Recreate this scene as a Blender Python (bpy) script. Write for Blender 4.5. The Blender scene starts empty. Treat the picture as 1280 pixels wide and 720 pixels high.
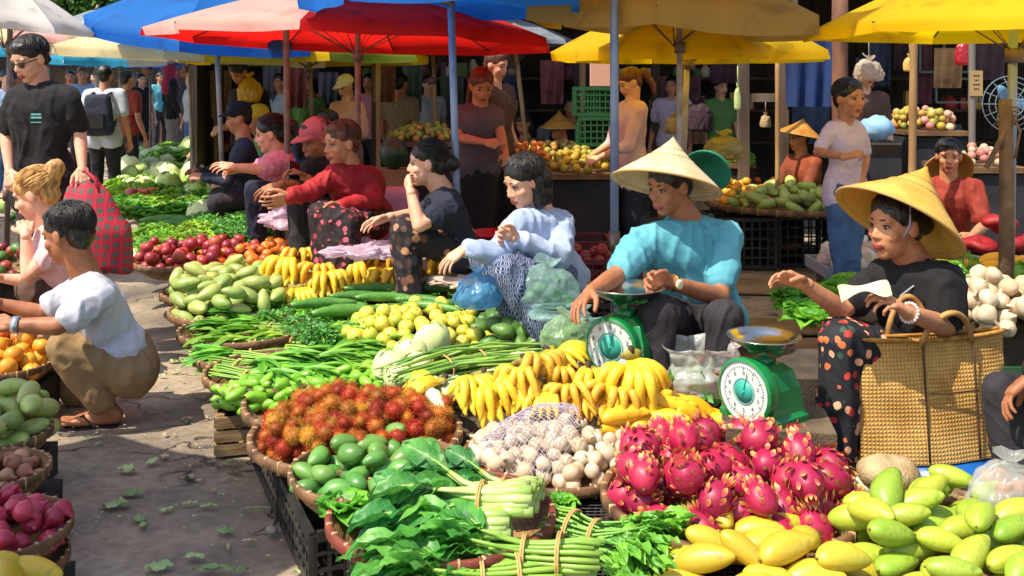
import bpy, bmesh, math, random
from mathutils import Vector, Matrix, noise
random.seed(11)
V = Vector
R = math.radians
SC = bpy.context.scene
COL = SC.collection
F, HC, HY = 1244.4, 1.5, 103.0

def W(px, py, Y):
    """point of the place that lies Y metres ahead, measured off the photograph"""
    return V(((px - 640) / F * Y, Y, HC - (py - HY) / F * Y))

def G(px, py, z=0.0):
    """point at height z measured off the photograph"""
    Y = F * (HC - z) / (py - HY)
    return V(((px - 640) / F * Y, Y, z))

def lin(h):
    if not isinstance(h, str):
        return tuple(h)[:3]
    h = h.lstrip('#')
    out = []
    for i in (0, 2, 4):
        c = int(h[i:i + 2], 16) / 255
        out.append(c / 12.92 if c <= .04045 else ((c + .055) / 1.055) ** 2.4)
    return tuple(out)

# ------------------------------------------------------------------ materials
MATS = {}

def mat(name, col, rough=.6, col2=None, nscale=8, bump=0, bscale=40, rnd=None, metal=0, transl=0, alpha=1,
        spec=.5, detail=5, ramp=(.35, .65), coords='Object', stretch=None, sheen=0, coat=0, sss=0, col3=None, n3=30):
    """general purpose procedural material: two colours mixed by noise, per-object variation, bump"""
    if name in MATS:
        return MATS[name]
    m = bpy.data.materials.new(name)
    m.use_nodes = True
    nt = m.node_tree
    N, L = nt.nodes, nt.links
    b = N['Principled BSDF']
    out = N['Material Output']
    tc = N.new('ShaderNodeTexCoord')
    src = tc.outputs[coords]
    if stretch:
        mp = N.new('ShaderNodeMapping')
        mp.inputs['Scale'].default_value = stretch
        L.new(src, mp.inputs[0])
        src = mp.outputs[0]
    c = (*lin(col), 1)
    b.inputs['Base Color'].default_value = c
    last = None
    if col2 is not None:
        n = N.new('ShaderNodeTexNoise')
        n.inputs['Scale'].default_value = nscale
        n.inputs['Detail'].default_value = detail
        L.new(src, n.inputs['Vector'])
        mr = N.new('ShaderNodeMapRange')
        mr.inputs[1].default_value, mr.inputs[2].default_value = ramp
        L.new(n.outputs[0], mr.inputs[0])
        mx = N.new('ShaderNodeMix')
        mx.data_type = 'RGBA'
        mx.inputs[6].default_value = c
        mx.inputs[7].default_value = (*lin(col2), 1)
        L.new(mr.outputs[0], mx.inputs[0])
        last = mx.outputs[2]
    if col3 is not None:
        n = N.new('ShaderNodeTexNoise')
        n.inputs['Scale'].default_value = n3
        n.inputs['Detail'].default_value = 3
        L.new(src, n.inputs['Vector'])
        mr = N.new('ShaderNodeMapRange')
        mr.inputs[1].default_value, mr.inputs[2].default_value = (.58, .68)
        L.new(n.outputs[0], mr.inputs[0])
        mx = N.new('ShaderNodeMix')
        mx.data_type = 'RGBA'
        mx.inputs[6].default_value = c
        if last:
            L.new(last, mx.inputs[6])
        mx.inputs[7].default_value = (*lin(col3), 1)
        L.new(mr.outputs[0], mx.inputs[0])
        last = mx.outputs[2]
    if rnd is not None:      # per-object: towards colour rnd[0] by up to rnd[1]; value jitter rnd[2]
        oi = N.new('ShaderNodeObjectInfo')
        mu = N.new('ShaderNodeMath')
        mu.operation = 'MULTIPLY'
        mu.inputs[1].default_value = rnd[1]
        L.new(oi.outputs['Random'], mu.inputs[0])
        mx = N.new('ShaderNodeMix')
        mx.data_type = 'RGBA'
        mx.inputs[6].default_value = c
        if last:
            L.new(last, mx.inputs[6])
        mx.inputs[7].default_value = (*lin(rnd[0]), 1)
        L.new(mu.outputs[0], mx.inputs[0])
        wn = N.new('ShaderNodeTexWhiteNoise')
        wn.noise_dimensions = '1D'
        L.new(oi.outputs['Random'], wn.inputs['W'])
        mr = N.new('ShaderNodeMapRange')
        j = rnd[2] if len(rnd) > 2 else .15
        mr.inputs[3].default_value, mr.inputs[4].default_value = 1 - j, 1 + j
        L.new(wn.outputs[0], mr.inputs[0])
        hs = N.new('ShaderNodeHueSaturation')
        L.new(mx.outputs[2], hs.inputs['Color'])
        L.new(mr.outputs[0], hs.inputs['Value'])
        last = hs.outputs[0]
    if last:
        L.new(last, b.inputs['Base Color'])
    b.inputs['Roughness'].default_value = rough
    b.inputs['Metallic'].default_value = metal
    b.inputs['Specular IOR Level'].default_value = spec
    b.inputs['Sheen Weight'].default_value = sheen
    b.inputs['Coat Weight'].default_value = coat
    if sss:
        b.inputs['Subsurface Weight'].default_value = sss
        b.inputs['Subsurface Radius'].default_value = (.012, .005, .003)
        b.inputs['Subsurface Scale'].default_value = 1
    if bump:
        n = N.new('ShaderNodeTexNoise')
        n.inputs['Scale'].default_value = bscale
        n.inputs['Detail'].default_value = 4
        L.new(src, n.inputs['Vector'])
        bp = N.new('ShaderNodeBump')
        bp.inputs['Strength'].default_value = bump
        bp.inputs['Distance'].default_value = .01
        L.new(n.outputs[0], bp.inputs['Height'])
        L.new(bp.outputs[0], b.inputs['Normal'])
    sh = b.outputs[0]
    if transl:
        t = N.new('ShaderNodeBsdfTranslucent')
        t.inputs[0].default_value = c
        if last:
            L.new(last, t.inputs[0])
        ms = N.new('ShaderNodeMixShader')
        ms.inputs[0].default_value = transl
        L.new(sh, ms.inputs[1])
        L.new(t.outputs[0], ms.inputs[2])
        sh = ms.outputs[0]
    if alpha < 1:
        t = N.new('ShaderNodeBsdfTransparent')
        ms = N.new('ShaderNodeMixShader')
        ms.inputs[0].default_value = alpha
        L.new(t.outputs[0], ms.inputs[1])
        L.new(sh, ms.inputs[2])
        sh = ms.outputs[0]
    L.new(sh, out.inputs[0])
    MATS[name] = m
    return m

def pattern_mat(name, base, cols, scale, thr=.35, rough=.8, kind='voronoi'):
    """printed cloth: coloured motifs (voronoi cells), stripes or checks on a base colour"""
    if name in MATS:
        return MATS[name]
    m = bpy.data.materials.new(name)
    m.use_nodes = True
    N, L = m.node_tree.nodes, m.node_tree.links
    b = N['Principled BSDF']
    b.inputs['Roughness'].default_value = rough
    tc = N.new('ShaderNodeTexCoord')
    nd = N.new('ShaderNodeTexNoise')
    nd.inputs['Scale'].default_value = scale * .7
    L.new(tc.outputs['Object'], nd.inputs['Vector'])
    mxv = N.new('ShaderNodeMix')
    mxv.data_type = 'VECTOR'
    mxv.inputs[0].default_value = .06 if kind != 'voronoi' else .03
    L.new(tc.outputs['Object'], mxv.inputs[4])
    L.new(nd.outputs['Color'], mxv.inputs[5])
    if kind == 'voronoi':
        v = N.new('ShaderNodeTexVoronoi')
        v.inputs['Scale'].default_value = scale
        L.new(mxv.outputs[1], v.inputs['Vector'])
        lt = N.new('ShaderNodeMath')
        lt.operation = 'LESS_THAN'
        lt.inputs[1].default_value = thr
        L.new(v.outputs['Distance'], lt.inputs[0])
        fac = lt.outputs[0]
        sep = N.new('ShaderNodeSeparateColor')
        L.new(v.outputs['Color'], sep.inputs[0])
        rc = sep.outputs[0]
    else:
        w = N.new('ShaderNodeTexWave')
        w.inputs['Scale'].default_value = scale
        w.inputs['Distortion'].default_value = 1.5 if kind == 'stripe' else .3
        w.bands_direction = 'Z' if kind != 'diag' else 'DIAGONAL'
        L.new(mxv.outputs[1], w.inputs['Vector'])
        w2 = N.new('ShaderNodeTexWave')
        w2.inputs['Scale'].default_value = scale
        w2.bands_direction = 'X'
        L.new(mxv.outputs[1], w2.inputs['Vector'])
        mxx = N.new('ShaderNodeMath')
        mxx.operation = 'MAXIMUM' if kind == 'check' else 'MULTIPLY'
        L.new(w.outputs[1], mxx.inputs[0])
        if kind == 'check':
            L.new(w2.outputs[1], mxx.inputs[1])
        else:
            mxx.inputs[1].default_value = 1
        lt = N.new('ShaderNodeMath')
        lt.operation = 'GREATER_THAN'
        lt.inputs[1].default_value = thr
        L.new(mxx.outputs[0], lt.inputs[0])
        fac = lt.outputs[0]
        rc = w2.outputs[1]
    cr = N.new('ShaderNodeValToRGB')
    cr.color_ramp.interpolation = 'CONSTANT'
    el = cr.color_ramp.elements
    while len(el) < len(cols):
        el.new(.5)
    for i, cc in enumerate(cols):
        el[i].position = i / len(cols)
        el[i].color = (*lin(cc), 1)
    L.new(rc, cr.inputs[0])
    mx = N.new('ShaderNodeMix')
    mx.data_type = 'RGBA'
    mx.inputs[6].default_value = (*lin(base), 1)
    L.new(fac, mx.inputs[0])
    L.new(cr.outputs[0], mx.inputs[7])
    L.new(mx.outputs[2], b.inputs['Base Color'])
    MATS[name] = m
    return m

def weave_mat(name, c1, c2, scale=60, rough=.7, dark=None):
    if name in MATS:
        return MATS[name]
    m = bpy.data.materials.new(name)
    m.use_nodes = True
    N, L = m.node_tree.nodes, m.node_tree.links
    b = N['Principled BSDF']
    b.inputs['Roughness'].default_value = rough
    tc = N.new('ShaderNodeTexCoord')
    outs = []
    for d in ('X', 'Z'):
        w = N.new('ShaderNodeTexWave')
        w.bands_direction = d
        w.inputs['Scale'].default_value = scale
        w.inputs['Distortion'].default_value = 1.2
        w.inputs['Detail'].default_value = 1
        L.new(tc.outputs['Object'], w.inputs['Vector'])
        outs.append(w.outputs[1])
    mu = N.new('ShaderNodeMath')
    mu.operation = 'MULTIPLY'
    L.new(outs[0], mu.inputs[0])
    L.new(outs[1], mu.inputs[1])
    n = N.new('ShaderNodeTexNoise')
    n.inputs['Scale'].default_value = scale * .35
    L.new(tc.outputs['Object'], n.inputs['Vector'])
    ad = N.new('ShaderNodeMath')
    ad.operation = 'MULTIPLY_ADD'
    L.new(mu.outputs[0], ad.inputs[0])
    ad.inputs[1].default_value = .6
    mr = N.new('ShaderNodeMapRange')
    mr.inputs[1].default_value, mr.inputs[2].default_value = .3, .7
    mr.inputs[3].default_value, mr.inputs[4].default_value = 0, .6
    L.new(n.outputs[0], mr.inputs[0])
    L.new(mr.outputs[0], ad.inputs[2])
    mx = N.new('ShaderNodeMix')
    mx.data_type = 'RGBA'
    mx.inputs[6].default_value = (*lin(c1), 1)
    mx.inputs[7].default_value = (*lin(c2), 1)
    L.new(ad.outputs[0], mx.inputs[0])
    L.new(mx.outputs[2], b.inputs['Base Color'])
    bp = N.new('ShaderNodeBump')
    bp.inputs['Strength'].default_value = .7
    bp.inputs['Distance'].default_value = .004
    L.new(mu.outputs[0], bp.inputs['Height'])
    L.new(bp.outputs[0], b.inputs['Normal'])
    MATS[name] = m
    return m

# ------------------------------------------------------------------ mesh builder
class MB:
    def __init__(s):
        s.v, s.f, s.m, s.uv = [], [], [], {}       # uv: vertex -> place on a leaf (for its veins)

    def add(s, vs, fs, mi=0):
        o = len(s.v)
        s.v += [V(p) for p in vs]
        s.f += [tuple(i + o for i in f) for f in fs]
        s.m += [mi] * len(fs)
        return s

    def box(s, c, size, rot=None, mi=0, taper=1):
        x, y, z = (a / 2 for a in size)
        vs = [V((sx * x * (taper if sz > 0 else 1), sy * y * (taper if sz > 0 else 1), sz * z)) for sz in (-1, 1) for sx, sy in ((-1, -1), (1, -1), (1, 1), (-1, 1))]
        if rot is not None:
            vs = [rot @ p for p in vs]
        c = V(c)
        return s.add([p + c for p in vs], [(3, 2, 1, 0), (4, 5, 6, 7), (0, 1, 5, 4), (1, 2, 6, 5), (2, 3, 7, 6), (3, 0, 4, 7)], mi)

    def bar(s, a, b, w, h=None, mi=0):
        a, b = V(a), V(b)
        d = b - a
        q = d.to_track_quat('X', 'Z').to_matrix()
        return s.box((a + b) / 2, (d.length, w, h or w), q, mi)

    def tube(s, pts, rad, n=8, mi=0, flat=1.0, cap=True):
        pts = [V(p) for p in pts]
        if not hasattr(rad, '__len__'):
            rad = [rad] * len(pts)
        vs, fs = [], []
        prev = None
        for i, p in enumerate(pts):
            d = (pts[min(i + 1, len(pts) - 1)] - pts[max(i - 1, 0)])
            if d.length < 1e-9:
                d = V((0, 0, 1))
            d.normalize()
            if prev is None:
                u = d.orthogonal().normalized() if abs(d.z) > .95 else V((0, 0, 1)).cross(d).normalized()
            else:
                u = (prev - d * prev.dot(d))
                u = u.normalized() if u.length > 1e-6 else d.orthogonal().normalized()
            prev = u
            w = d.cross(u)
            for k in range(n):
                a = 2 * math.pi * k / n
                vs.append(p + u * math.cos(a) * rad[i] + w * math.sin(a) * rad[i] * flat)
        for i in range(len(pts) - 1):
            for k in range(n):
                k2 = (k + 1) % n
                fs.append((i * n + k, i * n + k2, (i + 1) * n + k2, (i + 1) * n + k))
        if cap:
            fs.append(tuple(range(n - 1, -1, -1)))
            fs.append(tuple((len(pts) - 1) * n + k for k in range(n)))
        return s.add(vs, fs, mi)

    def capsule(s, a, b, ra, rb, n=12, mi=0):
        a, b = V(a), V(b)
        d = b - a
        L = d.length
        d = d.normalized() if L > 1e-6 else V((0, 0, 1))
        pts, rad = [], []
        for k in (88, 60, 30, 0):
            pts.append(a - d * ra * math.sin(R(k))); rad.append(max(ra * math.cos(R(k)), 1e-4))
        for k in (0, 30, 60, 88):
            pts.append(b + d * rb * math.sin(R(k))); rad.append(max(rb * math.cos(R(k)), 1e-4))
        return s.tube(pts, rad, n, mi)

    def ell(s, c, r, rot=None, seg=16, rings=10, mi=0):
        c = V(c)
        if not hasattr(r, '__len__'):
            r = (r, r, r)
        vs = [V((0, 0, r[2]))]
        for i in range(1, rings):
            t = math.pi * i / rings
            for k in range(seg):
                a = 2 * math.pi * k / seg
                vs.append(V((r[0] * math.sin(t) * math.cos(a), r[1] * math.sin(t) * math.sin(a), r[2] * math.cos(t))))
        vs.append(V((0, 0, -r[2])))
        fs = [(0, 1 + k, 1 + (k + 1) % seg) for k in range(seg)]
        for i in range(rings - 2):
            for k in range(seg):
                a, b = 1 + i * seg + k, 1 + i * seg + (k + 1) % seg
                fs.append((a, a + seg, b + seg, b))
        e = len(vs) - 1
        base = 1 + (rings - 2) * seg
        fs += [(base + k, e, base + (k + 1) % seg) for k in range(seg)]
        if rot is not None:
            vs = [rot @ p for p in vs]
        return s.add([p + c for p in vs], fs, mi)

    def lathe(s, prof, n=32, c=(0, 0, 0), rot=None, mi=0, wob=0, close=False):
        c = V(c)
        vs, fs = [], []
        for r, z in prof:
            for k in range(n):
                a = 2 * math.pi * k / n
                rr = r * (1 + wob * math.sin(a * 3 + z * 9) + wob * .6 * math.sin(a * 7))
                vs.append(V((rr * math.cos(a), rr * math.sin(a), z)))
        for i in range(len(prof) - 1):
            for k in range(n):
                k2 = (k + 1) % n
                fs.append((i * n + k, i * n + k2, (i + 1) * n + k2, (i + 1) * n + k))
        if close:
            i = len(prof) - 1
            for k in range(n):
                k2 = (k + 1) % n
                fs.append((i * n + k, i * n + k2, k2, k))
        if rot is not None:
            vs = [rot @ p for p in vs]
        return s.add([p + c for p in vs], fs, mi)

    def hull(s, sph, mi=0):
        bm = bmesh.new()
        for p, r in sph:
            e = MB().ell(p, r, seg=10, rings=7)
            for q in e.v:
                bm.verts.new(q)
        ret = bmesh.ops.convex_hull(bm, input=bm.verts)
        junk = {g for g in ret['geom_interior'] if isinstance(g, bmesh.types.BMVert)} | {g for g in ret['geom_unused'] if isinstance(g, bmesh.types.BMVert)}
        bmesh.ops.delete(bm, geom=list(junk), context='VERTS')
        bm.verts.index_update()
        s.add([v.co.copy() for v in bm.verts], [tuple(v.index for v in f.verts) for f in bm.faces], mi)
        bm.free()
        return s

    def leaf(s, base, d, up, ln, wd, droop=.3, cup=.15, ruf=0, mi=0, nu=7, nv=4, seed=0, tip=1.0, thick=0):
        base, d, up = V(base), V(d).normalized(), V(up)
        side = d.cross(up)
        if side.length < 1e-4:
            side = d.orthogonal()
        side.normalize()
        up = side.cross(d).normalized()
        vs, fs = [], []
        for i in range(nu + 1):
            t = i / nu
            w = wd * .5 * (math.sin(math.pi * min(1, t * .93 + .05) ** tip) ** .75) if i < nu else wd * .03
            cen = base + d * ln * t + up * (math.sin(t * 2.2) * .06 - droop * t * t) * ln
            for j in range(-nv // 2, nv // 2 + 1):
                q = j / (nv / 2)
                z = cup * abs(q) * w - cup * .25 * w
                if ruf:
                    z += ruf * wd * noise.noise(V((t * 5, q * 2.5, seed * 3.7))) * (.3 + abs(q))
                vs.append(cen + side * q * w + up * z)
        o = len(s.v)
        for i in range(nu + 1):
            for j in range(nv + 1):
                s.uv[o + i * (nv + 1) + j] = (i / nu, abs(j / (nv / 2) - 1), (seed * .37) % 1, 1)
        k = nv + 1
        for i in range(nu):
            for j in range(nv):
                a = i * k + j
                fs.append((a, a + 1, a + k + 1, a + k))
        return s.add(vs, fs, mi)

    def mesh(s, name='m', smooth=True, weld=False):
        me = bpy.data.meshes.new(name)
        me.from_pydata([tuple(p) for p in s.v], [], s.f)
        me.polygons.foreach_set('material_index', s.m)
        if smooth:
            me.polygons.foreach_set('use_smooth', [True] * len(s.f))
        if s.uv:
            at = me.attributes.new('vein', 'FLOAT_COLOR', 'POINT')
            for i, c in s.uv.items():
                at.data[i].color = c
        me.update()
        return me

def mklist(ms):
    return ms if isinstance(ms, (list, tuple)) else [ms]

def link(name, me, mats=None, parent=None, loc=None):
    o = bpy.data.objects.new(name, me)
    COL.objects.link(o)
    if mats is not None:
        if len(me.materials) == 0:
            for m in mklist(mats):
                me.materials.append(m)
    if parent is not None:
        o.parent = parent
    if loc is not None:
        o.location = loc
    return o

def part(name, mb, mats, parent, world=False, smooth=True, label=None):
    me = mb.mesh(name, smooth) if isinstance(mb, MB) else mb
    o = link(name, me, mats, parent)
    if world:
        o.location = -parent.location
    if label:
        o['label'] = label
    return o

def sub(name, mb, mats, parent, smooth=True):
    return link(name, mb.mesh(name, smooth) if isinstance(mb, MB) else mb, mats, parent)

def tag(o, label=None, cat=None, group=None, kind=None):
    for k, v in (('label', label), ('category', cat), ('group', group), ('kind', kind)):
        if v:
            o[k] = v
    return o

def root(name, label, cat, loc=(0, 0, 0), rot=(0, 0, 0), group=None):
    o = bpy.data.objects.new(name, None)
    COL.objects.link(o)
    o.empty_display_size = .1
    o.location = loc
    o.rotation_euler = rot
    return tag(o, label, cat, group)

def solo(name, mb, mats, label, cat, group=None, loc=None, rot=None, smooth=True):
    o = link(name, mb.mesh(name, smooth) if isinstance(mb, MB) else mb, mats, None, loc)
    if rot is not None:
        o.rotation_euler = rot
    return tag(o, label, cat, group)

def struct(name, mb, mats, smooth=False):
    o = link(name, mb.mesh(name, smooth), mats)
    o['kind'] = 'structure'
    return o

def kids(o):
    return [c for c in COL.objects if c.parent == o]

def dup(o, loc=None, rot=None, scale=None, label=None, tree=None):
    c = o.copy()
    COL.objects.link(c)
    if loc is not None: c.location = loc
    if rot is not None: c.rotation_euler = rot
    if scale is not None: c.scale = scale if hasattr(scale, '__len__') else (scale,) * 3
    if label: c['label'] = label
    if tree is None:
        tree = TREE.get(o.name)
    if tree:
        for ch, gs in tree:
            d = ch.copy()
            COL.objects.link(d)
            d.parent = c
            for g in gs:
                e = g.copy()
                COL.objects.link(e)
                e.parent = d
    return c

TREE = {}

def remember(o):
    TREE[o.name] = [(c, kids(c)) for c in kids(o)]
    return o

_tex = {}

def clouds(sc, depth=2, hard=False):
    k = (sc, depth, hard)
    if k not in _tex:
        t = bpy.data.textures.new('clouds', 'CLOUDS')
        t.noise_scale = sc
        t.noise_depth = depth
        if hard: t.noise_type = 'HARD_NOISE'
        _tex[k] = t
    return _tex[k]

def folds(me, amp, seed=0, k=1.0, zs=.38):
    """press drapery folds into a cloth mesh: warped ridges that run mostly downwards"""
    n = len(me.vertices)
    out = []
    for v in me.vertices:
        p = v.co
        w = noise.noise(V((p.x * 4, p.y * 4, p.z * 4 + seed))) * .9
        a = noise.noise(V((p.x * 11 * k + w, p.y * 11 * k, p.z * 11 * k * zs + w * 1.5 + seed)))
        b = noise.noise(V((p.x * 9 * k, p.y * 9 * k + seed, (p.z + p.x * .8) * 17 * k + w * 2)))
        h = (1 - min(1, abs(a) * 3.2)) * .75 + (1 - min(1, abs(b) * 4.0)) * .45 * (.5 + w)
        out.append(p + v.normal * (h - .35) * amp)
    for v, q in zip(me.vertices, out):
        v.co = q
    me.update()
    return me

def remesh(mb, vox, it=3, disp=(), name='m', fac=.5):
    """voxel-remesh overlapping closed pieces into one continuous skin, smooth it and crease it"""
    me = mb.mesh('tmp')
    o = bpy.data.objects.new('tmp', me)
    COL.objects.link(o)
    r = o.modifiers.new('r', 'REMESH')
    r.mode = 'VOXEL'
    r.voxel_size = vox
    r.use_smooth_shade = True
    if it:
        s = o.modifiers.new('s', 'SMOOTH')
        s.factor = fac
        s.iterations = it
    for sc, st in disp:
        d = o.modifiers.new('d', 'DISPLACE')
        d.texture = clouds(abs(sc), hard=sc < 0)
        d.strength = st
        d.mid_level = .5
    dg = bpy.context.evaluated_depsgraph_get()
    dg.update()
    out = bpy.data.meshes.new_from_object(o.evaluated_get(dg))
    out.name = name
    bpy.data.objects.remove(o)
    bpy.data.meshes.remove(me)
    out.polygons.foreach_set('use_smooth', [True] * len(out.polygons))
    return out
# ------------------------------------------------------------------ people
SKIN = {
    'tan': mat('skin_tan', '#c08560', .6, col2='#ab7050', nscale=22, bump=.1, bscale=90, sss=.12),
    'brown': mat('skin_brown', '#a56c48', .58, col2='#925a3c', nscale=14, bump=.1, bscale=90, sss=.12),
    'light': mat('skin_light', '#d9a688', .6, col2='#ca9074', nscale=14, bump=.08, bscale=90, sss=.12),
}
M_EYE = mat('eye_white', '#a89a90', .3)
M_IRIS = mat('eye_dark', '#140c08', .2)
M_LIP = mat('lips', '#9a4a40', .45)
HAIR = {
    'black': mat('hair_black', '#0a0807', .38, col2='#1d1613', nscale=30, bump=.8, bscale=60, stretch=(1, 1, .25)),
    'brown': mat('hair_brown', '#3a1c10', .5, col2='#6b3a20', nscale=30, bump=.8, bscale=60, stretch=(1, 1, .25)),
    'blond': mat('hair_blond', '#7d5226', .55, col2='#d9a860', nscale=35, bump=.9, bscale=50, stretch=(1, 1, .35)),
}
M_STRAW = None

def frame(face, pitch=0, roll=0):
    f = V((face[0], face[1], 0)).normalized()
    r = f.cross(V((0, 0, 1)))
    M = Matrix((r, f, V((0, 0, 1)))).transposed()
    return M @ Matrix.Rotation(-R(pitch), 3, 'X') @ Matrix.Rotation(R(roll), 3, 'Y')

def hand(mb, wrist, d, side, s=1, curl=.5, thumb=1, fine=True, spread=.15):
    """palm with four unequal fingers and a thumb; d = pointing direction, side = thumb side"""
    d = V(d).normalized()
    side = V(side)
    side = (side - d * side.dot(d)).normalized()
    nrm = d.cross(side).normalized()       # back of the hand or palm side: fingers curl towards -nrm*thumb
    pn = -nrm * thumb
    ks = []
    for i, (o, L) in enumerate(((.032, .082), (.011, .088), (-.010, .082), (-.031, .074))):
        k = wrist + d * L * s + side * o * s
        ks.append(k)
        mb.capsule(wrist + side * o * .55 * s + d * .01 * s, k, .0155 * s, .0125 * s, 8)
    mb.ell(wrist + d * .045 * s, (.036 * s, .036 * s, .017 * s), Matrix((side, d, nrm)).transposed(), 12, 8)
    lens = (.072, .080, .074, .058)
    for i, k in enumerate(ks):
        a = curl * (1 + .12 * i)
        dd = (d + side * spread * (1.2 - i * .8)).normalized()
        p = k
        ax_ang = 0
        rad = .0086 * s if i < 3 else .0076 * s
        for j, fr in enumerate((.45, .32, .23)):
            ax_ang += a * (.75 if j == 0 else .9)
            q = p + (dd * math.cos(ax_ang) + pn * math.sin(ax_ang)) * lens[i] * fr * s
            mb.capsule(p, q, rad, rad * .9, 7)
            p, rad = q, rad * .92
    t0 = wrist + side * .022 * s + d * .018 * s
    t1 = t0 + (side * .65 + d * .65 + pn * .35).normalized() * .042 * s
    t2 = t1 + (side * .25 + d * .9 + pn * .45).normalized() * .032 * s
    t3 = t2 + (d * .9 + pn * .5 - side * .1).normalized() * .025 * s
    mb.capsule(t0, t1, .016 * s, .0125 * s, 8)
    mb.capsule(t1, t2, .0118 * s, .0105 * s, 8)
    mb.capsule(t2, t3, .0105 * s, .0085 * s, 8)

def foot(mb, ank, toe_dir, s=1):
    d = V((toe_dir[0], toe_dir[1], 0)).normalized()
    side = d.cross(V((0, 0, 1)))
    z0 = ank.z - .07 * s
    heel = V((ank.x, ank.y, z0 + .03 * s)) - d * .035 * s
    ball = V((ank.x, ank.y, z0 + .022 * s)) + d * .12 * s
    mb.capsule(ank, heel + V((0, 0, .01)), .038 * s, .032 * s)
    for o in (-.022, .0, .022):
        mb.capsule(ank + V((0, 0, -.02)) * s, ball + side * o * s, .03 * s, .02 * s)
        mb.capsule(heel, ball + side * o * s, .028 * s, .019 * s)
    for k, o in enumerate((-.034, -.018, -.002, .013, .028)):
        L = (.045, .05, .055, .062, .068)[k]
        mb.capsule(ball + side * o * s, ball + side * o * 1.15 * s + d * L * s, .0105 * s, .0095 * s if k < 4 else .013 * s, 7)
    return heel, ball, side, d, z0

HAIRSTYLES = {
    'short': [],
    'bob': [((0, -.05, .0), (.0, -.05, -.09), .088, .07), ((.06, -.03, .0), (.062, -.01, -.10), .035, .03), ((-.06, -.03, .0), (-.062, -.01, -.10), .035, .03)],
    'bun': [((0, -.12, .0), (0, -.135, -.01), .045, .04)],
    'high_bun': [((0, -.1, .07), (0, -.125, .085), .05, .045)],
    'pony': [((0, -.10, .04), (0, -.15, .03), .03, .035), ((0, -.15, .03), (0, -.17, -.10), .035, .028), ((0, -.17, -.10), (0, -.15, -.19), .028, .012)],
    'long': [((0, -.06, .0), (0, -.09, -.2), .085, .06), ((.06, -.03, .0), (.06, -.05, -.16), .032, .03), ((-.06, -.03, .0), (-.06, -.05, -.16), .032, .03)],
}

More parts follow.
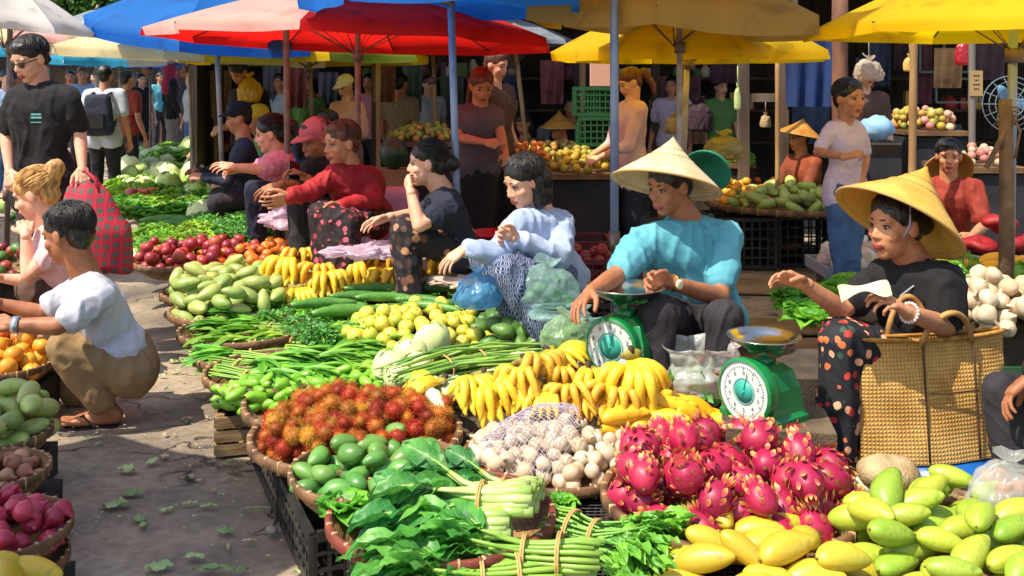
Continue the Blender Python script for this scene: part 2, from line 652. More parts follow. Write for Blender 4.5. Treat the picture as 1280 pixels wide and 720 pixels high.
def person(label, Y, J, face, pitch=0, roll=0, s=1.0, hs=None, skin='tan', hair=('black', 'short'), shirt=None, sleeve=.6,
           low=None, low_kind='trousers', fine=True, group=None, curl=(.6, .6), hd=(None, None), sandals=None, toes=None,
           fat=1.0, hat=None, hem=0, smile=0, extra=None, shirt_wr=.012, hand_s=1.0, brow=True, tuck=1.0):
    """J: px joints (px, py, dY) off the photograph; limbs l/r are the person's own left/right"""
    vox = .0062 if fine else .0125
    P = {}
    for k, q in J.items():
        P[k] = W(q[0], q[1], Y + (q[2] if len(q) > 2 else 0)) if not isinstance(q, Vector) else q
    hs = hs or s
    up = V((0, 0, 1))
    lat = P['sl'] - P['sr']
    lat.z = 0
    lat.normalize()
    fwd = V((lat.y, -lat.x, 0)) * 1.0
    if fwd.dot(V((face[0], face[1], 0))) < 0:
        fwd = -fwd
    pel = P['pel']
    P.setdefault('hipl', pel + lat * .085 * s)
    P.setdefault('hipr', pel - lat * .085 * s)
    HM = frame(face, pitch, roll)
    hc = P['head']
    toew = toes or (fwd.x, fwd.y)

    def hp(x, y, z):
        return hc + HM @ (V((x, y, z)) * hs)
    b = MB()
    he = lambda x, y, z, r, rr=None: b.ell(hp(x, y, z), tuple(q * hs for q in r), HM if rr is None else HM @ rr, 20, 14)
    he(0, -.012, .03, (.075, .095, .088))
    he(0, .018, -.03, (.061, .068, .08))
    he(0, .052, -.088, (.026, .026, .022))
    for sx in (-1, 1):
        he(sx * .036, .05, -.022, (.027, .026, .025))
        he(sx * .077, -.008, -.002, (.009, .02, .031), Matrix.Rotation(sx * .25, 3, 'Z'))
        he(sx * .011, .086, -.027, (.009, .010, .0075))
        he(sx * .03, .066, .029, (.024, .014, .009))
    b.capsule(hp(0, .076, .016), hp(0, .0925, -.022), .008 * hs, .0122 * hs, 10)
    he(0, .083, -.052, (.024, .012, .0065))
    he(0, .081, -.064, (.021, .012, .0075))
    b.capsule(hp(0, -.015, -.05), P['neck'], .056 * hs, .062 * s)
    b.capsule(P['neck'], P['neck'] * .75 + pel * .25, .062 * s, .09 * s)

    def torso(mb, k, g, tk=1.0):
        n = P['neck']
        ch = n * .68 + pel * .32 + fwd * .025 * s
        wa = n * .30 + pel * .70 + fwd * (.01 + .05 * (fat - 1)) * s
        rs, rc, rw, rh = .056 * k * s + g, .100 * k * s * fat + g, .088 * k * s * fat + g, .100 * k * s * fat + g
        sl, sr = P['sl'], P['sr']
        mb.hull([(sl - lat * .01, rs), (sr + lat * .01, rs), (n - up * .03 * s, .05 * k * s + g), (ch + lat * .055 * s, rc), (ch - lat * .055 * s, rc),
                 (wa + lat * .035 * s, rw), (wa - lat * .035 * s, rw)])
        mb.hull([(wa + lat * .04 * s, rw), (wa - lat * .04 * s, rw), ((wa + lat * .05).lerp(P['hipl'], tk), rh), ((wa - lat * .05).lerp(P['hipr'], tk), rh)])
    torso(b, .9, -.004)
    hb = MB()
    for a in 'lr':
        S, E, Wr = P['s' + a], P['e' + a], P['w' + a]
        b.capsule(S, E, .046 * s * fat, .037 * s, 12)
        mid = E * .7 + Wr * .3
        b.capsule(E, mid, .037 * s, .037 * s, 12)
        b.capsule(mid, Wr, .037 * s, .0245 * s, 12)
        i = 0 if a == 'l' else 1
        d = (W(hd[i][0], hd[i][1], Y + (hd[i][2] if len(hd[i]) > 2 else 0)) - Wr) if hd[i] else (Wr - E)
        inward = (-lat if a == 'l' else lat)
        th = (d.cross(up))
        if th.length < 1e-3:
            th = fwd.copy()
        # thumb side: towards the body's middle and up
        side = (inward * .8 + up * .55 + fwd * .2)
        sd = (side - d.normalized() * side.dot(d.normalized())).normalized()
        flip = 1 if (d.normalized().cross(sd)).dot(up + fwd * .3) > 0 else -1
        hand(hb if fine else b, Wr, d, side, hand_s * s, curl[i], flip, fine)
        if fine:
            hb.capsule(Wr - d.normalized() * .02, Wr + d.normalized() * .012, .0245 * s, .0235 * s, 12)
        if 'k' + a in P:
            H, K, A = P['hip' + a], P['k' + a], P['a' + a]
            b.capsule(H, K, .078 * s, .052 * s, 12)
            b.capsule(K, K * .6 + A * .4 - fwd * .012, .05 * s, .05 * s, 12)
            b.capsule(K * .6 + A * .4 - fwd * .012, A, .05 * s, .034 * s, 12)
            ft = foot(b, A, toew, s)
            P['f' + a] = ft
    me = remesh(b, vox, 3)
    if fine:
        hm_ = remesh(hb, .0034, 4)
        bmj = bmesh.new()
        bmj.from_mesh(me)
        bmj.from_mesh(hm_)
        bmj.to_mesh(me)
        bmj.free()
        bpy.data.meshes.remove(hm_)
    # lip colour by position, eyes and brows joined into the same mesh
    me.materials.append(SKIN[skin]); me.materials.append(M_EYE); me.materials.append(M_IRIS); me.materials.append(M_LIP); me.materials.append(HAIR[hair[0]] if hair else HAIR["black"])
    inv = HM.transposed()
    for p in me.polygons:
        q = inv @ (p.center - hc) / hs
        if abs(q.x) < .025 - abs(q.z + .058) * .6 and -.072 < q.z < -.046 and q.y > .075:
            p.material_index = 3
    e = MB()
    for sx in (-1, 1):
        e.ell(hp(sx * .031, .066, .008), (.0130 * hs, .0098 * hs, .0058 * hs), HM, 12, 8, 1)
        e.ell(hp(sx * .030, .0735, .007), (.0066 * hs, .005 * hs, .0055 * hs), HM, 10, 8, 2)
        e.tube([hp(sx * .015, .073, .009), hp(sx * .024, .077, .0155), hp(sx * .034, .0755, .0155), hp(sx * .046, .066, .0085)], .0022 * hs, 6, 2)
        if brow:
            e.tube([hp(sx * .013, .0795, .031), hp(sx * .026, .079, .034), hp(sx * .042, .069, .032), hp(sx * .052, .058, .026)], [.003 * hs, .0042 * hs, .0036 * hs, .0015 * hs], 6, 4, flat=.7)
    bm = bmesh.new()
    bm.from_mesh(me)
    e_me = e.mesh('e')
    bm.from_mesh(e_me)
    bm.to_mesh(me)
    bm.free()
    bpy.data.meshes.remove(e_me)
    base = V((pel.x, pel.y, 0))
    rt = root('person', label, 'person', base, group=group)
    body = part('body', me, None, rt, world=True)
    cv = vox * 1.25
    g = .012 * s

    if hair:
        h = MB()
        h.ell(hp(0, -.020, .046), (.084 * hs, .098 * hs, .083 * hs), HM, 20, 14)
        h.ell(hp(0, -.058, .002), (.07 * hs, .048 * hs, .075 * hs), HM, 16, 12)
        if hair[1] == 'short':
            h.ell(hp(0, .03, .088), (.06 * hs, .045 * hs, .03 * hs), HM, 14, 10)
        for a0, b0, ra, rb in HAIRSTYLES[hair[1]]:
            h.capsule(hp(*a0), hp(*b0), ra * hs, rb * hs)
        for k in range(14 if fine else 0):
            a = random.uniform(-1.6, 1.6)
            x, y = math.sin(a) * .08, -math.cos(a) * .09 - .015
            h.capsule(hp(x * .9, y * .9, .05), hp(x, y, random.uniform(-.04, .0)), .012 * hs, .005 * hs, 6)
        hm = remesh(h, cv * .8, 2, [(.05, .008 * hs)])
        ho = part('hair', hm, HAIR[hair[0]], rt, world=True)
        if fine:
            st = MB()
            C0, RR = V((0, -.022, .046)), V((.0855, .0995, .0845))
            bun = hair[1] in ('bun', 'high_bun', 'pony')
            target = V((0, -1, -.15 if hair[1] == 'bun' else .35)).normalized()
            for k in range(620):
                az = random.uniform(-math.pi, math.pi)
                t = abs(az) / math.pi          # 0 back, 1 front
                el_ = (-42 + 42 * (t / .55)) if t < .55 else (0 + 47 * min(1, (t - .55) / .3))
                el_ = R(el_ + random.uniform(-9, 12))
                u1 = V((math.sin(az) * math.cos(el_), -math.cos(az) * math.cos(el_), math.sin(el_)))
                if bun:
                    u0, u1 = u1, (target + V((random.gauss(0, .10), 0, random.gauss(0, .10)))).normalized()
                else:
                    u0 = V((random.gauss(.12, .28), random.gauss(-.25, .3), 1)).normalized()
                pts = []
                lift = random.uniform(.985, 1.045)
                if u0.angle(u1) > 2.6:
                    continue
                for j in range(8):
                    u = u0.slerp(u1, j / 7)
                    q = V((u.x * RR.x, u.y * RR.y, u.z * RR.z)) * (lift + .012 * math.sin(j * .9 + k)) + C0
                    q.y -= .030 * max(0, -q.z + .02) * (1 if u.y < 0 else 0)
                    pts.append(hp(*q))
                if hair[1] in ('bob', 'long') and t < .62:
                    e = pts[-1]
                    for j in (1, 2, 3):
                        pts.append(e + HM @ V((random.gauss(0, .002), -.004 * j, -.026 * j)) * hs * (1.0 if hair[1] == 'bob' else 1.7))
                w0 = random.uniform(.0009, .0019) * hs
                st.tube(pts, [w0 * .6] + [w0] * (len(pts) - 2) + [w0 * .25], 4, cap=False)
            sm_ = st.mesh('s')
            bmj = bmesh.new()
            bmj.from_mesh(hm)
            bmj.from_mesh(sm_)
            bmj.to_mesh(hm)
            bmj.free()
            bpy.data.meshes.remove(sm_)

    if shirt:
        t = MB()
        torso(t, 1.03, g, tuck)
        if hem:
            for hq in (P['hipl'], P['hipr']):
                t.capsule(hq, hq - up * hem, .112 * s * fat, .116 * s * fat)
        for a in 'lr':
            S, E, Wr = P['s' + a], P['e' + a], P['w' + a]
            if sleeve <= 0:
                continue
            if sleeve <= 1:
                q = S.lerp(E, sleeve)
                t.capsule(S, q, .055 * s * fat + g, .047 * s * fat + g * 1.5)
            else:
                t.capsule(S, E, .053 * s * fat + g, .044 * s + g)
                t.capsule(E, E.lerp(Wr, sleeve - 1), .044 * s + g, .032 * s + g)
        sm = folds(remesh(t, cv, 4, [(.16, .018 * s)]), .013 * s if fine else .010, P['head'].x)
        part('shirt', sm, shirt, rt, world=True)

    if low and 'kl' in P:
        t = MB()
        rh = .104 * s * fat
        t.hull([(P['hipl'], rh), (P['hipr'], rh), (pel + up * .07 * s, .1 * s * fat)])
        if low_kind == 'trousers':
            for a in 'lr':
                H, K, A = P['hip' + a], P['k' + a], P['a' + a]
                t.capsule(H, K, .092 * s + g * .5, .064 * s + g * .5)
                t.capsule(K, K.lerp(A, .85), .064 * s + g * .5, .05 * s + g)
            t.hull([(P['hipl'], rh * .9), (P['hipr'], rh * .9), (P['hipl'].lerp(P['kl'], .3), .07 * s), (P['hipr'].lerp(P['kr'], .3), .07 * s)])
        elif low_kind == 'shorts':
            for a in 'lr':
                t.capsule(P['hip' + a], P['hip' + a].lerp(P['k' + a], .85), .095 * s, .075 * s)
        elif low_kind == 'skirt':
            t.hull([(P['hipl'], rh), (P['hipr'], rh), (P['kl'], .075 * s), (P['kr'], .075 * s)])
            t.hull([(P['kl'], .075 * s), (P['kr'], .075 * s), (P['al'] + up * .06, .07 * s), (P['ar'] + up * .06, .07 * s)])
        elif low_kind == 'short_skirt':
            t.hull([(P['hipl'], rh), (P['hipr'], rh), (P['hipl'].lerp(P['kl'], .9), .1 * s), (P['hipr'].lerp(P['kr'], .9), .1 * s)])
        lm = folds(remesh(t, cv, 4, [(.16, .015 * s)]), .013 * s if fine else .010, P['head'].x + 3)
        part('skirt' if 'skirt' in low_kind else low_kind, lm, low, rt, world=True)

    if sandals and 'fl' in P:
        for a in 'lr':
            heel, ball, side, d, z0 = P['f' + a]
            m = MB()
            prof = [(-.045, .028), (-.02, .036), (.05, .034), (.11, .045), (.16, .046), (.195, .03)]
            vs, fs = [], []
            o0 = V((heel.x, heel.y, 0)) + d * .035
            for z in (z0 - .016, z0 + .002):
                for sgn in (1, -1):
                    for x, w in (prof if sgn == 1 else prof[::-1]):
                        p = o0 + d * x * s + side * sgn * w * s
                        vs.append(V((p.x, p.y, z)))
            n = len(prof) * 2
            fs = [tuple(range(n - 1, -1, -1)), tuple(range(n, 2 * n))] + [(i, (i + 1) % n, n + (i + 1) % n, n + i) for i in range(n)]
            m.add(vs, fs)
            for sg in (-1, 1):
                p0 = o0 + d * .15 * s
                p1 = o0 + d * .04 * s + side * sg * .037 * s
                p0.z, p1.z = z0 + .012, z0 + .004
                pm = o0 + d * .09 * s + side * sg * .028 * s
                pm.z = z0 + .05 * s
                m.tube([p0, pm, p1], .007 * s, 6)
            part('sandal', m, sandals, rt, world=True, smooth=False)
    if hat:
        kind = hat[0]
        if kind == 'cone':
            apex, rimc, rad, hm = hat[1], hat[2], hat[3], hat[4]
            cone_hat(apex, rimc, rad, hm, rt, chin=hp(0, .05, -.105) if len(hat) > 5 else None, temples=(hp(.077, .01, .01), hp(-.077, .01, .01)))
        elif kind == 'cap':
            t = MB()
            t.ell(hp(0, -.015, .055), (.09 * hs, .102 * hs, .082 * hs), HM, 20, 12)
            cm = remesh(t, cv, 2, [(.06, .01)])
            c = part('cap', cm, hat[1], rt, world=True)
            t = MB()
            vs, fs = [], []
            for i in range(9):
                a = math.pi * i / 8
                for rr, zz in ((.085, .055), (.115, .05), (.15, .04)):
                    vs.append(hp(math.cos(a) * .075 * (1 if rr < .1 else .95), .02 + math.sin(a) * rr * .9, zz + (.0 if i in (0, 8) else .004)))
            for i in range(8):
                for j in range(2):
                    q = i * 3 + j
                    fs.append((q, q + 1, q + 4, q + 3))
            t.add(vs, fs)
            t.add([p - up * .006 for p in vs], [f[::-1] for f in fs])
            sub('visor', t, hat[1], c)
    if extra:
        extra(rt, P, hp, HM, s)
    return rt, P, hp, HM

def cone_hat(apex, rimc, rad, material, parent, chin=None, temples=None):
    ax = (apex - rimc)
    hgt = ax.length
    q = ax.to_track_quat('Z', 'Y').to_matrix()
    m = MB()
    prof = []
    n = 14
    for i in range(n + 1):
        t = i / n
        prof.append((max(.002, rad * t), hgt * (1 - t) * (1 - .10 * math.sin(math.pi * t)) - (.0015 if i % 2 else 0)))
    inner = [(max(.001, r - .004), z - .010) for r, z in prof][::-1]
    m.lathe(prof + [(rad + .003, -.004), (rad + .001, -.011)] + inner, 72, rimc, q)
    for i, p in enumerate(m.v):
        if i < 72 * (n + 1) and (i % 72) % 2:
            m.v[i] = p - q @ V((0, 0, .0028))
    h = part('conical_hat', m, material, parent, world=True)
    m = MB()
    for k in range(5):
        t = .25 + .17 * k
        ring = []
        for j in range(41):
            a = 2 * math.pi * j / 40
            ring.append(rimc + q @ V((rad * t * math.cos(a), rad * t * math.sin(a), hgt * (1 - t) - .013)))
        m.tube(ring, .0025, 5, cap=False)
    ring = [rimc + q @ V((rad * math.cos(2 * math.pi * j / 60), rad * math.sin(2 * math.pi * j / 60), -.006)) for j in range(61)]
    m.tube(ring, .005, 6, cap=False)
    sub('hoop', m, mat('hoop', '#b08a50', .6), h)
    if chin is not None and temples:
        m = MB()
        for t in temples:
            m.tube([t + V((0, 0, .07)), t, chin * .5 + t * .5 - V((0, 0, .012)), chin], .005, 6)
        sub('chin_strap', m, mat('strap_cloth', '#8d8f9c', .8), h)
    return h

def hat_mat(name, c1, c2):
    if name in MATS:
        return MATS[name]
    m = mat(name, c1, .55, col2=c2, nscale=9, bump=.25, bscale=160, transl=.22)
    return m

M_HAT_PALE = hat_mat('palm_leaf_pale', '#e6d6b4', '#cdb88e')
M_HAT_YELLOW = hat_mat('palm_leaf_yellow', '#e6bc5c', '#d0a040')
M_HAT_TAN = hat_mat('palm_leaf_tan', '#c98f3c', '#a87028')

def standing(px, top, Y, h, label, yaw=0, lean=0, **kw):
    """joints of a standing figure of height h whose head top sits at pixel row top (kept a relaxed stance)"""
    s = h / 1.7
    f = V((math.sin(yaw), -math.cos(yaw), 0))       # yaw 0 faces the camera
    l = V((0, 0, 1)).cross(f)                       # person's left
    T = W(px, top, Y)
    z0 = T.z - h
    o = V((T.x, Y, z0))
    def p(a, b, c):
        return o + (l * a + f * b) * s + V((0, 0, c * s))
    arm = kw.pop('arm', None) or {}
    J = dict(head=p(0, .02 + lean, 1.585), neck=p(0, 0, 1.42), sl=p(.18, 0, 1.38), sr=p(-.18, 0, 1.38), pel=p(0, 0, .93),
             el=p(.24, -.02, 1.09), er=p(-.24, -.02, 1.09), wl=p(.25, .08, .85), wr=p(-.25, .08, .85),
             kl=p(.10, .04, .5), kr=p(-.10, .02, .5), al=p(.11, -.02, .08), ar=p(-.11, .0, .08))
    for k, v in arm.items():
        J[k] = p(*v)
    kw.setdefault('face', (f.x, f.y))
    face = kw.pop('face')
    return person(label, Y, J, face, s=s, **kw)

def seated(px, py, Y, label, yaw=0, s=1.0, seat=.3, arm=None, **kw):
    """a figure on a low stool: head centre at pixel (px, py)"""
    f = V((math.sin(yaw), -math.cos(yaw), 0))
    l = V((0, 0, 1)).cross(f)
    H = W(px, py, Y)
    def p(a, b, c):
        return H + (l * a + f * b) * s + V((0, 0, c * s))
    J = dict(head=H, neck=p(0, -.04, -.17), sl=p(.17, -.05, -.22), sr=p(-.17, -.05, -.22), pel=p(0, -.12, -.62),
             el=p(.21, .08, -.46), er=p(-.21, .08, -.46), wl=p(.12, .3, -.5), wr=p(-.12, .3, -.5),
             kl=p(.2, .16, -.62), kr=p(-.2, .16, -.62), al=p(.1, .1, -.92), ar=p(-.1, .1, -.92))
    for k, v in (arm or {}).items():
        J[k] = p(*v)
    face = kw.pop('face', (f.x, f.y))
    return person(label, Y, J, face, s=s, **kw)
# ------------------------------------------------------------------ produce
BK_RIM = mat('basket_rim', '#7c5a38', .65, col2='#4c3220', nscale=14, bump=.4, bscale=60)
BK_BODY = weave_mat('basket_weave', '#4e3620', '#a5804f', 38)
BK_BAND = mat('basket_binding', '#b89c70', .6, col2='#8f744a', nscale=20)
BK_RED = mat('basket_rim_red', '#7d3a28', .6, col2='#5c2418', nscale=14, bump=.4, bscale=60)
BLACK_PL = mat('black_plastic', '#17181b', .45, col2='#3a3833', nscale=5, bump=.1)

def basket(c, r, h, label, rim=None, group='round bamboo baskets along the stall', nb=30, band=True, name='bamboo_basket', depth=None):
    """flat bamboo basket, c = centre of its rim plane"""
    rt = root(name, label, 'basket', (c[0], c[1], c[2] - h), (0, 0, random.uniform(0, 3)), group)
    m = MB()
    n = 44
    prof = [(.001, .004), (r * .55, .004), (r * .78, .012), (r * .90, h * .45), (r * .975, h * .97), (r * .955, h * .97), (r * .87, h * .45), (r * .76, .022), (r * .5, .014), (.001, .014)]
    m.lathe(prof, n, wob=.006)
    part('basket_wall', m, BK_BODY, rt)
    m = MB()
    rh = .014 + .018 * r
    m.lathe([(r * 1.0, h - rh * 1.3), (r * 1.015, h - rh), (r * 1.015, h + rh * .3), (r * .99, h + rh * .5), (r * .955, h + rh * .3), (r * .955, h - rh), (r * .97, h - rh * 1.3)], 60, close=True, wob=.004)
    if band:
        for k in range(nb):
            a = 2 * math.pi * k / nb + random.uniform(-.02, .02)
            q = Matrix.Rotation(a, 3, 'Z')
            m.box(q @ V((r * .987, 0, h - rh * .45)), (r * .05, .008, rh * 2.05), q, 1)
    part('rim', m, [rim or BK_RIM, BK_BAND], rt)
    return rt

def crate(c, size, label, material=None, rot=0, name='plastic_crate', rows=4, cols=7, group=None, cat='crate'):
    """open slatted crate; c = centre of its floor"""
    material = material or BLACK_PL
    sx, sy, h = size
    rt = root(name, label, cat, c, (0, 0, rot), group)
    m = MB()
    m.box((0, 0, .008), (sx, sy, .016))
    part('crate_floor', m, material, rt, smooth=False)
    t = .012
    m = MB()
    for sgn, ax in ((-1, 0), (1, 0), (-1, 1), (1, 1)):
        L, o = (sx, sy / 2) if ax == 0 else (sy, sx / 2)
        q = Matrix.Identity(3) if ax == 0 else Matrix.Rotation(math.pi / 2, 3, 'Z')
        for i in range(rows + 1):
            z = .02 + (h - .04) * i / rows
            hh = .03 if i in (0, rows) else .012
            m.box(q @ V((0, sgn * o, z)), (L - (0 if ax == 0 else .03), t + (.008 if i == rows else 0), hh), q)
        for i in range(cols + 1):
            x = -L / 2 + L * i / cols
            m.box(q @ V((x * .985, sgn * o, h / 2)), (.012 if 0 < i < cols else .026, t * .8, h - .03), q)
    part('crate_wall', m, material, rt, smooth=False)
    return rt

def wood_crate(c, size, label, rot=0, group=None, mname=None):
    sx, sy, h = size
    wd = mname or mat('crate_wood', '#a58a62', .8, col2='#6b5030', nscale=5, bump=.3, stretch=(1, 1, 6))
    rt = root('wooden_crate', label, 'crate', c, (0, 0, rot), group)
    for sgn in (-1, 1):
        m = MB()
        for i in range(3):
            m.box((0, sgn * sy / 2, h * (i + .5) / 3), (sx, .012, h / 3 * .8))
        part('side_panel', m, wd, rt, smooth=False)
        m = MB()
        for i in range(3):
            m.box((sgn * sx / 2, 0, h * (i + .5) / 3), (.012, sy - .02, h / 3 * .8))
        part('end_panel', m, wd, rt, smooth=False)
    for a in (-1, 1):
        for b_ in (-1, 1):
            part('corner_post', MB().box((a * (sx / 2 - .02), b_ * (sy / 2 - .02), h / 2), (.03, .03, h + .004)), wd, rt, smooth=False)
    m = MB().box((0, 0, .012), (sx - .03, sy - .03, .012))
    part('crate_floor', m, wd, rt, smooth=False)
    return rt

NHEAP = [0]

def heap(protos, n, c, rx, ry, hgt, r, label, group=None, ang=0, flat=True, base=.55, tilt=.35, yaw=None, sc=.12, fill=.85, seed=None, tries=14, name=None):
    """pile produce: every piece rests in the lowest of several random places of the mound"""
    rnd = random.Random(seed if seed is not None else NHEAP[0] + 5)
    NHEAP[0] += 1
    protos = mklist(protos)
    placed = []
    ca, sa = math.cos(ang), math.sin(ang)
    out = []
    for i in range(n):
        best = None
        for k in range(tries):
            t, q = rnd.uniform(0, 2 * math.pi), math.sqrt(rnd.random())
            x, y = q * math.cos(t) * rx, q * math.sin(t) * ry
            x, y = x * ca - y * sa, x * sa + y * ca
            z = r * .8 + base * hgt * (1 - q * q)
            for (a, b_, zz) in placed:
                d2 = (a - x) ** 2 + (b_ - y) ** 2
                if d2 < (2 * r) ** 2 * fill:
                    z = max(z, zz + math.sqrt(max(0, (2 * r) ** 2 * fill - d2)) * .95)
            if best is None or z + .3 * hgt * q * q < best[3]:
                best = (x, y, z, z + .3 * hgt * q * q)
        placed.append(best[:3])
        p = protos[rnd.randrange(len(protos))] if len(protos) > 1 else protos[0]
        yw = rnd.uniform(0, 6.28) if yaw is None else yaw + rnd.gauss(0, .45)
        rot = (rnd.gauss(0, tilt), rnd.gauss(0, tilt), yw) if flat else (rnd.uniform(0, 6.28), rnd.uniform(0, 6.28), yw)
        s = 1 + rnd.uniform(-sc, sc)
        loc = (c[0] + best[0], c[1] + best[1], c[2] + best[2])
        o = dup(p, loc, rot, s)
        if name:
            o.name = name
        o['label'] = label
        if group: o['group'] = group
        out.append(o)
    return out

ALLP = []

def proto(name, mb, mats, cat, smooth=True):
    o = link(name, mb.mesh(name, smooth) if isinstance(mb, MB) else mb, mats)
    o['category'] = cat
    ALLP.append(o)
    return o

def noisy(mb, amt, sc, seed=0):
    for i, p in enumerate(mb.v):
        if p.length > 1e-6:
            mb.v[i] = p + p.normalized() * amt * noise.noise(p * sc + V((seed, seed * 2, 0)))
    return mb

def mango_mesh(L=.055, w=.036, seg=16, bend=.006, point=.12):
    m = MB().ell((0, 0, 0), (L, w, w * .92), seg=seg, rings=max(6, seg - 4), rot=Matrix.Rotation(math.pi / 2, 3, 'Y'))
    m.v = []
    rings = max(7, seg - 4)
    m.f, m.m = [], []
    m.ell((0, 0, 0), (1, 1, 1), seg=seg, rings=rings, rot=Matrix.Rotation(math.pi / 2, 3, 'Y'))
    vs = []
    for p in m.v:
        x, y, z = p
        k = 1 - point * x - .10 * x * x
        vs.append(V((x * L * (1 + .06 * max(0, x)), y * w * k + bend * (1 - x * x) * 2 - bend, z * w * .88 * k)))
    m.v = vs
    m.tube([(-L * .97, -bend, 0), (-L * 1.07, -bend, .001)], [.0045, .003], 6, 1)
    return m

def add_veins(m, col, k=8, amt=.32):
    N, L = m.node_tree.nodes, m.node_tree.links
    at = N.new('ShaderNodeAttribute')
    at.attribute_name = 'vein'
    sp = N.new('ShaderNodeSeparateColor')
    L.new(at.outputs['Color'], sp.inputs[0])
    def M(op, a, b_=None, c=None):
        n = N.new('ShaderNodeMath')
        n.operation = op
        for i, x in enumerate((a, b_, c)):
            if x is None: continue
            if isinstance(x, (int, float)): n.inputs[i].default_value = x
            else: L.new(x, n.inputs[i])
        return n.outputs[0]
    t, q = sp.outputs[0], sp.outputs[1]
    fr = M('FRACT', M('SUBTRACT', M('MULTIPLY', t, k), M('MULTIPLY', q, 2.2)))
    side = M('LESS_THAN', M('ABSOLUTE', M('SUBTRACT', fr, .5)), M('SUBTRACT', .085, M('MULTIPLY', q, .05)))
    mid = M('LESS_THAN', q, M('SUBTRACT', .14, M('MULTIPLY', t, .11)))
    f = M('MULTIPLY', M('MAXIMUM', M('MULTIPLY', side, .6), mid), M('MULTIPLY', at.outputs['Alpha'], amt))
    b = N['Principled BSDF']
    src = b.inputs['Base Color'].links[0].from_socket
    mx = N.new('ShaderNodeMix')
    mx.data_type = 'RGBA'
    L.new(f, mx.inputs[0])
    L.new(src, mx.inputs[6])
    # young leaf tips and edges are lighter, each leaf has its own tone
    hs = N.new('ShaderNodeHueSaturation')
    L.new(src, hs.inputs['Color'])
    L.new(M('ADD', M('MULTIPLY', sp.outputs[2], .8), .7), hs.inputs['Value'])
    L.new(M('ADD', M('MULTIPLY', sp.outputs[2], -.035), .512), hs.inputs['Hue'])
    L.new(hs.outputs[0], mx.inputs[6])
    mx.inputs[7].default_value = (*lin(col), 1)
    for l in list(src.links):
        if l.to_node not in (hs, mx):
            L.new(mx.outputs[2], l.to_socket)
    return m

M_STEM = mat('stem', '#5a4a20', .8)
M_MANGO_GREEN = mat('mango_green', '#3f7a34', .38, col2='#5e9a42', nscale=12, rnd=('#7d9a48', .5, .18), bump=.03, bscale=300, ramp=(.4, .7))
M_MANGO_LIGHT = mat('mango_light', '#7f9a4a', .42, col2='#97ab5c', nscale=14, rnd=('#aaaa60', .6, .2), bump=.12, bscale=70, col3='#6d9638', n3=14)
M_MANGO_PALE = mat('mango_pale_green', '#749c2c', .4, col2='#94ae3a', nscale=14, rnd=('#c2b83c', .6, .14), col3='#5f8a28', n3=22, bump=.15, bscale=70)
M_MANGO_YEL = mat('mango_yellow', '#cfa024', .4, col2='#c6ae34', nscale=14, rnd=('#a3a836', .6, .14), col3='#a8963a', n3=26, bump=.15, bscale=70)
M_MANGO_RIPE = mat('mango_ripe', '#eeb316', .38, col2='#f0c634', nscale=9, rnd=('#e89a14', .7, .1), col3='#c98a1a', n3=30)

def dragonfruit():
    m = noisy(MB().ell((0, 0, 0), (.052, .052, .062), seg=20, rings=14), .004, 30)
    random.seed(4)
    # leafy scales lie over the skin, tips lifted and yellow-green
    for ring, (zz, nn) in enumerate(((-.035, 5), (-.012, 6), (.014, 6), (.036, 5))):
        for k in range(nn):
            a = 2 * math.pi * (k + .5 * (ring % 2) + random.uniform(-.15, .15)) / nn
            rr = .052 * math.sqrt(max(0, 1 - (zz / .062) ** 2))
            n = V((math.cos(a) * rr / .052 ** 2, math.sin(a) * rr / .052 ** 2, zz / .062 ** 2)).normalized()
            p = V((math.cos(a) * rr, math.sin(a) * rr, zz)) + n * .001
            tz = (V((0, 0, 1)) - n * n.z).normalized()
            d = (tz * .85 + n * random.uniform(.05, .35)).normalized()
            m.leaf(p - tz * .008, d, n, random.uniform(.024, .036), .018, droop=-.2, cup=.1, mi=1, nu=6, nv=4)
    for k in range(9):
        a = 2 * math.pi * k / 9
        d = V((math.cos(a) * .6, math.sin(a) * .6, 1))
        m.leaf(V((math.cos(a) * .012, math.sin(a) * .012, .056)), d, V((math.cos(a), math.sin(a), -.4)), random.uniform(.028, .042), .013, droop=.35, cup=.2, mi=1, nu=5, nv=2)
    m.tube([(0, 0, -.058), (0, 0, -.068)], .006, 6, 3)
    return m

M_DF = mat('dragonfruit_skin', '#a0123a', .45, col2='#b62448', nscale=18, rnd=('#740c38', .7, .16), bump=.1, bscale=60)
M_DF2 = mat('dragonfruit_scale', '#b02446', .5, rnd=('#c85a48', .6, .12))
_b = M_DF2.node_tree
_at = _b.nodes.new('ShaderNodeAttribute'); _at.attribute_name = 'vein'
_sp = _b.nodes.new('ShaderNodeSeparateColor'); _b.links.new(_at.outputs['Color'], _sp.inputs[0])
_mr = _b.nodes.new('ShaderNodeMapRange'); _mr.inputs[1].default_value, _mr.inputs[2].default_value = .45, .95
_b.links.new(_sp.outputs[0], _mr.inputs[0])
_mx = _b.nodes.new('ShaderNodeMix'); _mx.data_type = 'RGBA'
_p = _b.nodes['Principled BSDF']
_b.links.new(_mr.outputs[0], _mx.inputs[0]); _b.links.new(_p.inputs['Base Color'].links[0].from_socket, _mx.inputs[6])
_mx.inputs[7].default_value = (*lin('#c4ac48'), 1)
_b.links.new(_mx.outputs[2], _p.inputs['Base Color'])
M_DF3 = mat('dragonfruit_tip', '#e0b53c', .55, col2='#c0a83c', nscale=30)

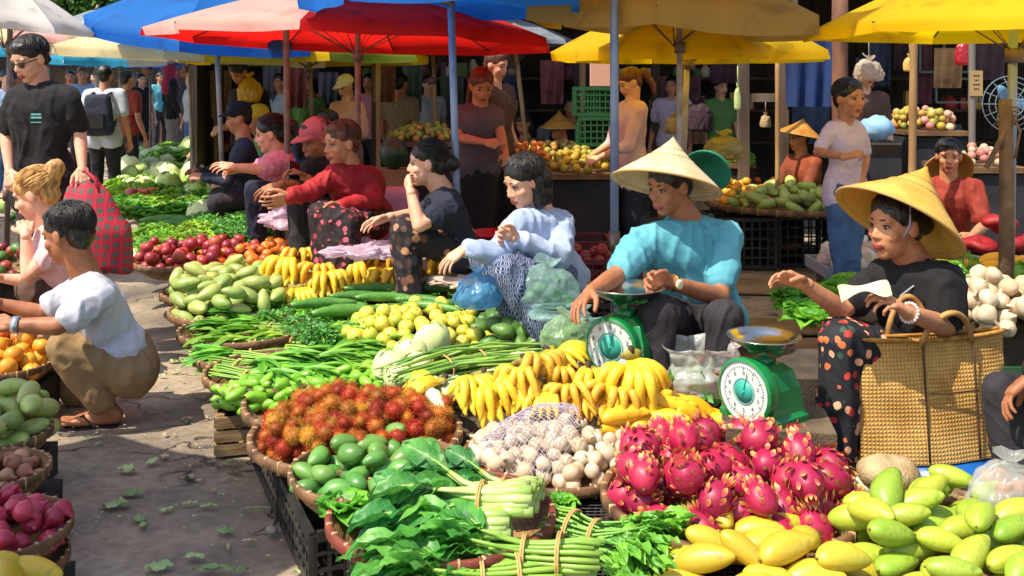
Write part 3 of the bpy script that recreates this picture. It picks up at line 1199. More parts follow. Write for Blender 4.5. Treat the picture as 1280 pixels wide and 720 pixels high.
def rambutan():
    m = MB().ell((0, 0, 0), (.0185, .0185, .021), seg=10, rings=8)
    rn = random.Random(3)
    for i in range(170):
        z = 1 - 2 * (i + .5) / 170
        a = i * 2.39996
        n = V((math.sqrt(1 - z * z) * math.cos(a), math.sqrt(1 - z * z) * math.sin(a), z))
        t = n.orthogonal().normalized()
        t = (Matrix.Rotation(rn.uniform(0, 6.28), 3, n) @ t)
        p = n * .0185
        q = n * .0255 + t * .002
        e = n * .030 + t * rn.uniform(.003, .008)
        u = n.cross(t)
        w = .0011
        m.add([p + t * w, p - t * w * .6 + u * w, p - t * w * .6 - u * w, q + t * w * .6, q - t * w * .5 + u * w * .5, q - t * w * .5 - u * w * .5, e],
              [(0, 1, 4, 3), (1, 2, 5, 4), (2, 0, 3, 5), (3, 4, 6), (4, 5, 6), (5, 3, 6)], 1)
    return m

M_RB = mat('rambutan_skin', '#92230f', .6, rnd=('#b8761a', 1.0, .3))
M_RB2 = mat('rambutan_hair', '#aa2a12', .65, rnd=('#c8982a', 1.0, .28), transl=.2)
M_RB3 = mat('rambutan_hair_red', '#b82c16', .65, rnd=('#c85a18', 1.0, .2), transl=.2)

def bulb(r=.022):
    m = MB()
    prof = [(.0005, -r * .8), (r * .5, -r * .78), (r * .92, -r * .35), (r, 0), (r * .88, r * .45), (r * .45, r * .85), (r * .2, r * 1.05), (r * .16, r * 1.5), (.0005, r * 1.55)]
    m.lathe([(a, -b_) for a, b_ in prof][::-1], 14)
    for i, p in enumerate(m.v):
        a = math.atan2(p.y, p.x)
        k = 1 + .05 * abs(math.sin(a * 3.5))
        m.v[i] = V((p.x * k, p.y * k, -p.z))
    m.f = [f[::-1] for f in m.f]
    return m

def sphere_fruit(r, n=14, rings=10, squash=.94, dimple=.12, seed=1, amt=.04):
    m = MB().ell((0, 0, 0), (r, r, r * squash), seg=n, rings=rings)
    for i, p in enumerate(m.v):
        q = math.hypot(p.x, p.y) / r
        if p.z > 0 and q < .5:
            p = V((p.x, p.y, p.z - dimple * r * (1 - q * 2) ** 2))
        m.v[i] = p * (1 + amt * noise.noise(p / r * 1.3 + V((seed, 0, 0))))
    m.tube([(0, 0, r * (squash - dimple - .05)), (r * .08, 0, r * (squash + .08))], [r * .07, r * .05], 5, 1)
    return m

def banana_bunch(name, n, L=.15, r=.017, label='', spread=1.0, material=None, n2=0):
    """a hand of bananas: curved fruits fan from one crown"""
    rt = root(name, label, 'bananas')
    rn = random.Random(n * 7 + n2)
    rows = [(0, n)] + ([(1, n2)] if n2 else [])
    for row, k_ in rows:
        for k in range(k_):
            t = (k / (k_ - 1) - .5) if k_ > 1 else 0
            a = t * 1.15 * spread
            m = MB()
            pts, rad = [], []
            lift = .02 + .035 * row
            for i in range(10):
                u = i / 9
                bend = math.sin(u * math.pi * .85)
                x = -math.cos(a) * L * u * (1 - .1 * row)
                y = math.sin(a) * L * u * 1.05 + t * .03
                z = lift * math.sin(u * math.pi) * 1.5 + .012 + row * .022 * (1 - u) + rn.uniform(-.001, .001)
                pts.append((x, y + bend * .010 * (1 if t > 0 else -1), z))
                rad.append(r * (.30, .42, .82, .98, 1.03, 1.02, .97, .82, .45, .22)[i])
            m.tube(pts, rad, 7, 0)
            e = V(pts[-1])
            d = (e - V(pts[-2])).normalized()
            m.tube([e - d * .001, e + d * .008], [r * .26, r * .18], 6, 1)
            m.tube([pts[0], V(pts[0]) - (V(pts[1]) - V(pts[0])).normalized() * .012], [r * .33, r * .38], 6, 2)
            o = part('banana', m, [material or M_BAN, M_BTIP, M_BSTEM], rt)
    m = MB()
    m.ell((.014, 0, .02), (.018, .02 + .004 * n * spread, .014), seg=10, rings=7)
    m.tube([(.014, 0, .024), (.04, 0, .034)], [.012, .009], 8, 1)
    part('crown', m, [M_BSTEM, M_BTIP], rt)
    return rt

M_BAN = mat('banana_skin', '#e9b41c', .45, col2='#f2c93a', nscale=10, rnd=('#d9bf34', .7, .12), col3='#b98a20', n3=55)
M_BTIP = mat('banana_tip', '#3a2c16', .8)
M_BSTEM = mat('banana_stem', '#a59a38', .7, col2='#6a5a24', nscale=30)
M_BAN2 = mat('banana_skin_speckled', '#dca21e', .5, col2='#e8b83a', nscale=14, rnd=('#c08e24', .6, .12), col3='#7a5418', n3=45)

def lf(name, a, b_, tr=.35, rn=None, rough=.45):
    return add_veins(mat(name, a, rough, col2=b_, nscale=16, transl=tr, rnd=rn, bump=.25, bscale=45), '#b9d488' if 'pale' not in name else '#eef0cc')

LEAF_DK = lf('leaf_dark', '#2a7430', '#569c40', .35, ('#2a7a40', .6, .2))
LEAF_MD = lf('leaf_mid', '#3f8f24', '#5fae34', .35, ('#7ab83a', .6, .2))
LEAF_LT = lf('leaf_light', '#7fb52e', '#a8cc48', .38, ('#5fa030', .6, .15))
LEAF_YL = lf('leaf_pale', '#b8cc70', '#d8dca0', .35)
STALK_W = mat('stalk_pale', '#c3d48a', .35, col2='#96bc50', nscale=10, transl=.15, stretch=(.4, 3, 3))
STALK_G = mat('stalk_green', '#7fae38', .4, col2='#a4c455', nscale=10, transl=.12, rnd=('#5f9630', .5, .15))
TIE = mat('tie_straw', '#c89a5a', .7)
TIE2 = mat('tie_grey', '#a8a8b0', .6)

def stalk_bundle(name, label, n=16, butt=.13, neck=.10, sr=.008, ll=.2, lw=.09, fan=.55, leafm=None, stalkm=None, cat='greens',
                 r0=.035, ties=1, tie=None, flat=1.0, swell=1.6, droop=.45, ruf=.12, per=1, group=None, seed=1, ltip=1.0, up=.25):
    """tied bunch: butts towards +X, leaves towards -X, local origin at the tie on the ground plane"""
    rn = random.Random(seed)
    rt = root(name, label, cat, group=group)
    st, lv = MB(), MB()
    for k in range(n):
        a = rn.uniform(0, 6.28)
        q = math.sqrt(rn.random())
        oy, oz = math.cos(a) * q * r0, (math.sin(a) * q * .8 + .9) * r0
        by, bz = oy * 1.35, oz * 1.15
        fy = rn.uniform(-1, 1) * fan
        fz = rn.uniform(-.05, up) + (oz / r0 - .9) * .18
        bt = butt * rn.uniform(.85, 1.05)
        e = V((-neck * rn.uniform(.8, 1.2), oy + fy * neck * .7, oz + fz * neck))
        st.tube([(bt, by, bz), (bt * .7, by * 1.05, bz * 1.03), (bt * .35, oy * 1.1, oz * 1.05), (0, oy * .9, oz), (-neck * .5, oy + fy * neck * .25, oz + fz * neck * .4), e],
                [sr * swell * .9, sr * swell, sr * swell * .85, sr, sr * .85, sr * .6], 8, 0, flat)
        for j in range(per):
            d = V((-1, fy * rn.uniform(.7, 1.5) + (rn.uniform(-.6, .6) if per > 1 else 0), fz + rn.uniform(-.05, .25)))
            b0 = e if j == 0 else e.lerp(V((0, oy, oz)), rn.uniform(-.6, .6))
            L = ll * rn.uniform(.7, 1.15)
            upv = V((rn.uniform(-.3, .3), rn.uniform(-.9, .9), 1))
            lv.leaf(b0, d, upv, L, lw * rn.uniform(.7, 1.15), droop=droop * rn.uniform(.5, 1.3), cup=rn.uniform(.1, .5), ruf=ruf, nu=8, nv=4, seed=rn.random() * 50, tip=ltip)
            if lw > .05:
                dn = d.normalized()
                lv.tube([b0, b0 + dn * L * .3 + V((0, 0, .002)), b0 + dn * L * .55 - V((0, 0, droop * L * .2))], [sr * .5, sr * .3, sr * .12], 4, 1, cap=False)
    zmin = .004
    for m in (st, lv):
        for i, p in enumerate(m.v):
            if p.z < zmin:
                m.v[i] = V((p.x, p.y, zmin + .01 * noise.noise(p * 20)))
    part('stalks', st, stalkm or STALK_G, rt)
    part('leaves', lv, [leafm or LEAF_MD, stalkm or STALK_G], rt)
    for k in range(ties):
        m = MB()
        x = .0 + k * butt * .45
        rr = r0 * (1.0 + .25 * k) + sr * .9
        for w in range(2):
            m.tube([(x + w * .006, math.cos(t * .3142) * rr * 1.04, r0 * .9 + math.sin(t * .3142) * rr * .88) for t in range(21)], .0028, 5, cap=False)
        part('tie', m, tie or TIE, rt)
    return rt

def sprig_clump(name, label, n=160, rx=.1, ry=.08, rz=.06, ll=.022, lw=.015, material=None, cat='herbs', seed=1, stalks=0, group=None, ruf=.2, solo_mesh=True):
    rn = random.Random(seed)
    m = MB()
    for k in range(n):
        a = rn.uniform(0, 6.28)
        q = math.sqrt(rn.random())
        z = math.sqrt(max(0, 1 - q * q))
        p = V((math.cos(a) * q * rx, math.sin(a) * q * ry, z * rz * rn.uniform(.75, 1.1) + .004))
        d = V((math.cos(a) * (q + .2) + rn.gauss(0, .5), math.sin(a) * (q + .2) + rn.gauss(0, .5), rn.uniform(-.2, .8)))
        m.leaf(p, d, V((rn.uniform(-.6, .6), rn.uniform(-.6, .6), 1)), ll * rn.uniform(.7, 1.3), lw * rn.uniform(.7, 1.3), droop=rn.uniform(0, .6), cup=.3, ruf=ruf, nu=4, nv=2, seed=rn.random() * 9)
    for k in range(stalks):
        a = rn.uniform(0, 6.28)
        m.tube([(0, 0, .01), (math.cos(a) * rx * .5, math.sin(a) * ry * .5, rz * .7), (math.cos(a) * rx * .95, math.sin(a) * ry * .95, rz * rn.uniform(.2, .9))], [.004, .003, .002], 5, 1, cap=False)
    return m

def lettuce_mesh(r=.09, n=26, seed=2, ruf=.5):
    rn = random.Random(seed)
    m = MB()
    for k in range(n):
        t = k / n
        a = k * 2.4
        up = .25 + 1.6 * (1 - t)
        d = V((math.cos(a), math.sin(a), up))
        m.leaf(V((math.cos(a) * .01, math.sin(a) * .01, .02)), d, V((-math.cos(a) * up, -math.sin(a) * up, 1)), r * (.75 + .5 * t), r * .95, droop=.35, cup=.45, ruf=ruf, nu=7, nv=6, seed=k, tip=1.6)
    return m

def cabbage_mesh(r=.08, seed=1, n=9):
    rn = random.Random(seed)
    m = noisy(MB().ell((0, 0, r * .9), (r * .93, r * .93, r * .86), seg=20, rings=14), 0, 1)
    for k in range(n):
        a = k * 2.4 + rn.uniform(-.2, .2)
        q = Matrix.Rotation(a, 3, 'Z') @ Matrix.Rotation(rn.uniform(.2, 1.2), 3, 'Y')
        o = len(m.v)
        vs, fs = [], []
        for i in range(8):
            for j in range(8):
                th = (i / 7) * 1.7
                ph = (j / 7 - .5) * 2.0 * math.sin(.4 + th * .6)
                rr = r * (1.0 + .03 * (k % 3) + .04 * noise.noise(V((i * .7, j * .7, k))) + (.06 if i == 7 else 0))
                p = V((math.sin(th) * math.cos(ph), math.sin(th) * math.sin(ph), math.cos(th))) * rr
                vs.append(q @ p + V((0, 0, r * .9)))
        for i in range(7):
            for j in range(7):
                b_ = i * 8 + j
                fs.append((b_, b_ + 8, b_ + 9, b_ + 1))
        m.add(vs, fs, 0)
    return m

def long_fruit(L, r, bend=.02, bump=0, seed=1, n=10, seg=12):
    m = MB()
    pts, rad = [], []
    for i in range(seg + 1):
        t = i / seg
        pts.append((L * (t - .5), bend * math.sin(t * math.pi) , 0))
        rad.append(max(.001, r * (math.sin(math.pi * min(.97, max(.03, t))) ** .45)))
    m.tube(pts, rad, n)
    for i, p in enumerate(m.v):
        m.v[i] = p + V((0, noise.noise(p * 60 + V((seed, 0, 0))), noise.noise(p * 60 + V((0, seed, 0))))) * bump
    m.tube([(-L / 2, 0, 0), (-L / 2 - .012, 0, .002)], [r * .25, r * .18], 5, 1)
    return m

def bag_mesh(rx, ry, h, seed=1, tie=True, crumple=.12, seg=84):
    """a soft, knotted plastic bag"""
    m = MB()
    prof = [(.001, .003), (.6, .004), (.92, .08), (1.0, .28), (.97, .5), (.8, .7), (.5, .84), (.22, .9)]
    if tie:
        prof += [(.14, .93), (.26, 1.0), (.42, 1.1)]
    else:
        prof[-2:] = [(.85, .95), (.95, 1.05), (.9, 1.0)]
    # refine
    pp = []
    for i in range(len(prof) - 1):
        for k in range(6):
            t = k / 6
            pp.append((prof[i][0] * (1 - t) + prof[i + 1][0] * t, prof[i][1] * (1 - t) + prof[i + 1][1] * t))
    pp.append(prof[-1])
    m.lathe([(a, b_) for a, b_ in pp], seg)
    for i, p in enumerate(m.v):
        a = math.atan2(p.y, p.x)
        fine_ = noise.turbulence(V((math.cos(a) * 4.2, math.sin(a) * 4.2, p.z * 3.4 + seed * 2)), 3, True) - .45
        k = 1 + crumple * 2.2 * (noise.turbulence(V((math.cos(a) * 1.6, math.sin(a) * 1.6, p.z * 1.8 + seed)), 4, True) - .45) + crumple * .5 * (noise.noise(V((math.cos(a) * 2.5, math.sin(a) * 2.5, p.z * 2.2 + seed))) * 1.1 + .5 * abs(noise.noise(V((math.cos(a) * 6, math.sin(a) * 6, p.z * 4 + seed)))) + .4 * abs(math.sin(a * 9 + seed + 2 * p.z)) * p.z ** 2)
        k += .16 * fine_ * (.35 + min(1, p.z))
        zz = p.z * (1 + .15 * noise.noise(V((p.x * 2, p.y * 2, seed))))
        m.v[i] = V((p.x * k * rx, p.y * k * ry, max(.002, zz * h)))
    return m

def plastic(name, col, alpha=.6, tr=.4, rough=.25):
    m = mat(name, col, rough, transl=tr, alpha=alpha, bump=.5, bscale=22, spec=.8)
    return m
# ------------------------------------------------------------------ umbrellas
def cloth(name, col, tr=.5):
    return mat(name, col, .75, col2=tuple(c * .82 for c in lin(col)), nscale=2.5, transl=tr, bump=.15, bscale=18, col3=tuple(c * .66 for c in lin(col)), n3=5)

C_RED = cloth('canopy_red', '#e42018', .62)
C_PINK = cloth('canopy_pink', '#f4c0b6', .55)
C_BLUE = cloth('canopy_blue', '#2482e0', .6)
C_WHITE = cloth('canopy_white', '#ded8d2', .4)
C_YEL = cloth('canopy_yellow', '#f8d00a', .65)
C_TAN = cloth('canopy_tan', '#b89448', .28)
C_GOLD = cloth('canopy_gold', '#d6a420', .35)
C_GREEN = cloth('canopy_green', '#8aa02c', .45)
C_CREAM = cloth('canopy_cream', '#ecdca8', .45)
C_GREY = cloth('canopy_grey', '#8d97a3', .35)
C_CYAN = cloth('canopy_cyan', '#2f9fc4', .45)
C_PEACH = cloth('canopy_peach', '#d8a878', .4)
M_RIB = mat('umbrella_rib', '#6a5a52', .5, metal=.3)
M_POLE_BLUE = mat('pole_blue_grey', '#66789a', .4, col2='#8a96ae', nscale=6, metal=.3)
M_POLE_RUST = mat('pole_rust', '#7c6660', .5, col2='#58423a', nscale=9)
M_POLE_WHITE = mat('pole_white', '#b3a79c', .5, col2='#7d746c', nscale=9)
M_BAMBOO = mat('bamboo', '#a8875a', .6, col2='#7a5a36', nscale=6, stretch=(1, 1, .3), bump=.2)
M_DARKWOOD = mat('dark_wood', '#5a4232', .8, col2='#33261c', nscale=5, stretch=(1, 1, .2), bump=.4)

def umbrella(label, px, rim_y, Y, r, n, cols, polem, rise=.45, tilt=(0, 0), rot=0, pole_px=None, pr=.018, val=.1, sag=.05, pole_bottom=0, group='market umbrellas over the stalls', phase=0, pole=True, rimz=None):
    """rim_y: pixel row of the rim at distance Y"""
    top = W(px, rim_y, Y)
    if rimz:
        top.z = rimz
    pb = V((((pole_px if pole_px is not None else px) - 640) / F * Y, Y, pole_bottom))
    rt = root('market_umbrella', label, 'umbrella', pb, group=group)
    Q = Matrix.Rotation(tilt[1], 3, 'Y') @ Matrix.Rotation(tilt[0], 3, 'X') @ Matrix.Rotation(rot, 3, 'Z')
    o = top - pb
    m = MB()
    K, S = 6, 6
    for i in range(n):
        a0, a1 = 2 * math.pi * i / n, 2 * math.pi * (i + 1) / n
        vs, fs = [], []
        for j in range(S + 1):
            t = j / S
            for k in range(K + 1):
                u = k / K
                e = V((math.cos(a0), math.sin(a0), 0)).lerp(V((math.cos(a1), math.sin(a1), 0)), u)
                sg = math.sin(math.pi * u)
                rr = r * t * (1 - .07 * sg * t)
                z = rise * (1 - t ** 1.35) - sag * sg * t * (1 - t) * 1.6 + .02 * sg * t * t
                vs.append(V((e.x * rr, e.y * rr, z)))
        if val:
            for w in (1, 2):
                for k in range(K + 1):
                    u = k / K
                    e = V((math.cos(a0), math.sin(a0), 0)).lerp(V((math.cos(a1), math.sin(a1), 0)), u)
                    sg = math.sin(math.pi * u)
                    rr = r * (1 - .07 * sg) + .012 * w * math.sin(u * 9 + i)
                    vs.append(V((e.x * rr, e.y * rr, .02 * sg - val * w / 2 * (.75 + .35 * sg) )))
        rows = S + (2 if val else 0)
        for j in range(rows):
            for k in range(K):
                q = j * (K + 1) + k
                fs.append((q, q + K + 1, q + K + 2, q + 1))
        m.add([o + Q @ p for p in vs], fs, (i + phase) % len(cols))
    part('canopy', m, cols, rt)
    for i in range(n):
        a = 2 * math.pi * i / n
        pts = []
        for j in range(7):
            t = j / 6
            pts.append(o + Q @ V((math.cos(a) * r * t, math.sin(a) * r * t, rise * (1 - t ** 1.35) - .012)))
        rb = part('rib', MB().tube(pts, .006, 5), M_RIB, rt)
    m = MB()
    for i in range(n):
        a = 2 * math.pi * i / n
        m.tube([o + Q @ V((0, 0, rise - .5)), o + Q @ V((math.cos(a) * r * .5, math.sin(a) * r * .5, rise * (1 - .5 ** 1.35) - .015))], .004, 4)
    part('stretcher', m, M_RIB, rt)
    hub = o + Q @ V((0, 0, rise))
    if pole:
        part('pole', MB().tube([(0, 0, 0), V((0, 0, 0)).lerp(hub, .5), hub], pr, 12), polem, rt)
        part('hub', MB().tube([hub - V((0, 0, .54)), hub - V((0, 0, .47))], pr * 1.9, 10), M_RIB, rt)
        part('finial', MB().tube([hub - V((0, 0, .01)), hub + V((0, 0, .03)), hub + V((0, 0, .07))], [.05, .03, .012], 10), M_RIB, rt)
        part('clamp', MB().tube([(0, 0, .62), (0, 0, .72)], pr * 1.35, 10), M_RIB, rt)
    return rt
# ================================================================== SETTING
def ground_material():
    m = bpy.data.materials.new('paving')
    m.use_nodes = True
    N, L = m.node_tree.nodes, m.node_tree.links
    b = N['Principled BSDF']
    b.inputs['Roughness'].default_value = .78
    tc = N.new('ShaderNodeTexCoord')
    P = tc.outputs['Object']
    n1 = N.new('ShaderNodeTexNoise'); n1.inputs['Scale'].default_value = 1.3; n1.inputs['Detail'].default_value = 8
    L.new(P, n1.inputs['Vector'])
    n2 = N.new('ShaderNodeTexNoise'); n2.inputs['Scale'].default_value = 26; n2.inputs['Detail'].default_value = 6
    L.new(P, n2.inputs['Vector'])
    cr = N.new('ShaderNodeValToRGB')
    e = cr.color_ramp.elements
    e[0].position, e[0].color = .32, (*lin('#5a524b'), 1)
    e[1].position, e[1].color = .70, (*lin('#b4a48c'), 1)
    e.new(.5).color = (*lin('#887a68'), 1)
    L.new(n1.outputs[0], cr.inputs[0])
    mx = N.new('ShaderNodeMix'); mx.data_type = 'RGBA'; mx.blend_type = 'OVERLAY'
    mx.inputs[0].default_value = .55
    L.new(cr.outputs[0], mx.inputs[6]); L.new(n2.outputs[0], mx.inputs[7])
    # cracks: distorted cell borders, stretched across the aisle
    mp = N.new('ShaderNodeMapping'); mp.inputs['Scale'].default_value = (.9, 2.0, 1)
    nd = N.new('ShaderNodeTexNoise'); nd.inputs['Scale'].default_value = 3.2; nd.inputs['Detail'].default_value = 5
    L.new(P, nd.inputs['Vector'])
    mv = N.new('ShaderNodeMix'); mv.data_type = 'VECTOR'; mv.inputs[0].default_value = .35
    L.new(P, mv.inputs[4]); L.new(nd.outputs['Color'], mv.inputs[5])
    L.new(mv.outputs[1], mp.inputs[0])
    v = N.new('ShaderNodeTexVoronoi'); v.feature = 'DISTANCE_TO_EDGE'; v.inputs['Scale'].default_value = 1.5
    L.new(mp.outputs[0], v.inputs['Vector'])
    mr = N.new('ShaderNodeMapRange'); mr.inputs[1].default_value, mr.inputs[2].default_value = .0, .016
    mr.inputs[3].default_value, mr.inputs[4].default_value = 0.0, 1
    L.new(v.outputs[0], mr.inputs[0])
    # cracks only in places
    nk = N.new('ShaderNodeTexNoise'); nk.inputs['Scale'].default_value = 1.9
    L.new(P, nk.inputs['Vector'])
    mk = N.new('ShaderNodeMapRange'); mk.inputs[1].default_value, mk.inputs[2].default_value = .45, .55
    L.new(nk.outputs[0], mk.inputs[0])
    mxx = N.new('ShaderNodeMath'); mxx.operation = 'MAXIMUM'
    L.new(mr.outputs[0], mxx.inputs[0]); L.new(mk.outputs[0], mxx.inputs[1])
    m2 = N.new('ShaderNodeMix'); m2.data_type = 'RGBA'
    m2.inputs[6].default_value = (*lin('#2c2320'), 1)
    L.new(mxx.outputs[0], m2.inputs[0]); L.new(mx.outputs[2], m2.inputs[7])
    L.new(m2.outputs[2], b.inputs['Base Color'])
    ad = N.new('ShaderNodeMath'); ad.operation = 'MULTIPLY_ADD'
    L.new(n2.outputs[0], ad.inputs[0]); ad.inputs[1].default_value = .35
    L.new(mxx.outputs[0], ad.inputs[2])
    a2 = N.new('ShaderNodeMath'); a2.operation = 'MULTIPLY_ADD'
    L.new(n1.outputs[0], a2.inputs[0]); a2.inputs[1].default_value = 2.0
    L.new(ad.outputs[0], a2.inputs[2])
    bp = N.new('ShaderNodeBump'); bp.inputs['Strength'].default_value = .7; bp.inputs['Distance'].default_value = .02
    L.new(a2.outputs[0], bp.inputs['Height']); L.new(bp.outputs[0], b.inputs['Normal'])
    return m

m = MB()
nx, ny = 90, 90
for j in range(ny + 1):
    for i in range(nx + 1):
        x = -7 + 14 * i / nx
        y = .5 + 14 * j / ny
        edge = i in (0, nx) or j in (0, ny)
        m.v.append(V((x, y, -.012 if edge else .010 * noise.noise(V((x * 1.6, y * 1.6, 2))) - .01)))
for j in range(ny):
    for i in range(nx):
        a = j * (nx + 1) + i
        m.f.append((a, a + 1, a + nx + 2, a + nx + 1)); m.m.append(0)
M_GROUND = ground_material()
struct('paving', m, M_GROUND, smooth=True)
struct('ground', MB().add([(-300, -60, -.03), (300, -60, -.03), (300, 500, -.03), (-300, 500, -.03)], [(0, 1, 2, 3)]), M_GROUND)

def A(px, Y, z):
    return V(((px - 640) / F * Y, Y, z))

# ------------------------------------------------------------------ platforms and stall tables
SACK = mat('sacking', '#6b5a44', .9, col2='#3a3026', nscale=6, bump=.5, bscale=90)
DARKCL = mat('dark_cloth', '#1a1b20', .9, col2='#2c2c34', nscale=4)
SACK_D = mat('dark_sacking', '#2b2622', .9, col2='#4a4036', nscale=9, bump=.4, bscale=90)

def prism(poly, z0, z1):
    n = len(poly)
    m = MB()
    m.add([(x, y, z0) for x, y in poly] + [(x, y, z1) for x, y in poly], [tuple(range(n - 1, -1, -1)), tuple(range(n, 2 * n))] + [(i, (i + 1) % n, n + (i + 1) % n, n + i) for i in range(n)])
    return m

def XL(Y):
    return -.87 - .43 * (Y - 3.38)

def XR(Y):
    pts = [(2.0, 2.0), (3.0, 1.4), (3.5, .95), (4.43, .32), (6.0, -.39), (7.6, -1.4), (10.9, -2.7), (17, -4.2)]
    for (a, b_), (c, d) in zip(pts, pts[1:]):
        if a <= Y <= c:
            return b_ + (d - b_) * (Y - a) / (c - a)
    return pts[-1][1]

ys = [3.35, 3.8, 4.4, 5, 6, 7, 8, 9, 10.5, 12, 14, 17]
poly = [(XL(y) + .52, y) for y in ys[::-1]][::-1]
poly = [(XL(y) + .50, y) for y in ys] + [(XR(y), y) for y in ys[::-1]]
poly = poly[::-1]
rt = root('display_platform', 'long low platform covered with sacking under the vegetable heaps', 'platform', (0, 0, 0))
part('deck', prism(poly, .13, .2), SACK, rt, smooth=False)
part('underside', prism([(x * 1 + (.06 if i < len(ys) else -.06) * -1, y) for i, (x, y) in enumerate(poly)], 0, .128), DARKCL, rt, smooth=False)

# black crates carrying the baskets along the aisle
eang = math.atan2(1, -.43)
for i, y in enumerate((2.72, 3.2, 3.68, 4.16, 4.64, 5.12, 5.6)):
    x = XL(y) + .30 + (.1 if i == 0 else 0)
    crate((x, y, 0), (.46, .40, .19), 'black slatted crate under the baskets along the aisle', rot=eang, group='black crates carrying the baskets', rows=3, cols=8)
crate((XL(6.5) + .45, 6.5, 0), (.6, .45, .24), 'dark green crate under the basket of red apples', mat('dkgreen_plastic', '#20402c', .5), rot=eang, rows=3, cols=8)
crate((.05, 2.75, 0), (.5, .42, .19), 'black mesh crate between bok choy basket and celery bunch', rot=.1, rows=3, cols=10)
crate((.58, 2.75, 0), (.5, .42, .19), 'black crate under the celery bunch and yellow mangoes', rot=-.05, rows=3, cols=10)
# wire mesh tray top, seen between the baskets
mm = MB()
for i in range(34):
    x = -.12 + i * .022
    mm.tube([(x, 2.58, .2 + .004 * math.sin(i)), (x + .1, 3.25, .2 + .004 * math.cos(i))], .0022, 4)
for i in range(30):
    y = 2.58 + i * .0225
    mm.tube([(-.14 + i * .003, y, .203), (.62 + i * .003, y, .203)], .0022, 4)
solo('mesh_tray', mm, BLACK_PL, 'black mesh tray lying between garlic basket and celery bunch', 'tray')
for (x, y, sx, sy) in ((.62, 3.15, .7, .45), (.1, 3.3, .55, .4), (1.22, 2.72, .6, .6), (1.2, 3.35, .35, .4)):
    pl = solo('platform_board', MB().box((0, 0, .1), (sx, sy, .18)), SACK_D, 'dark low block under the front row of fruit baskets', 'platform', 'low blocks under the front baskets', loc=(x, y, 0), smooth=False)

# ------------------------------------------------------------------ baskets along the stall
def Bk(px, py, z, r, h, label, **k):
    c = G(px, py, z)
    basket(c, r, h, label, **k)
    return c

b1 = Bk(552, 640, .30, .315, .10, 'red rimmed bamboo basket holding the big leafy bok choy', rim=BK_RED)
b2 = Bk(474, 584, .30, .275, .10, 'bamboo basket heaped with small dark green mangoes')
b3 = Bk(446, 540, .285, .365, .09, 'wide bamboo basket heaped with red and orange rambutans')
b4 = Bk(425, 500, .29, .36, .08, 'shallow bamboo tray just behind the rambutan basket')
b5 = Bk(345, 462, .31, .29, .10, 'bamboo basket with green stalks, next beyond the wooden crate')
b6 = Bk(322, 437, .30, .29, .10, 'bamboo basket of leafy stalks, second beyond the wooden crate')
b7 = Bk(303, 411, .31, .30, .10, 'bamboo basket of dark greens, third beyond the wooden crate')
b8 = Bk(287, 386, .30, .31, .10, 'bamboo basket of pale green mangoes nearest the dark greens')
b9 = Bk(276, 362, .31, .33, .10, 'bamboo basket of pale green mangoes nearest the red apples')
b10 = Bk(248, 322, .36, .42, .10, 'round bamboo basket heaped with small red apples')
bd = Bk(915, 618, .27, .385, .07, 'flat bamboo basket piled with pink dragon fruit')
bg = Bk(692, 568, .25, .31, .05, 'flat woven basket of garlic bulbs beside the rambutans')
bm_ = Bk(1195, 686, .27, .40, .08, 'bamboo basket heaped with pale green mangoes by the woven bag')
wood_crate(V((-1.16, 4.2, 0)), (.16, .42, .165), 'weathered wooden crate beside the rambutan basket', rot=.25)

# ------------------------------------------------------------------ fruit prototypes
p_mg = proto('green_mango', mango_mesh(.054, .037), [M_MANGO_GREEN, M_STEM], 'mango')
p_ml = proto('pale_mango', mango_mesh(.082, .046), [M_MANGO_LIGHT, M_STEM], 'mango')
p_mp = proto('green_yellow_mango', mango_mesh(.088, .047, 22, .008), [M_MANGO_PALE, M_STEM], 'mango')
p_my = proto('yellow_mango', mango_mesh(.085, .044, 22, .008), [M_MANGO_YEL, M_STEM], 'mango')
p_mr = proto('ripe_mango', mango_mesh(.078, .036, 18, .012), [M_MANGO_RIPE, M_STEM], 'mango')
p_df = proto('dragon_fruit', dragonfruit(), [M_DF, M_DF2, M_DF3, M_STEM], 'dragon fruit')
p_rb = proto('rambutan', rambutan(), [M_RB, M_RB2], 'rambutan')
p_rb2 = proto('rambutan', p_rb.data.copy(), None, 'rambutan'); p_rb2.data.materials[1] = M_RB3
M_GAR = mat('garlic_skin', '#d8cbb4', .6, col2='#b5a58c', nscale=30, bump=.2, rnd=('#b89a72', .6, .1))
M_LONG = mat('longan_skin', '#b9945e', .6, col2='#8f6c40', nscale=25, rnd=('#d9c49a', .8, .1))
p_ga = proto('garlic_bulb', bulb(.027), [M_GAR], 'garlic')
M_LIME = mat('guava_skin', '#c3bc35', .45, col2='#98ab32', nscale=7, rnd=('#e0cf55', .8, .1), bump=.15, bscale=120)
p_li = proto('guava', sphere_fruit(.036, seed=2), [M_LIME, M_STEM], 'guava')
M_DKG = mat('avocado_skin', '#35602c', .4, col2='#4f7d36', nscale=10, rnd=('#6a8a3c', .6, .15), bump=.3, bscale=90)
p_av = proto('avocado', mango_mesh(.058, .042, 14, .0, .22), [M_DKG, M_STEM], 'avocado')
M_APP = mat('apple_red', '#a02a30', .42, col2='#c0643e', nscale=9, rnd=('#701a34', .8, .2), ramp=(.42, .62))
p_ap = proto('red_apple', sphere_fruit(.036, 12, 9), [M_APP, M_STEM], 'apple')
M_TOM = mat('tomato_skin', '#d04a1c', .35, col2='#d8702a', nscale=6, rnd=('#d89030', .7, .1))
p_to = proto('tomato', sphere_fruit(.036, 12, 9, .85), [M_TOM, M_STEM], 'tomato')
M_ORG = mat('orange_peel', '#e08a18', .5, rnd=('#e0b030', .8, .1), bump=.2, bscale=150)
p_or = proto('orange', sphere_fruit(.038, 12, 9), [M_ORG, M_STEM], 'orange')
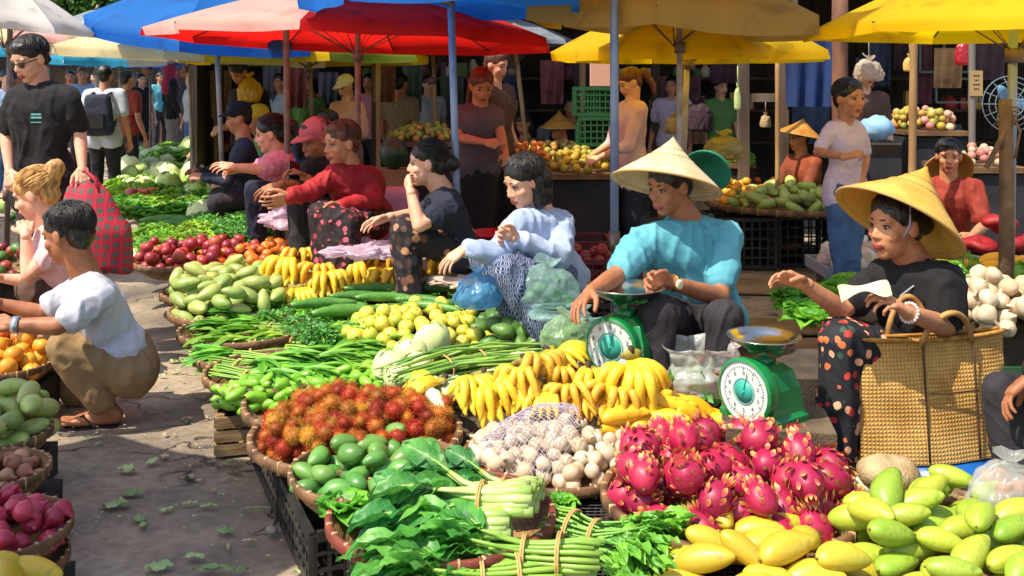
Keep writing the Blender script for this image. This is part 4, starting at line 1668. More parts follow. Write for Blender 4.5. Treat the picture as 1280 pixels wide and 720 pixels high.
M_YLM = mat('lemon_peel', '#e0c020', .45, rnd=('#c8c840', .7, .1))
p_lm = proto('lemon', mango_mesh(.042, .034, 12, 0, 0), [M_YLM, M_STEM], 'lemon')
M_CUC = mat('cucumber_skin', '#2d6a26', .45, col2='#4f8a36', nscale=20, rnd=('#5a8a34', .6, .2), bump=.3, bscale=70)
p_cu = proto('cucumber', long_fruit(.30, .026, .03, .004), [M_CUC, M_STEM], 'cucumber')
p_pe = proto('green_pepper', long_fruit(.085, .02, .012, .004, n=9, seg=8), [mat('pepper_skin', '#5a9a20', .3, col2='#88b834', nscale=8, rnd=('#8abf3a', .7, .15)), M_STEM], 'pepper')
M_RADW = mat('white_radish', '#dfe2c0', .5, col2='#c8d49a', nscale=5, stretch=(1, 6, 6))
p_ra = proto('white_radish', long_fruit(.26, .032, .02, .006, 3), [M_RADW, M_STEM], 'radish')
M_CABW = mat('pale_cabbage', '#c9d68a', .5, col2='#e4e8bc', nscale=7, stretch=(1, 1, .6), bump=.4, bscale=16, transl=.1)
M_CABG = mat('green_cabbage', '#a2c35a', .5, col2='#cfe092', nscale=7, bump=.4, bscale=16, transl=.1)
p_cb = proto('white_cabbage', cabbage_mesh(.085, 3), [M_CABW], 'cabbage')
p_cg = proto('green_cabbage', cabbage_mesh(.07, 5), [M_CABG], 'cabbage')
p_gd = proto('striped_gourd', mango_mesh(.075, .045, 14, 0, 0), [mat('gourd_skin', '#7aa352', .5, col2='#c9d69a', nscale=12, stretch=(.3, 3, 3), ramp=(.45, .55)), M_STEM], 'gourd')
p_let = proto('lettuce', lettuce_mesh(.10, 26, 2), [LEAF_LT], 'lettuce')
p_let2 = proto('leafy_greens', lettuce_mesh(.095, 22, 5, .3), [LEAF_MD], 'greens')
p_hb = proto('herb_bunch', sprig_clump('h', 'h', 120, .09, .08, .06, stalks=10), [LEAF_MD, STALK_G], 'herbs')
p_hb2 = proto('herb_bunch', sprig_clump('h', 'h', 120, .09, .08, .06, .026, .012, stalks=10, seed=4), [LEAF_DK, STALK_G], 'herbs')
p_on = proto('red_onion', bulb(.03), [mat('onion_skin', '#a3203c', .35, col2='#7a1832', nscale=8, stretch=(4, 4, .5), rnd=('#d04a60', .6, .15))], 'onion')

# ------------------------------------------------------------------ heaps
heap([p_rb, p_rb, p_rb2], 200, b3 - V((0, -.02, .05)), .325, .295, .21, .0262, 'spiky rambutan in the wide bamboo basket heap', 'rambutans heaped in the wide basket', flat=False, sc=.14)
for o in [o for o in COL.objects if o.name.startswith('rambutan') and o.get('group')]:
    o.scale = [q * 1.12 for q in o.scale]
heap(p_mg, 62, b2 - V((0, .01, .07)), .24, .215, .06, .0335, 'small dark green mango in the heap behind the bok choy', 'small dark green mangoes in one basket', tilt=.3)
for o in [o for o in COL.objects if o.get('group') == 'small dark green mangoes in one basket']:
    o.scale = [q * .87 for q in o.scale]
heap(p_df, 50, bd - V((0, -.02, .045)), .345, .30, .13, .0505, 'pink dragon fruit with yellow tipped scales, in the piled flat basket', 'dragon fruits piled in the flat basket', flat=True, tilt=.9, sc=.12)
for o in [o for o in COL.objects if o.get('group') == 'dragon fruits piled in the flat basket']:
    o.scale = [q * .93 for q in o.scale]
heap(p_ga, 135, bg - V((0, -.01, .04)), .27, .225, .17, .0225, 'papery garlic bulb in the flat woven basket', 'garlic bulbs in the woven basket', flat=False, sc=.18)
heap(p_mp, 54, bm_ - V((-.03, -.01, .06)), .275, .28, .10, .0445, 'large pale green mango in the basket by the woven bag', 'large pale green mangoes by the woven bag', yaw=.2, tilt=.25, sc=.13)
for o in [o for o in COL.objects if o.get('group') == 'large pale green mangoes by the woven bag']:
    o.scale = [q * .8 for q in o.scale]
cy = G(955, 715, .22)
basket(V((cy.x, cy.y, .235)), .30, .05, 'low bamboo tray under the yellow mangoes at the front')
heap(p_my, 26, V((cy.x, cy.y, .19)), .25, .23, .13, .047, 'large yellow mango in the tray beside the celery', 'large yellow mangoes at the very front', yaw=-.3, tilt=.25, sc=.12)
for o in [o for o in COL.objects if o.get('group') == 'large yellow mangoes at the very front']:
    o.scale = [q * .87 for q in o.scale]
c = W(820, 510, 3.52); c.z = .27
solo('platform_board', MB().box((0, 0, .133), (.46, .26, .266)), SACK_D, 'dark block under the ripe golden mangoes', 'platform', loc=(c.x, c.y, 0), smooth=False)
heap(p_mr, 22, c, .22, .13, .13, .036, 'ripe golden mango between the bananas and dragon fruit', 'ripe golden mangoes beside the bananas', yaw=.3, tilt=.3)
heap(p_li, 105, V((*G(520, 408, .33).xy, .26)), .34, .42, .20, .034, 'yellow green guava in the broad heap behind the cabbages', 'yellow green guavas in one heap', tilt=.4)
heap(p_av, 42, V((*G(660, 408, .33).xy, .27)), .26, .36, .20, .043, 'dark green avocado in the heap before the plastic bags', 'dark green avocados in one heap')
heap(p_ml, 62, b8 - V((0, -.04, .06)), .27, .30, .2, .047, 'pale green mango in the heaps along the aisle', 'pale green mangoes along the aisle')
heap(p_ml, 62, b9 - V((-.05, -.05, .06)), .33, .32, .2, .047, 'pale green mango in the heaps along the aisle', 'pale green mangoes along the aisle')
for o in [o for o in COL.objects if o.get('group') == 'pale green mangoes along the aisle']:
    o.scale = [q * .84 for q in o.scale]
heap(p_ap, 85, b10 - V((0, -.03, .05)), .37, .37, .2, .040, 'small red apple in the round basket along the aisle', 'red apples heaped in the round basket', sc=.2)
heap([p_to, p_to, p_or], 44, V((*G(325, 300, .4).xy, .25)), .38, .35, .2, .042, 'orange red tomato in the loose heap beyond the apples', 'tomatoes in the loose middle heap', sc=.2)
heap(p_to, 85, V((*G(340, 316, .4).xy, .28)), .5, .36, .2, .042, 'orange tomato in the heap between apples and gourds', 'orange tomatoes in the middle heap', sc=.2)
heap(p_to, 45, V((*G(412, 300, .4).xy, .28)), .42, .34, .2, .045, 'orange tomato in the heap before the red blouse', 'orange tomatoes by the seller in red', sc=.25)
heap(p_lm, 40, V((*G(300, 336, .38).xy, .22)), .32, .3, .18, .040, 'yellow lemon in the heap beside the red apples', 'yellow lemons beside the apples')
heap(p_gd, 40, V((*G(370, 326, .38).xy, .22)), .36, .32, .2, .052, 'striped pale gourd in the heap behind the bananas', 'striped gourds behind the bananas')
heap(p_pe, 60, V((*G(350, 480, .32).xy, .24)), .24, .13, .1, .024, 'small green pepper in the strip behind the rambutans', 'green peppers behind the rambutans', tilt=.3)
heap(p_pe, 60, V((*G(440, 470, .32).xy, .24)), .3, .12, .12, .024, 'small green pepper in the strip behind the rambutans', 'green peppers behind the rambutans', tilt=.3)
for k, (px, py, yw) in enumerate(((420, 372, .2), (450, 366, .35), (480, 372, .1), (505, 362, .3), (530, 372, -.1), (545, 360, .2), (465, 380, .1), (500, 382, .3), (540, 384, -.2), (560, 372, .1), (435, 385, .4), (405, 380, .3), (520, 354, .2), (470, 356, .35), (555, 350, .05))):
    g_ = G(px, py, .4)
    dup(p_cu, (g_.x, g_.y, .36 + .02 * (k % 3)), (random.uniform(-.1, .1), .05, yw + random.uniform(-.15, .15)), random.uniform(.95, 1.2), label='dark green cucumber in the row behind the guavas')['group'] = 'cucumbers behind the guavas'
heap(p_cu, 26, V((*G(490, 366, .3).xy, .2)), .42, .3, .12, .035, 'dark green cucumber in the row behind the guavas', 'cucumbers behind the guavas', yaw=.2, tilt=.1, sc=.12)
for k, (px, py, s) in enumerate(((483, 438, .8), (508, 427, .85), (540, 412, .95), (496, 450, .7), (530, 436, .75))):
    g_ = G(px, py, .42)
    dup(p_cb, (g_.x, g_.y, .30), (random.uniform(-.4, .4), random.uniform(-.4, .4), k), s, label='pale cabbage ' + ('nearest the long beans', 'second from the long beans', 'largest of the row before the guavas', 'leftmost of the row before the guavas', 'tucked low under the largest one')[(0, 1, 2, 3, 4)[k]])
for k, (px, py, yw) in enumerate(((520, 472, -.6), (545, 480, -.9), (560, 470, -.5), (535, 492, -1.1), (640, 452, .3), (660, 446, .1), (618, 462, .5))):
    g_ = G(px, py, .36)
    dup(p_ra, (g_.x, g_.y, .33 + .015 * (k % 2)), (0, .06, yw), 1.0, label='thick white radish lying between the bananas and long beans')['group'] = 'white radishes by the bananas'
g_ = G(258, 262, .45)
dup(p_cb, (g_.x, g_.y, .28), (.2, 0, 0), 1.75, label='big pale cream cabbage crowning the far vegetable heap')
# middle greens: bundles with stalks
random.seed(21)
SB1 = stalk_bundle('water_spinach_bunch', 'x', 26, .17, .12, .0045, .15, .034, .5, LEAF_MD, STALK_G, 'greens', .04, per=4, ruf=.2, droop=.4, seed=3, swell=1.2)
SB2 = stalk_bundle('mustard_greens_bunch', 'x', 18, .12, .10, .0075, .17, .055, .6, LEAF_LT, STALK_G, 'greens', .04, seed=8, per=2, ruf=.3)
for s_ in (SB1, SB2):
    remember(s_)
def bunches(protos, spots, label, group, z=.33, s=1):
    for k, (px, py, yw, *r) in enumerate(spots):
        pz = r[0] if r else z
        g_ = G(px, py, pz + .03)
        o = dup(protos[k % len(protos)], (g_.x, g_.y, pz), (random.uniform(-.12, .12), random.uniform(-.08, .12), yw), (s, s, s * .62), label=label)
        o['group'] = group
bunches([SB1], ((300, 455, 2.7), (335, 447, 2.9), (375, 455, 3.3), (350, 470, 3.0), (310, 468, 2.8), (400, 440, 2.9)), 'bunch of slim pale stalks laid over the basket beyond the wooden crate', 'slim stalk bunches laid side by side', .28, 1.0)
bunches([SB2], ((430, 450, 3.3), (405, 462, 3.0), (455, 462, 2.8), (440, 436, 3.5)), 'bunch of broad light leaves behind the green peppers', 'broad light leaf bunches', .28, .85)
bunches([SB2, SB1], ((318, 425, .2), (340, 414, .0), (368, 422, -.3), (312, 440, .2), (395, 418, 3.0)), 'bunch of long green leaves over the second basket beyond the crate', 'long green leaf bunches', .27, .9)
bunches([SB1], ((322, 398, -.3), (346, 392, -.4), (306, 408, -.2), (370, 400, -.5), (340, 405, -.3)), 'bunch of dark slender greens beside the pale mangoes', 'dark slender bunches', .27, .85)
for k in range(34):
    px, py = ((405, 395), (440, 400), (385, 385), (430, 388), (460, 405), (400, 410), (370, 372), (455, 390), (420, 405), (390, 402), (440, 418), (350, 378))[k % 12]
    px += random.uniform(-14, 14); py += random.uniform(-8, 8)
    g_ = G(px, py, .36)
    o = dup((p_hb, p_hb2)[k % 2], (g_.x, g_.y, .27 + .03 * random.random()), (0, 0, random.uniform(0, 6)), random.uniform(.8, 1.2), label='leafy herb bunch in the heap between guavas and pale mangoes')
    o['group'] = 'herb bunches in the middle heap'
# yellow-green chopped leaves strip behind rambutans on right
for k in range(14):
    g_ = G(430 + k * 8 + random.uniform(-6, 6), 462 + random.uniform(-6, 8), .34)
    o = dup(p_let, (g_.x, g_.y, .25), (0, 0, random.uniform(0, 6)), random.uniform(.45, .6), label='small frilly lettuce in the strip behind the rambutans')
    o['group'] = 'small lettuces behind the rambutans'

# long beans
def bean_bundle(c, yaw, n=46, L=.62, name='long_bean_bundle', label='bundle of thin long beans lying before the avocados'):
    rt = root(name, label, 'beans', c, (0, 0, yaw))
    rn = random.Random(5)
    for grp in range(3):
        m = MB()
        for k in range(n // 3):
            y, z = rn.gauss(0, .045), abs(rn.gauss(0, .03)) + .008
            fan = rn.gauss(0, .05)
            pts = []
            for i in range(9):
                t = i / 8
                w = 1 + .9 * abs(t - .35)
                pts.append(((t - .5) * L * rn.uniform(.99, 1.01), y * w + fan * (t - .3) + .012 * math.sin(t * 6 + k), z * (1.1 - .7 * abs(t - .35)) + .006))
            m.tube(pts, [.003] + [.0052] * 7 + [.002], 6)
        part('bean_pods', m, (mat('bean_pod', '#6f9e3c', .45, col2='#a9c46a', nscale=6), STALK_G, mat('bean_pod_dark', '#4f8432', .45, col2='#86a94e', nscale=6))[grp], rt)
    m = MB()
    m.tube([(-.08, math.cos(t * .3142) * .075, .035 + math.sin(t * .3142) * .045) for t in range(21)], .004, 5, cap=False)
    part('tie', m, TIE, rt)
    return rt
g_ = G(575, 452, .38)
bean_bundle((g_.x, g_.y, .34), R(38))
g_ = G(620, 442, .38)
bean_bundle((g_.x, g_.y, .33), R(30), 30, .5, label='smaller bundle of long beans beside the white radishes')

# bananas
random.seed(5)
BA = [remember(banana_bunch('banana_hand', 7, .15, .0175, 'x', 1.0)), remember(banana_bunch('banana_hand', 6, .16, .019, 'x', .85, n2=5)), remember(banana_bunch('banana_hand', 8, .14, .016, 'x', 1.25, M_BAN2, 5))]
for k, (px, py, yw, ti, s, z, lb) in enumerate((
        (603, 478, 60, -.35, 1.05, .37, 'yellow banana hand nearest the rambutans'),
        (575, 502, 100, -.15, 1.0, .33, 'yellow banana hand lying lowest, touching the white radishes'),
        (655, 462, 95, -.55, 1.1, .43, 'large banana hand with dark crown behind the garlic'),
        (690, 446, 150, -.15, 1.0, .45, 'banana hand stretched towards the avocados'),
        (640, 490, 80, -.4, .95, .36, 'banana hand wedged just behind the garlic heap'),
        (700, 466, 95, -.7, .85, .42, 'small upright banana hand left of the dial scale'),
        (688, 494, 75, -.4, .95, .38, 'banana hand in the middle of the front row'),
        (735, 470, 95, -.75, 1.0, .43, 'upright banana hand in front of the green dial scale'),
        (725, 500, 85, -.45, .95, .37, 'low banana hand behind the garlic right side'),
        (788, 450, 92, -.95, 1.05, .50, 'topmost banana hand standing before the scale base'),
        (790, 474, 95, -.6, 1.15, .43, 'broad banana hand with thick crown beside the ripe mangoes'),
        (765, 505, 100, -.35, 1.0, .36, 'low banana hand touching the ripe mangoes'),
        (550, 482, 40, -.2, .95, .36, 'banana hand half hidden at the far end of the rambutans'),
        (618, 500, 85, -.3, 1.0, .34, 'low banana hand right behind the garlic net'),
        (668, 480, 70, -.5, 1.0, .40, 'banana hand with splayed fingers above the garlic net'),
        (755, 488, 110, -.5, 1.0, .40, 'banana hand squeezed between the two upright ones'))):
    g_ = G(px, py, z)
    dup(BA[k % 3], (g_.x, g_.y, z), (random.uniform(-.25, .25), ti, R(yw + random.uniform(-38, 38))), s * .98, label=lb)
for k in range(20):
    px = 372 + (k % 7) * 27 + random.uniform(-6, 6)
    py = 362 - (k // 7) * 16 - (k % 7) * 2.6 + random.uniform(-3, 3)
    z = .36 + .045 * (k // 7)
    g_ = G(px, py, z)
    o = dup(BA[k % 3], (g_.x, g_.y, z), (0, random.uniform(-.6, -.25), R(random.uniform(50, 130))), random.uniform(1.05, 1.25), label='hand of speckled bananas in the row before the woman holding her chin')
    o['group'] = 'banana hands in the far row'
for o in BA:
    ALLP.append(o)
ALLP += [SB1, SB2]

# ---- front leafy bunches
random.seed(3)
BOK = stalk_bundle('bok_choy_bunch', 'x', 19, .15, .10, .0115, .15, .082, .6, LEAF_DK, STALK_W, 'greens', .048, seed=11, flat=.75, swell=1.75, droop=.38, ruf=.38, ltip=1.5, per=2)
LEAF_DK2 = lf('leaf_bright', '#2c8032', '#58a83c', .35, ('#7ab050', .5, .15))
for o in kids(BOK):
    if o.name.startswith('leaves'):
        pass
remember(BOK)
for px, py, z, yw, s, lb, tx in ((603, 622, .33, -12, .98, 'big tied bok choy bunch with thick pale stalks on top of the basket', .08),
                                (572, 655, .28, -4, .95, 'bok choy bunch lying lower in the red rimmed basket', .0),
                                (630, 606, .30, -14, .75, 'smaller bok choy bunch tucked behind the big tied one', .1)):
    g_ = G(px, py, z + .05)
    dup(BOK, (g_.x, g_.y, z), (tx, -.06, R(yw)), s, label=lb)
ALLP.append(BOK)
KAI = stalk_bundle('chinese_kale_bunch', 'x', 26, .20, .12, .0062, .15, .075, .75, LEAF_DK2, STALK_G, 'greens', .045, ties=2, tie=TIE, seed=17, swell=1.15, droop=.35, ruf=.34, per=3, ltip=1.3)
g_ = G(655, 690, .3)
KAI.location = (g_.x, g_.y, .255); KAI.rotation_euler = (0, -.03, R(-10)); KAI.scale = (1.0,) * 3
KAI['label'] = 'leafy kale bunch with slim stalks and grey tie at the very front'
remember(KAI)
g_ = G(600, 712, .28)
dup(KAI, (g_.x, g_.y, .22), (0, 0, R(8)), 1.0, label='second kale bunch lying under the grey tied one, cut by the picture edge')
g_ = G(470, 650, .3)
CEL = stalk_bundle('celery_bunch', 'slender celery bunch with fine leaves on the mesh tray', 44, .13, .11, .0034, .05, .028, .9, LEAF_MD, mat('celery_stalk', '#5f9a3a', .45, col2='#8fbf52', nscale=8), 'greens', .045, ties=2, seed=23, swell=1.05, droop=.5, ruf=.3, per=7)
g_ = G(745, 672, .26)
CEL.location = (g_.x, g_.y, .21); CEL.rotation_euler = (0, 0, R(180 - 28)); CEL.scale = (1.15,) * 3
for k, (px, py, s, lb) in enumerate(((700, 628, .5, 'small green sprig on the mesh tray'), (430, 630, .8, 'loose dark leaves at the left rim of the bok choy basket'), (690, 648, .4, 'tiny green sprig beside the celery'))):
    g_ = G(px, py, .24 if k != 1 else .3)
    dup(p_let2, (g_.x, g_.y, .22 if k != 1 else .26), (0, 0, k), s, label=lb)

# ---- far vegetables along the stall
random.seed(31)
def patch(protos, spots, label, group, z0=.2, jz=.06, s=(.9, 1.2)):
    for k, (px, py) in enumerate(spots):
        g_ = G(px, py, z0 + .12)
        o = dup(protos[k % len(protos)], (g_.x, g_.y, z0 + .03 + random.uniform(0, jz)), (random.uniform(-.2, .2), random.uniform(-.2, .2), random.uniform(0, 6)), random.uniform(*s), label=label)
        o['group'] = group
def fill(x0, x1, y0, y1, n):
    return [(random.uniform(x0, x1), random.uniform(y0, y1)) for _ in range(n)]
patch([p_let, p_let2], fill(150, 240, 228, 266, 70), 'frilly lettuce head in the far heap along the aisle', 'frilly lettuces in the far heap', .28, s=(1.1, 1.6))
patch([p_hb, p_hb2], fill(240, 335, 268, 294, 56), 'herb bunch in the heap around the big pale cabbage', 'herb bunches round the big cabbage', .30, s=(1.1, 1.5))
patch([p_hb, p_let], fill(185, 250, 288, 306, 18), 'light herb bunch between radishes and apples', 'light herb bunches by the radishes', .30, s=(1.0, 1.4))
patch([p_let2, p_hb2, p_cg], fill(225, 335, 236, 266, 60), 'dark leafy head beside the big pale cabbage', 'dark leafy heads by the big cabbage', .30, s=(1.1, 1.5))
patch([p_cg, p_let, p_gd, p_ml, p_cb], fill(155, 325, 196, 242, 215), 'mixed green head in the far end of the long stall', 'mixed green heads at the far end', .27, s=(1.1, 1.7))
patch([p_cg, p_let2, p_let], fill(200, 245, 185, 202, 16), 'tall lettuce by the woman in the headscarf', 'tall lettuces at the stall end', .35, s=(1.6, 2.2))
patch([p_to, p_ap], fill(160, 190, 228, 240, 26), 'small tomato among the far greens', 'small tomatoes among the far greens', .36, s=(1.4, 1.8))
patch([p_to], fill(270, 300, 205, 232, 24), 'pinkish vegetable heaped by the far sellers', 'pinkish vegetables by the far sellers', .36, s=(1.5, 2))
for k in range(9):
    g_ = G(180 + (k % 3) * 9, 300 + k * 2.6 - (k % 3) * 4, .36)
    o = dup(p_ra, (g_.x, g_.y, .30 + .03 * (k % 3)), (0, 0, random.uniform(.9, 1.5)), 1.3, label='white radish in the row at the aisle edge beyond the apples')
    o['group'] = 'white radishes beyond the apples'
for k in range(7):
    g_ = G(205 + k * 6, 268 + (k % 3) * 5, .38)
    o = dup(p_cu, (g_.x, g_.y, .34 + .03 * (k % 2)), (0, 0, random.uniform(.1, .5)), 1.5, label='long green cucumber left of the big pale cabbage')
    o['group'] = 'cucumbers by the big cabbage'

# fine net bag lying over the left part of the garlic
m = MB()
def net_z(x, y):
    q = (x / .27) ** 2 + (y / .225) ** 2
    return .205 * (1 - q * .75) + .012 * noise.noise(V((x * 30, y * 30, 1)))
c0 = bg - V((0, .01, .04))
for i in range(34):
    for sw in (0, 1):
        t_ = -.24 + .0125 * i
        pts = []
        for j in range(26):
            s_ = -.2 + .016 * j
            x, y = (t_, s_) if sw == 0 else (s_ - .05, t_)
            x, y = (x + y) * .72 - .05, (y - x) * .72
            if (x / .27) ** 2 + (y / .225) ** 2 < 1.0 and x < .09:
                pts.append(c0 + V((x, y, net_z(x, y))))
        if len(pts) > 3:
            m.tube(pts, .0011, 3, cap=False)
solo('garlic_net', m, mat('net_lavender', '#b8b4cc', .5), 'fine lavender net stretched over part of the garlic heap', 'net')

# ------------------------------------------------------------------ left stall (cut by the frame edge)
bl1 = Bk(-12, 660, .22, .22, .09, 'bamboo basket of red onions at the left edge')
basket(V((bl1.x, bl1.y, .13)), .21, .08, 'empty bamboo basket stacked under the red onions')
heap(p_on, 42, bl1 - V((0, 0, .06)), .19, .19, .16, .031, 'shiny red onion in the basket at the left edge', 'red onions at the left edge', flat=False)
bl2 = Bk(-15, 588, .22, .19, .09, 'small bamboo basket of shallots at the left edge')
p_sh = proto('shallot', bulb(.027), [mat('shallot_skin', '#9a6048', .5, col2='#6e3a2c', nscale=9, stretch=(3, 3, .6), rnd=('#c49a70', .7, .15))], 'shallot')
heap(p_sh, 26, bl2 - V((0, 0, .05)), .16, .16, .08, .027, 'brown shallot in the small basket at the left edge', 'shallots at the left edge', flat=False)
bl3 = Bk(-12, 540, .22, .21, .09, 'bamboo basket of large green mangoes at the left edge')
heap(p_ml, 30, bl3 + V((0, .02, -.06)), .18, .19, .08, .045, 'large green mango in the basket at the left edge', 'large green mangoes at the left edge')
for o in [o for o in COL.objects if o.get('group') == 'large green mangoes at the left edge']:
    o.scale = [q * .84 for q in o.scale]
cl = G(-5, 735, .2)
heap(p_my, 9, V((cl.x, cl.y, .14)), .13, .14, .08, .05, 'yellow mango in the bottom left corner', 'yellow mangoes in the bottom left corner')
bl4 = Bk(5, 455, .25, .2, .08, 'bamboo basket of oranges in front of the squatting man')
heap(p_or, 30, bl4 - V((0, 0, .05)), .17, .17, .12, .036, 'orange in the basket in front of the squatting man', 'oranges before the squatting man')
bl5 = Bk(-10, 425, .25, .22, .08, 'bamboo basket of tomatoes beyond the oranges')
heap(p_to, 30, bl5 - V((0, 0, .05)), .2, .2, .12, .036, 'tomato in the basket before the squatting shoppers', 'tomatoes before the squatting shoppers')
bl6 = Bk(5, 330, .3, .4, .08, 'wide basket of mixed produce beyond the squatting woman')
heap([p_ap, p_av], 44, bl6 - V((0, 0, .05)), .36, .4, .2, .045, 'dark fruit in the wide basket beyond the squatting woman', 'dark fruit beyond the squatting woman')
heap([p_av, p_cg], 30, V((*G(15, 262, .3).xy, .2)), .5, .5, .25, .06, 'green vegetable on the far left heap', 'green vegetables on the far left heap')
solo('platform_board', prism([(-4.6, 6), (-3.3, 6), (-4.2, 9.5), (-6, 9.5)], 0, .22), SACK_D, 'low dark block under the far left vegetables', 'platform', smooth=False)
for x, y, h_ in ((bl1.x, bl1.y, .05), (bl2.x, bl2.y, .13), (bl3.x, bl3.y, .13), (bl4.x, bl4.y, .17), (bl5.x, bl5.y, .17), (bl6.x, bl6.y, .22)):
    solo('platform_board', MB().box((0, 0, h_ / 2 - .002), (.34, .34, h_ - .006)), SACK_D, 'small dark block under a basket of the left stall', 'platform', 'low blocks under the left baskets', loc=(x, y, 0), smooth=False)

# ------------------------------------------------------------------ aisle litter
random.seed(8)
LITL = mat('fallen_leaf', '#9aba78', .6, col2='#c4d29c', nscale=9, transl=.2, rnd=('#4a7a3a', .6, .2))
LITD = mat('dry_scrap', '#b8a888', .8, col2='#8a7a5c', nscale=9)
def litter(px, py, L, w, yaw, mt=LITL, name='fallen_leaf', label='pale green cabbage leaf scrap lying on the paving', up=0):
    L, w = L * .62, w * .62
    m = MB().leaf((0, 0, .004), (1, 0, .02), (0, 0, 1), L, w, droop=.05, cup=.12, ruf=.35, nu=14, nv=8, seed=px)
    for i, p in enumerate(m.v):
        m.v[i] = V((p.x, p.y * (1 + .35 * noise.noise(V((p.x * 40, px, 0)))), max(.002, p.z)))
    g_ = G(px, py, 0)
    o = solo(name, m, mt, label, 'leaf' if name == 'fallen_leaf' else 'scrap', 'leaf scraps scattered on the aisle', loc=(g_.x, g_.y, .002), rot=(0, 0, yaw))
    return o
for a in ((125, 634, .17, .09, .1), (148, 618, .15, .07, .0), (170, 590, .13, .07, 2.9), (182, 582, .09, .06, .9), (165, 648, .11, .05, -.5), (178, 655, .07, .04, -1.2), (198, 641, .09, .04, .7),
          (228, 632, .09, .035, .2), (250, 634, .10, .035, -.1), (270, 664, .10, .05, -.2), (300, 638, .18, .014, 0), (232, 697, .10, .05, -.1), (180, 712, .14, .07, .2), (240, 714, .22, .05, .0), (290, 716, .08, .04, .3), (368, 716, .15, .05, -.1),
          (105, 548, .07, .04, .4), (118, 557, .05, .03, 1), (262, 578, .05, .02, 0), (283, 577, .05, .02, 0), (293, 579, .05, .02, 0), (210, 453, .10, .05, .2), (215, 465, .06, .03, .2), (205, 488, .06, .035, .5), (197, 471, .08, .03, .1),
          (265, 529, .09, .03, -.2), (285, 520, .07, .03, .1), (92, 588, .04, .04, 0)):
    litter(*a)
for a in ((225, 525, .09, .04, .1), (205, 546, .05, .03, 1.5), (200, 572, .06, .05, 0), (300, 678, .09, .02, 0), (285, 680, .10, .015, -1.3), (230, 597, .07, .03, 0), (245, 602, .05, .02, 0), (330, 600, .05, .03, 1), (268, 538, .08, .03, .2), (215, 452, .12, .05, .2)):
    litter(*a, LITD, 'dry_scrap', 'small dry husk scrap lying on the paving')
random.seed(77)
for k in range(190):
    px, py = random.uniform(60, 400), random.uniform(380, 718)
    if px > 200 + (py - 430) * .8:
        continue
    litter(px, py, random.uniform(.012, .035), random.uniform(.008, .02), random.uniform(0, 6), random.choice((LITD, LITL, LITD)), 'dry_scrap', 'tiny husk crumb lying on the paving')
g_ = G(340, 663, .01)
solo('pebble', noisy(MB().ell((0, 0, 0), (.022, .018, .014), seg=10, rings=7), .006, 60), mat('pebble', '#8a8580', .8), 'small grey pebble on the paving beside the baskets', 'stone', loc=(g_.x, g_.y, .012))
# ================================================================== PEOPLE
random.seed(99)
T_BLACK = mat('cloth_black', '#0c0c0e', .9, col2='#121216', nscale=5, bump=.25, bscale=190)
T_NAVY = mat('cloth_navy', '#14182a', .85, col2='#1d2338', nscale=5, bump=.25, bscale=190)
T_WHITE = mat('cloth_white', '#b6b8c2', .8, col2='#a6aab8', nscale=3, bump=.25, bscale=190)
T_TURQ = mat('cloth_turquoise', '#4c96a6', .8, col2='#60a8b6', nscale=4, bump=.25, bscale=190)
T_LBLUE = mat('cloth_light_blue', '#8fa2c4', .8, col2='#a9b8d4', nscale=5, bump=.25, bscale=190)
T_RED = mat('cloth_red', '#a3101c', .75, col2='#7c0c16', nscale=6, bump=.25, bscale=190)
T_PINK = mat('cloth_pink', '#cf8698', .8, col2='#b86f84', nscale=5, bump=.25, bscale=190)
T_PALEPINK = mat('cloth_pale_pink', '#d8b0ae', .8, col2='#c79a9a', nscale=5, bump=.25, bscale=190)
T_GREY = mat('cloth_grey', '#4a4046', .85, col2='#5a4e54', nscale=6, bump=.25, bscale=190)
T_LILAC = mat('cloth_lilac', '#b8a6c0', .8, col2='#cab8cc', nscale=4, bump=.25, bscale=190)
T_ORANGE = mat('cloth_orange', '#8e2c1a', .8, col2='#74200f', nscale=6, bump=.25, bscale=190)
T_GREEN = mat('cloth_green', '#5a8a4a', .8, bump=.25, bscale=190)
T_BROWN = mat('cloth_brown', '#4a3328', .85, col2='#5e4232', nscale=6, bump=.25, bscale=190)
T_KHAKI = mat('cloth_khaki', '#7d6444', .85, col2='#93774f', nscale=4, bump=.25, bscale=190)
T_DTROU = mat('cloth_dark_trousers', '#1f1b20', .85, col2='#2a262c', nscale=5, bump=.25, bscale=190)
T_JEANS = mat('denim', '#33507c', .85, col2='#456394', nscale=12)
T_FLORAL = pattern_mat('floral_dark', '#12121a', ['#a52a26', '#c4683a', '#2c4a3a', '#b8302c', '#d89a74'], 26, .36)
T_FLORAL2 = pattern_mat('floral_brown', '#17131a', ['#7a4a34', '#5a3a2c', '#a07050', '#3a2a26'], 20, .42)
T_FLORAL3 = pattern_mat('floral_maroon', '#1d1114', ['#8a2a34', '#c4586a', '#5a1f28'], 24, .38)
T_STRIPE = pattern_mat('batik_stripe', '#5d6c90', ['#1c2238', '#c4c8d8', '#2a3350', '#20253c'], 16, .45, kind='stripe')
T_CHECK = pattern_mat('check_skirt', '#8f8578', ['#4a4038', '#2e2824', '#5a4e44'], 14, .8, kind='check')
M_SANDAL = mat('sandal', '#1c1416', .6)
M_GOLD = mat('gold', '#d4a850', .25, metal=1)
M_STEEL = mat('steel', '#b8b8b8', .18, metal=1, col2='#d8d0c0', nscale=4)

STOOLS = []

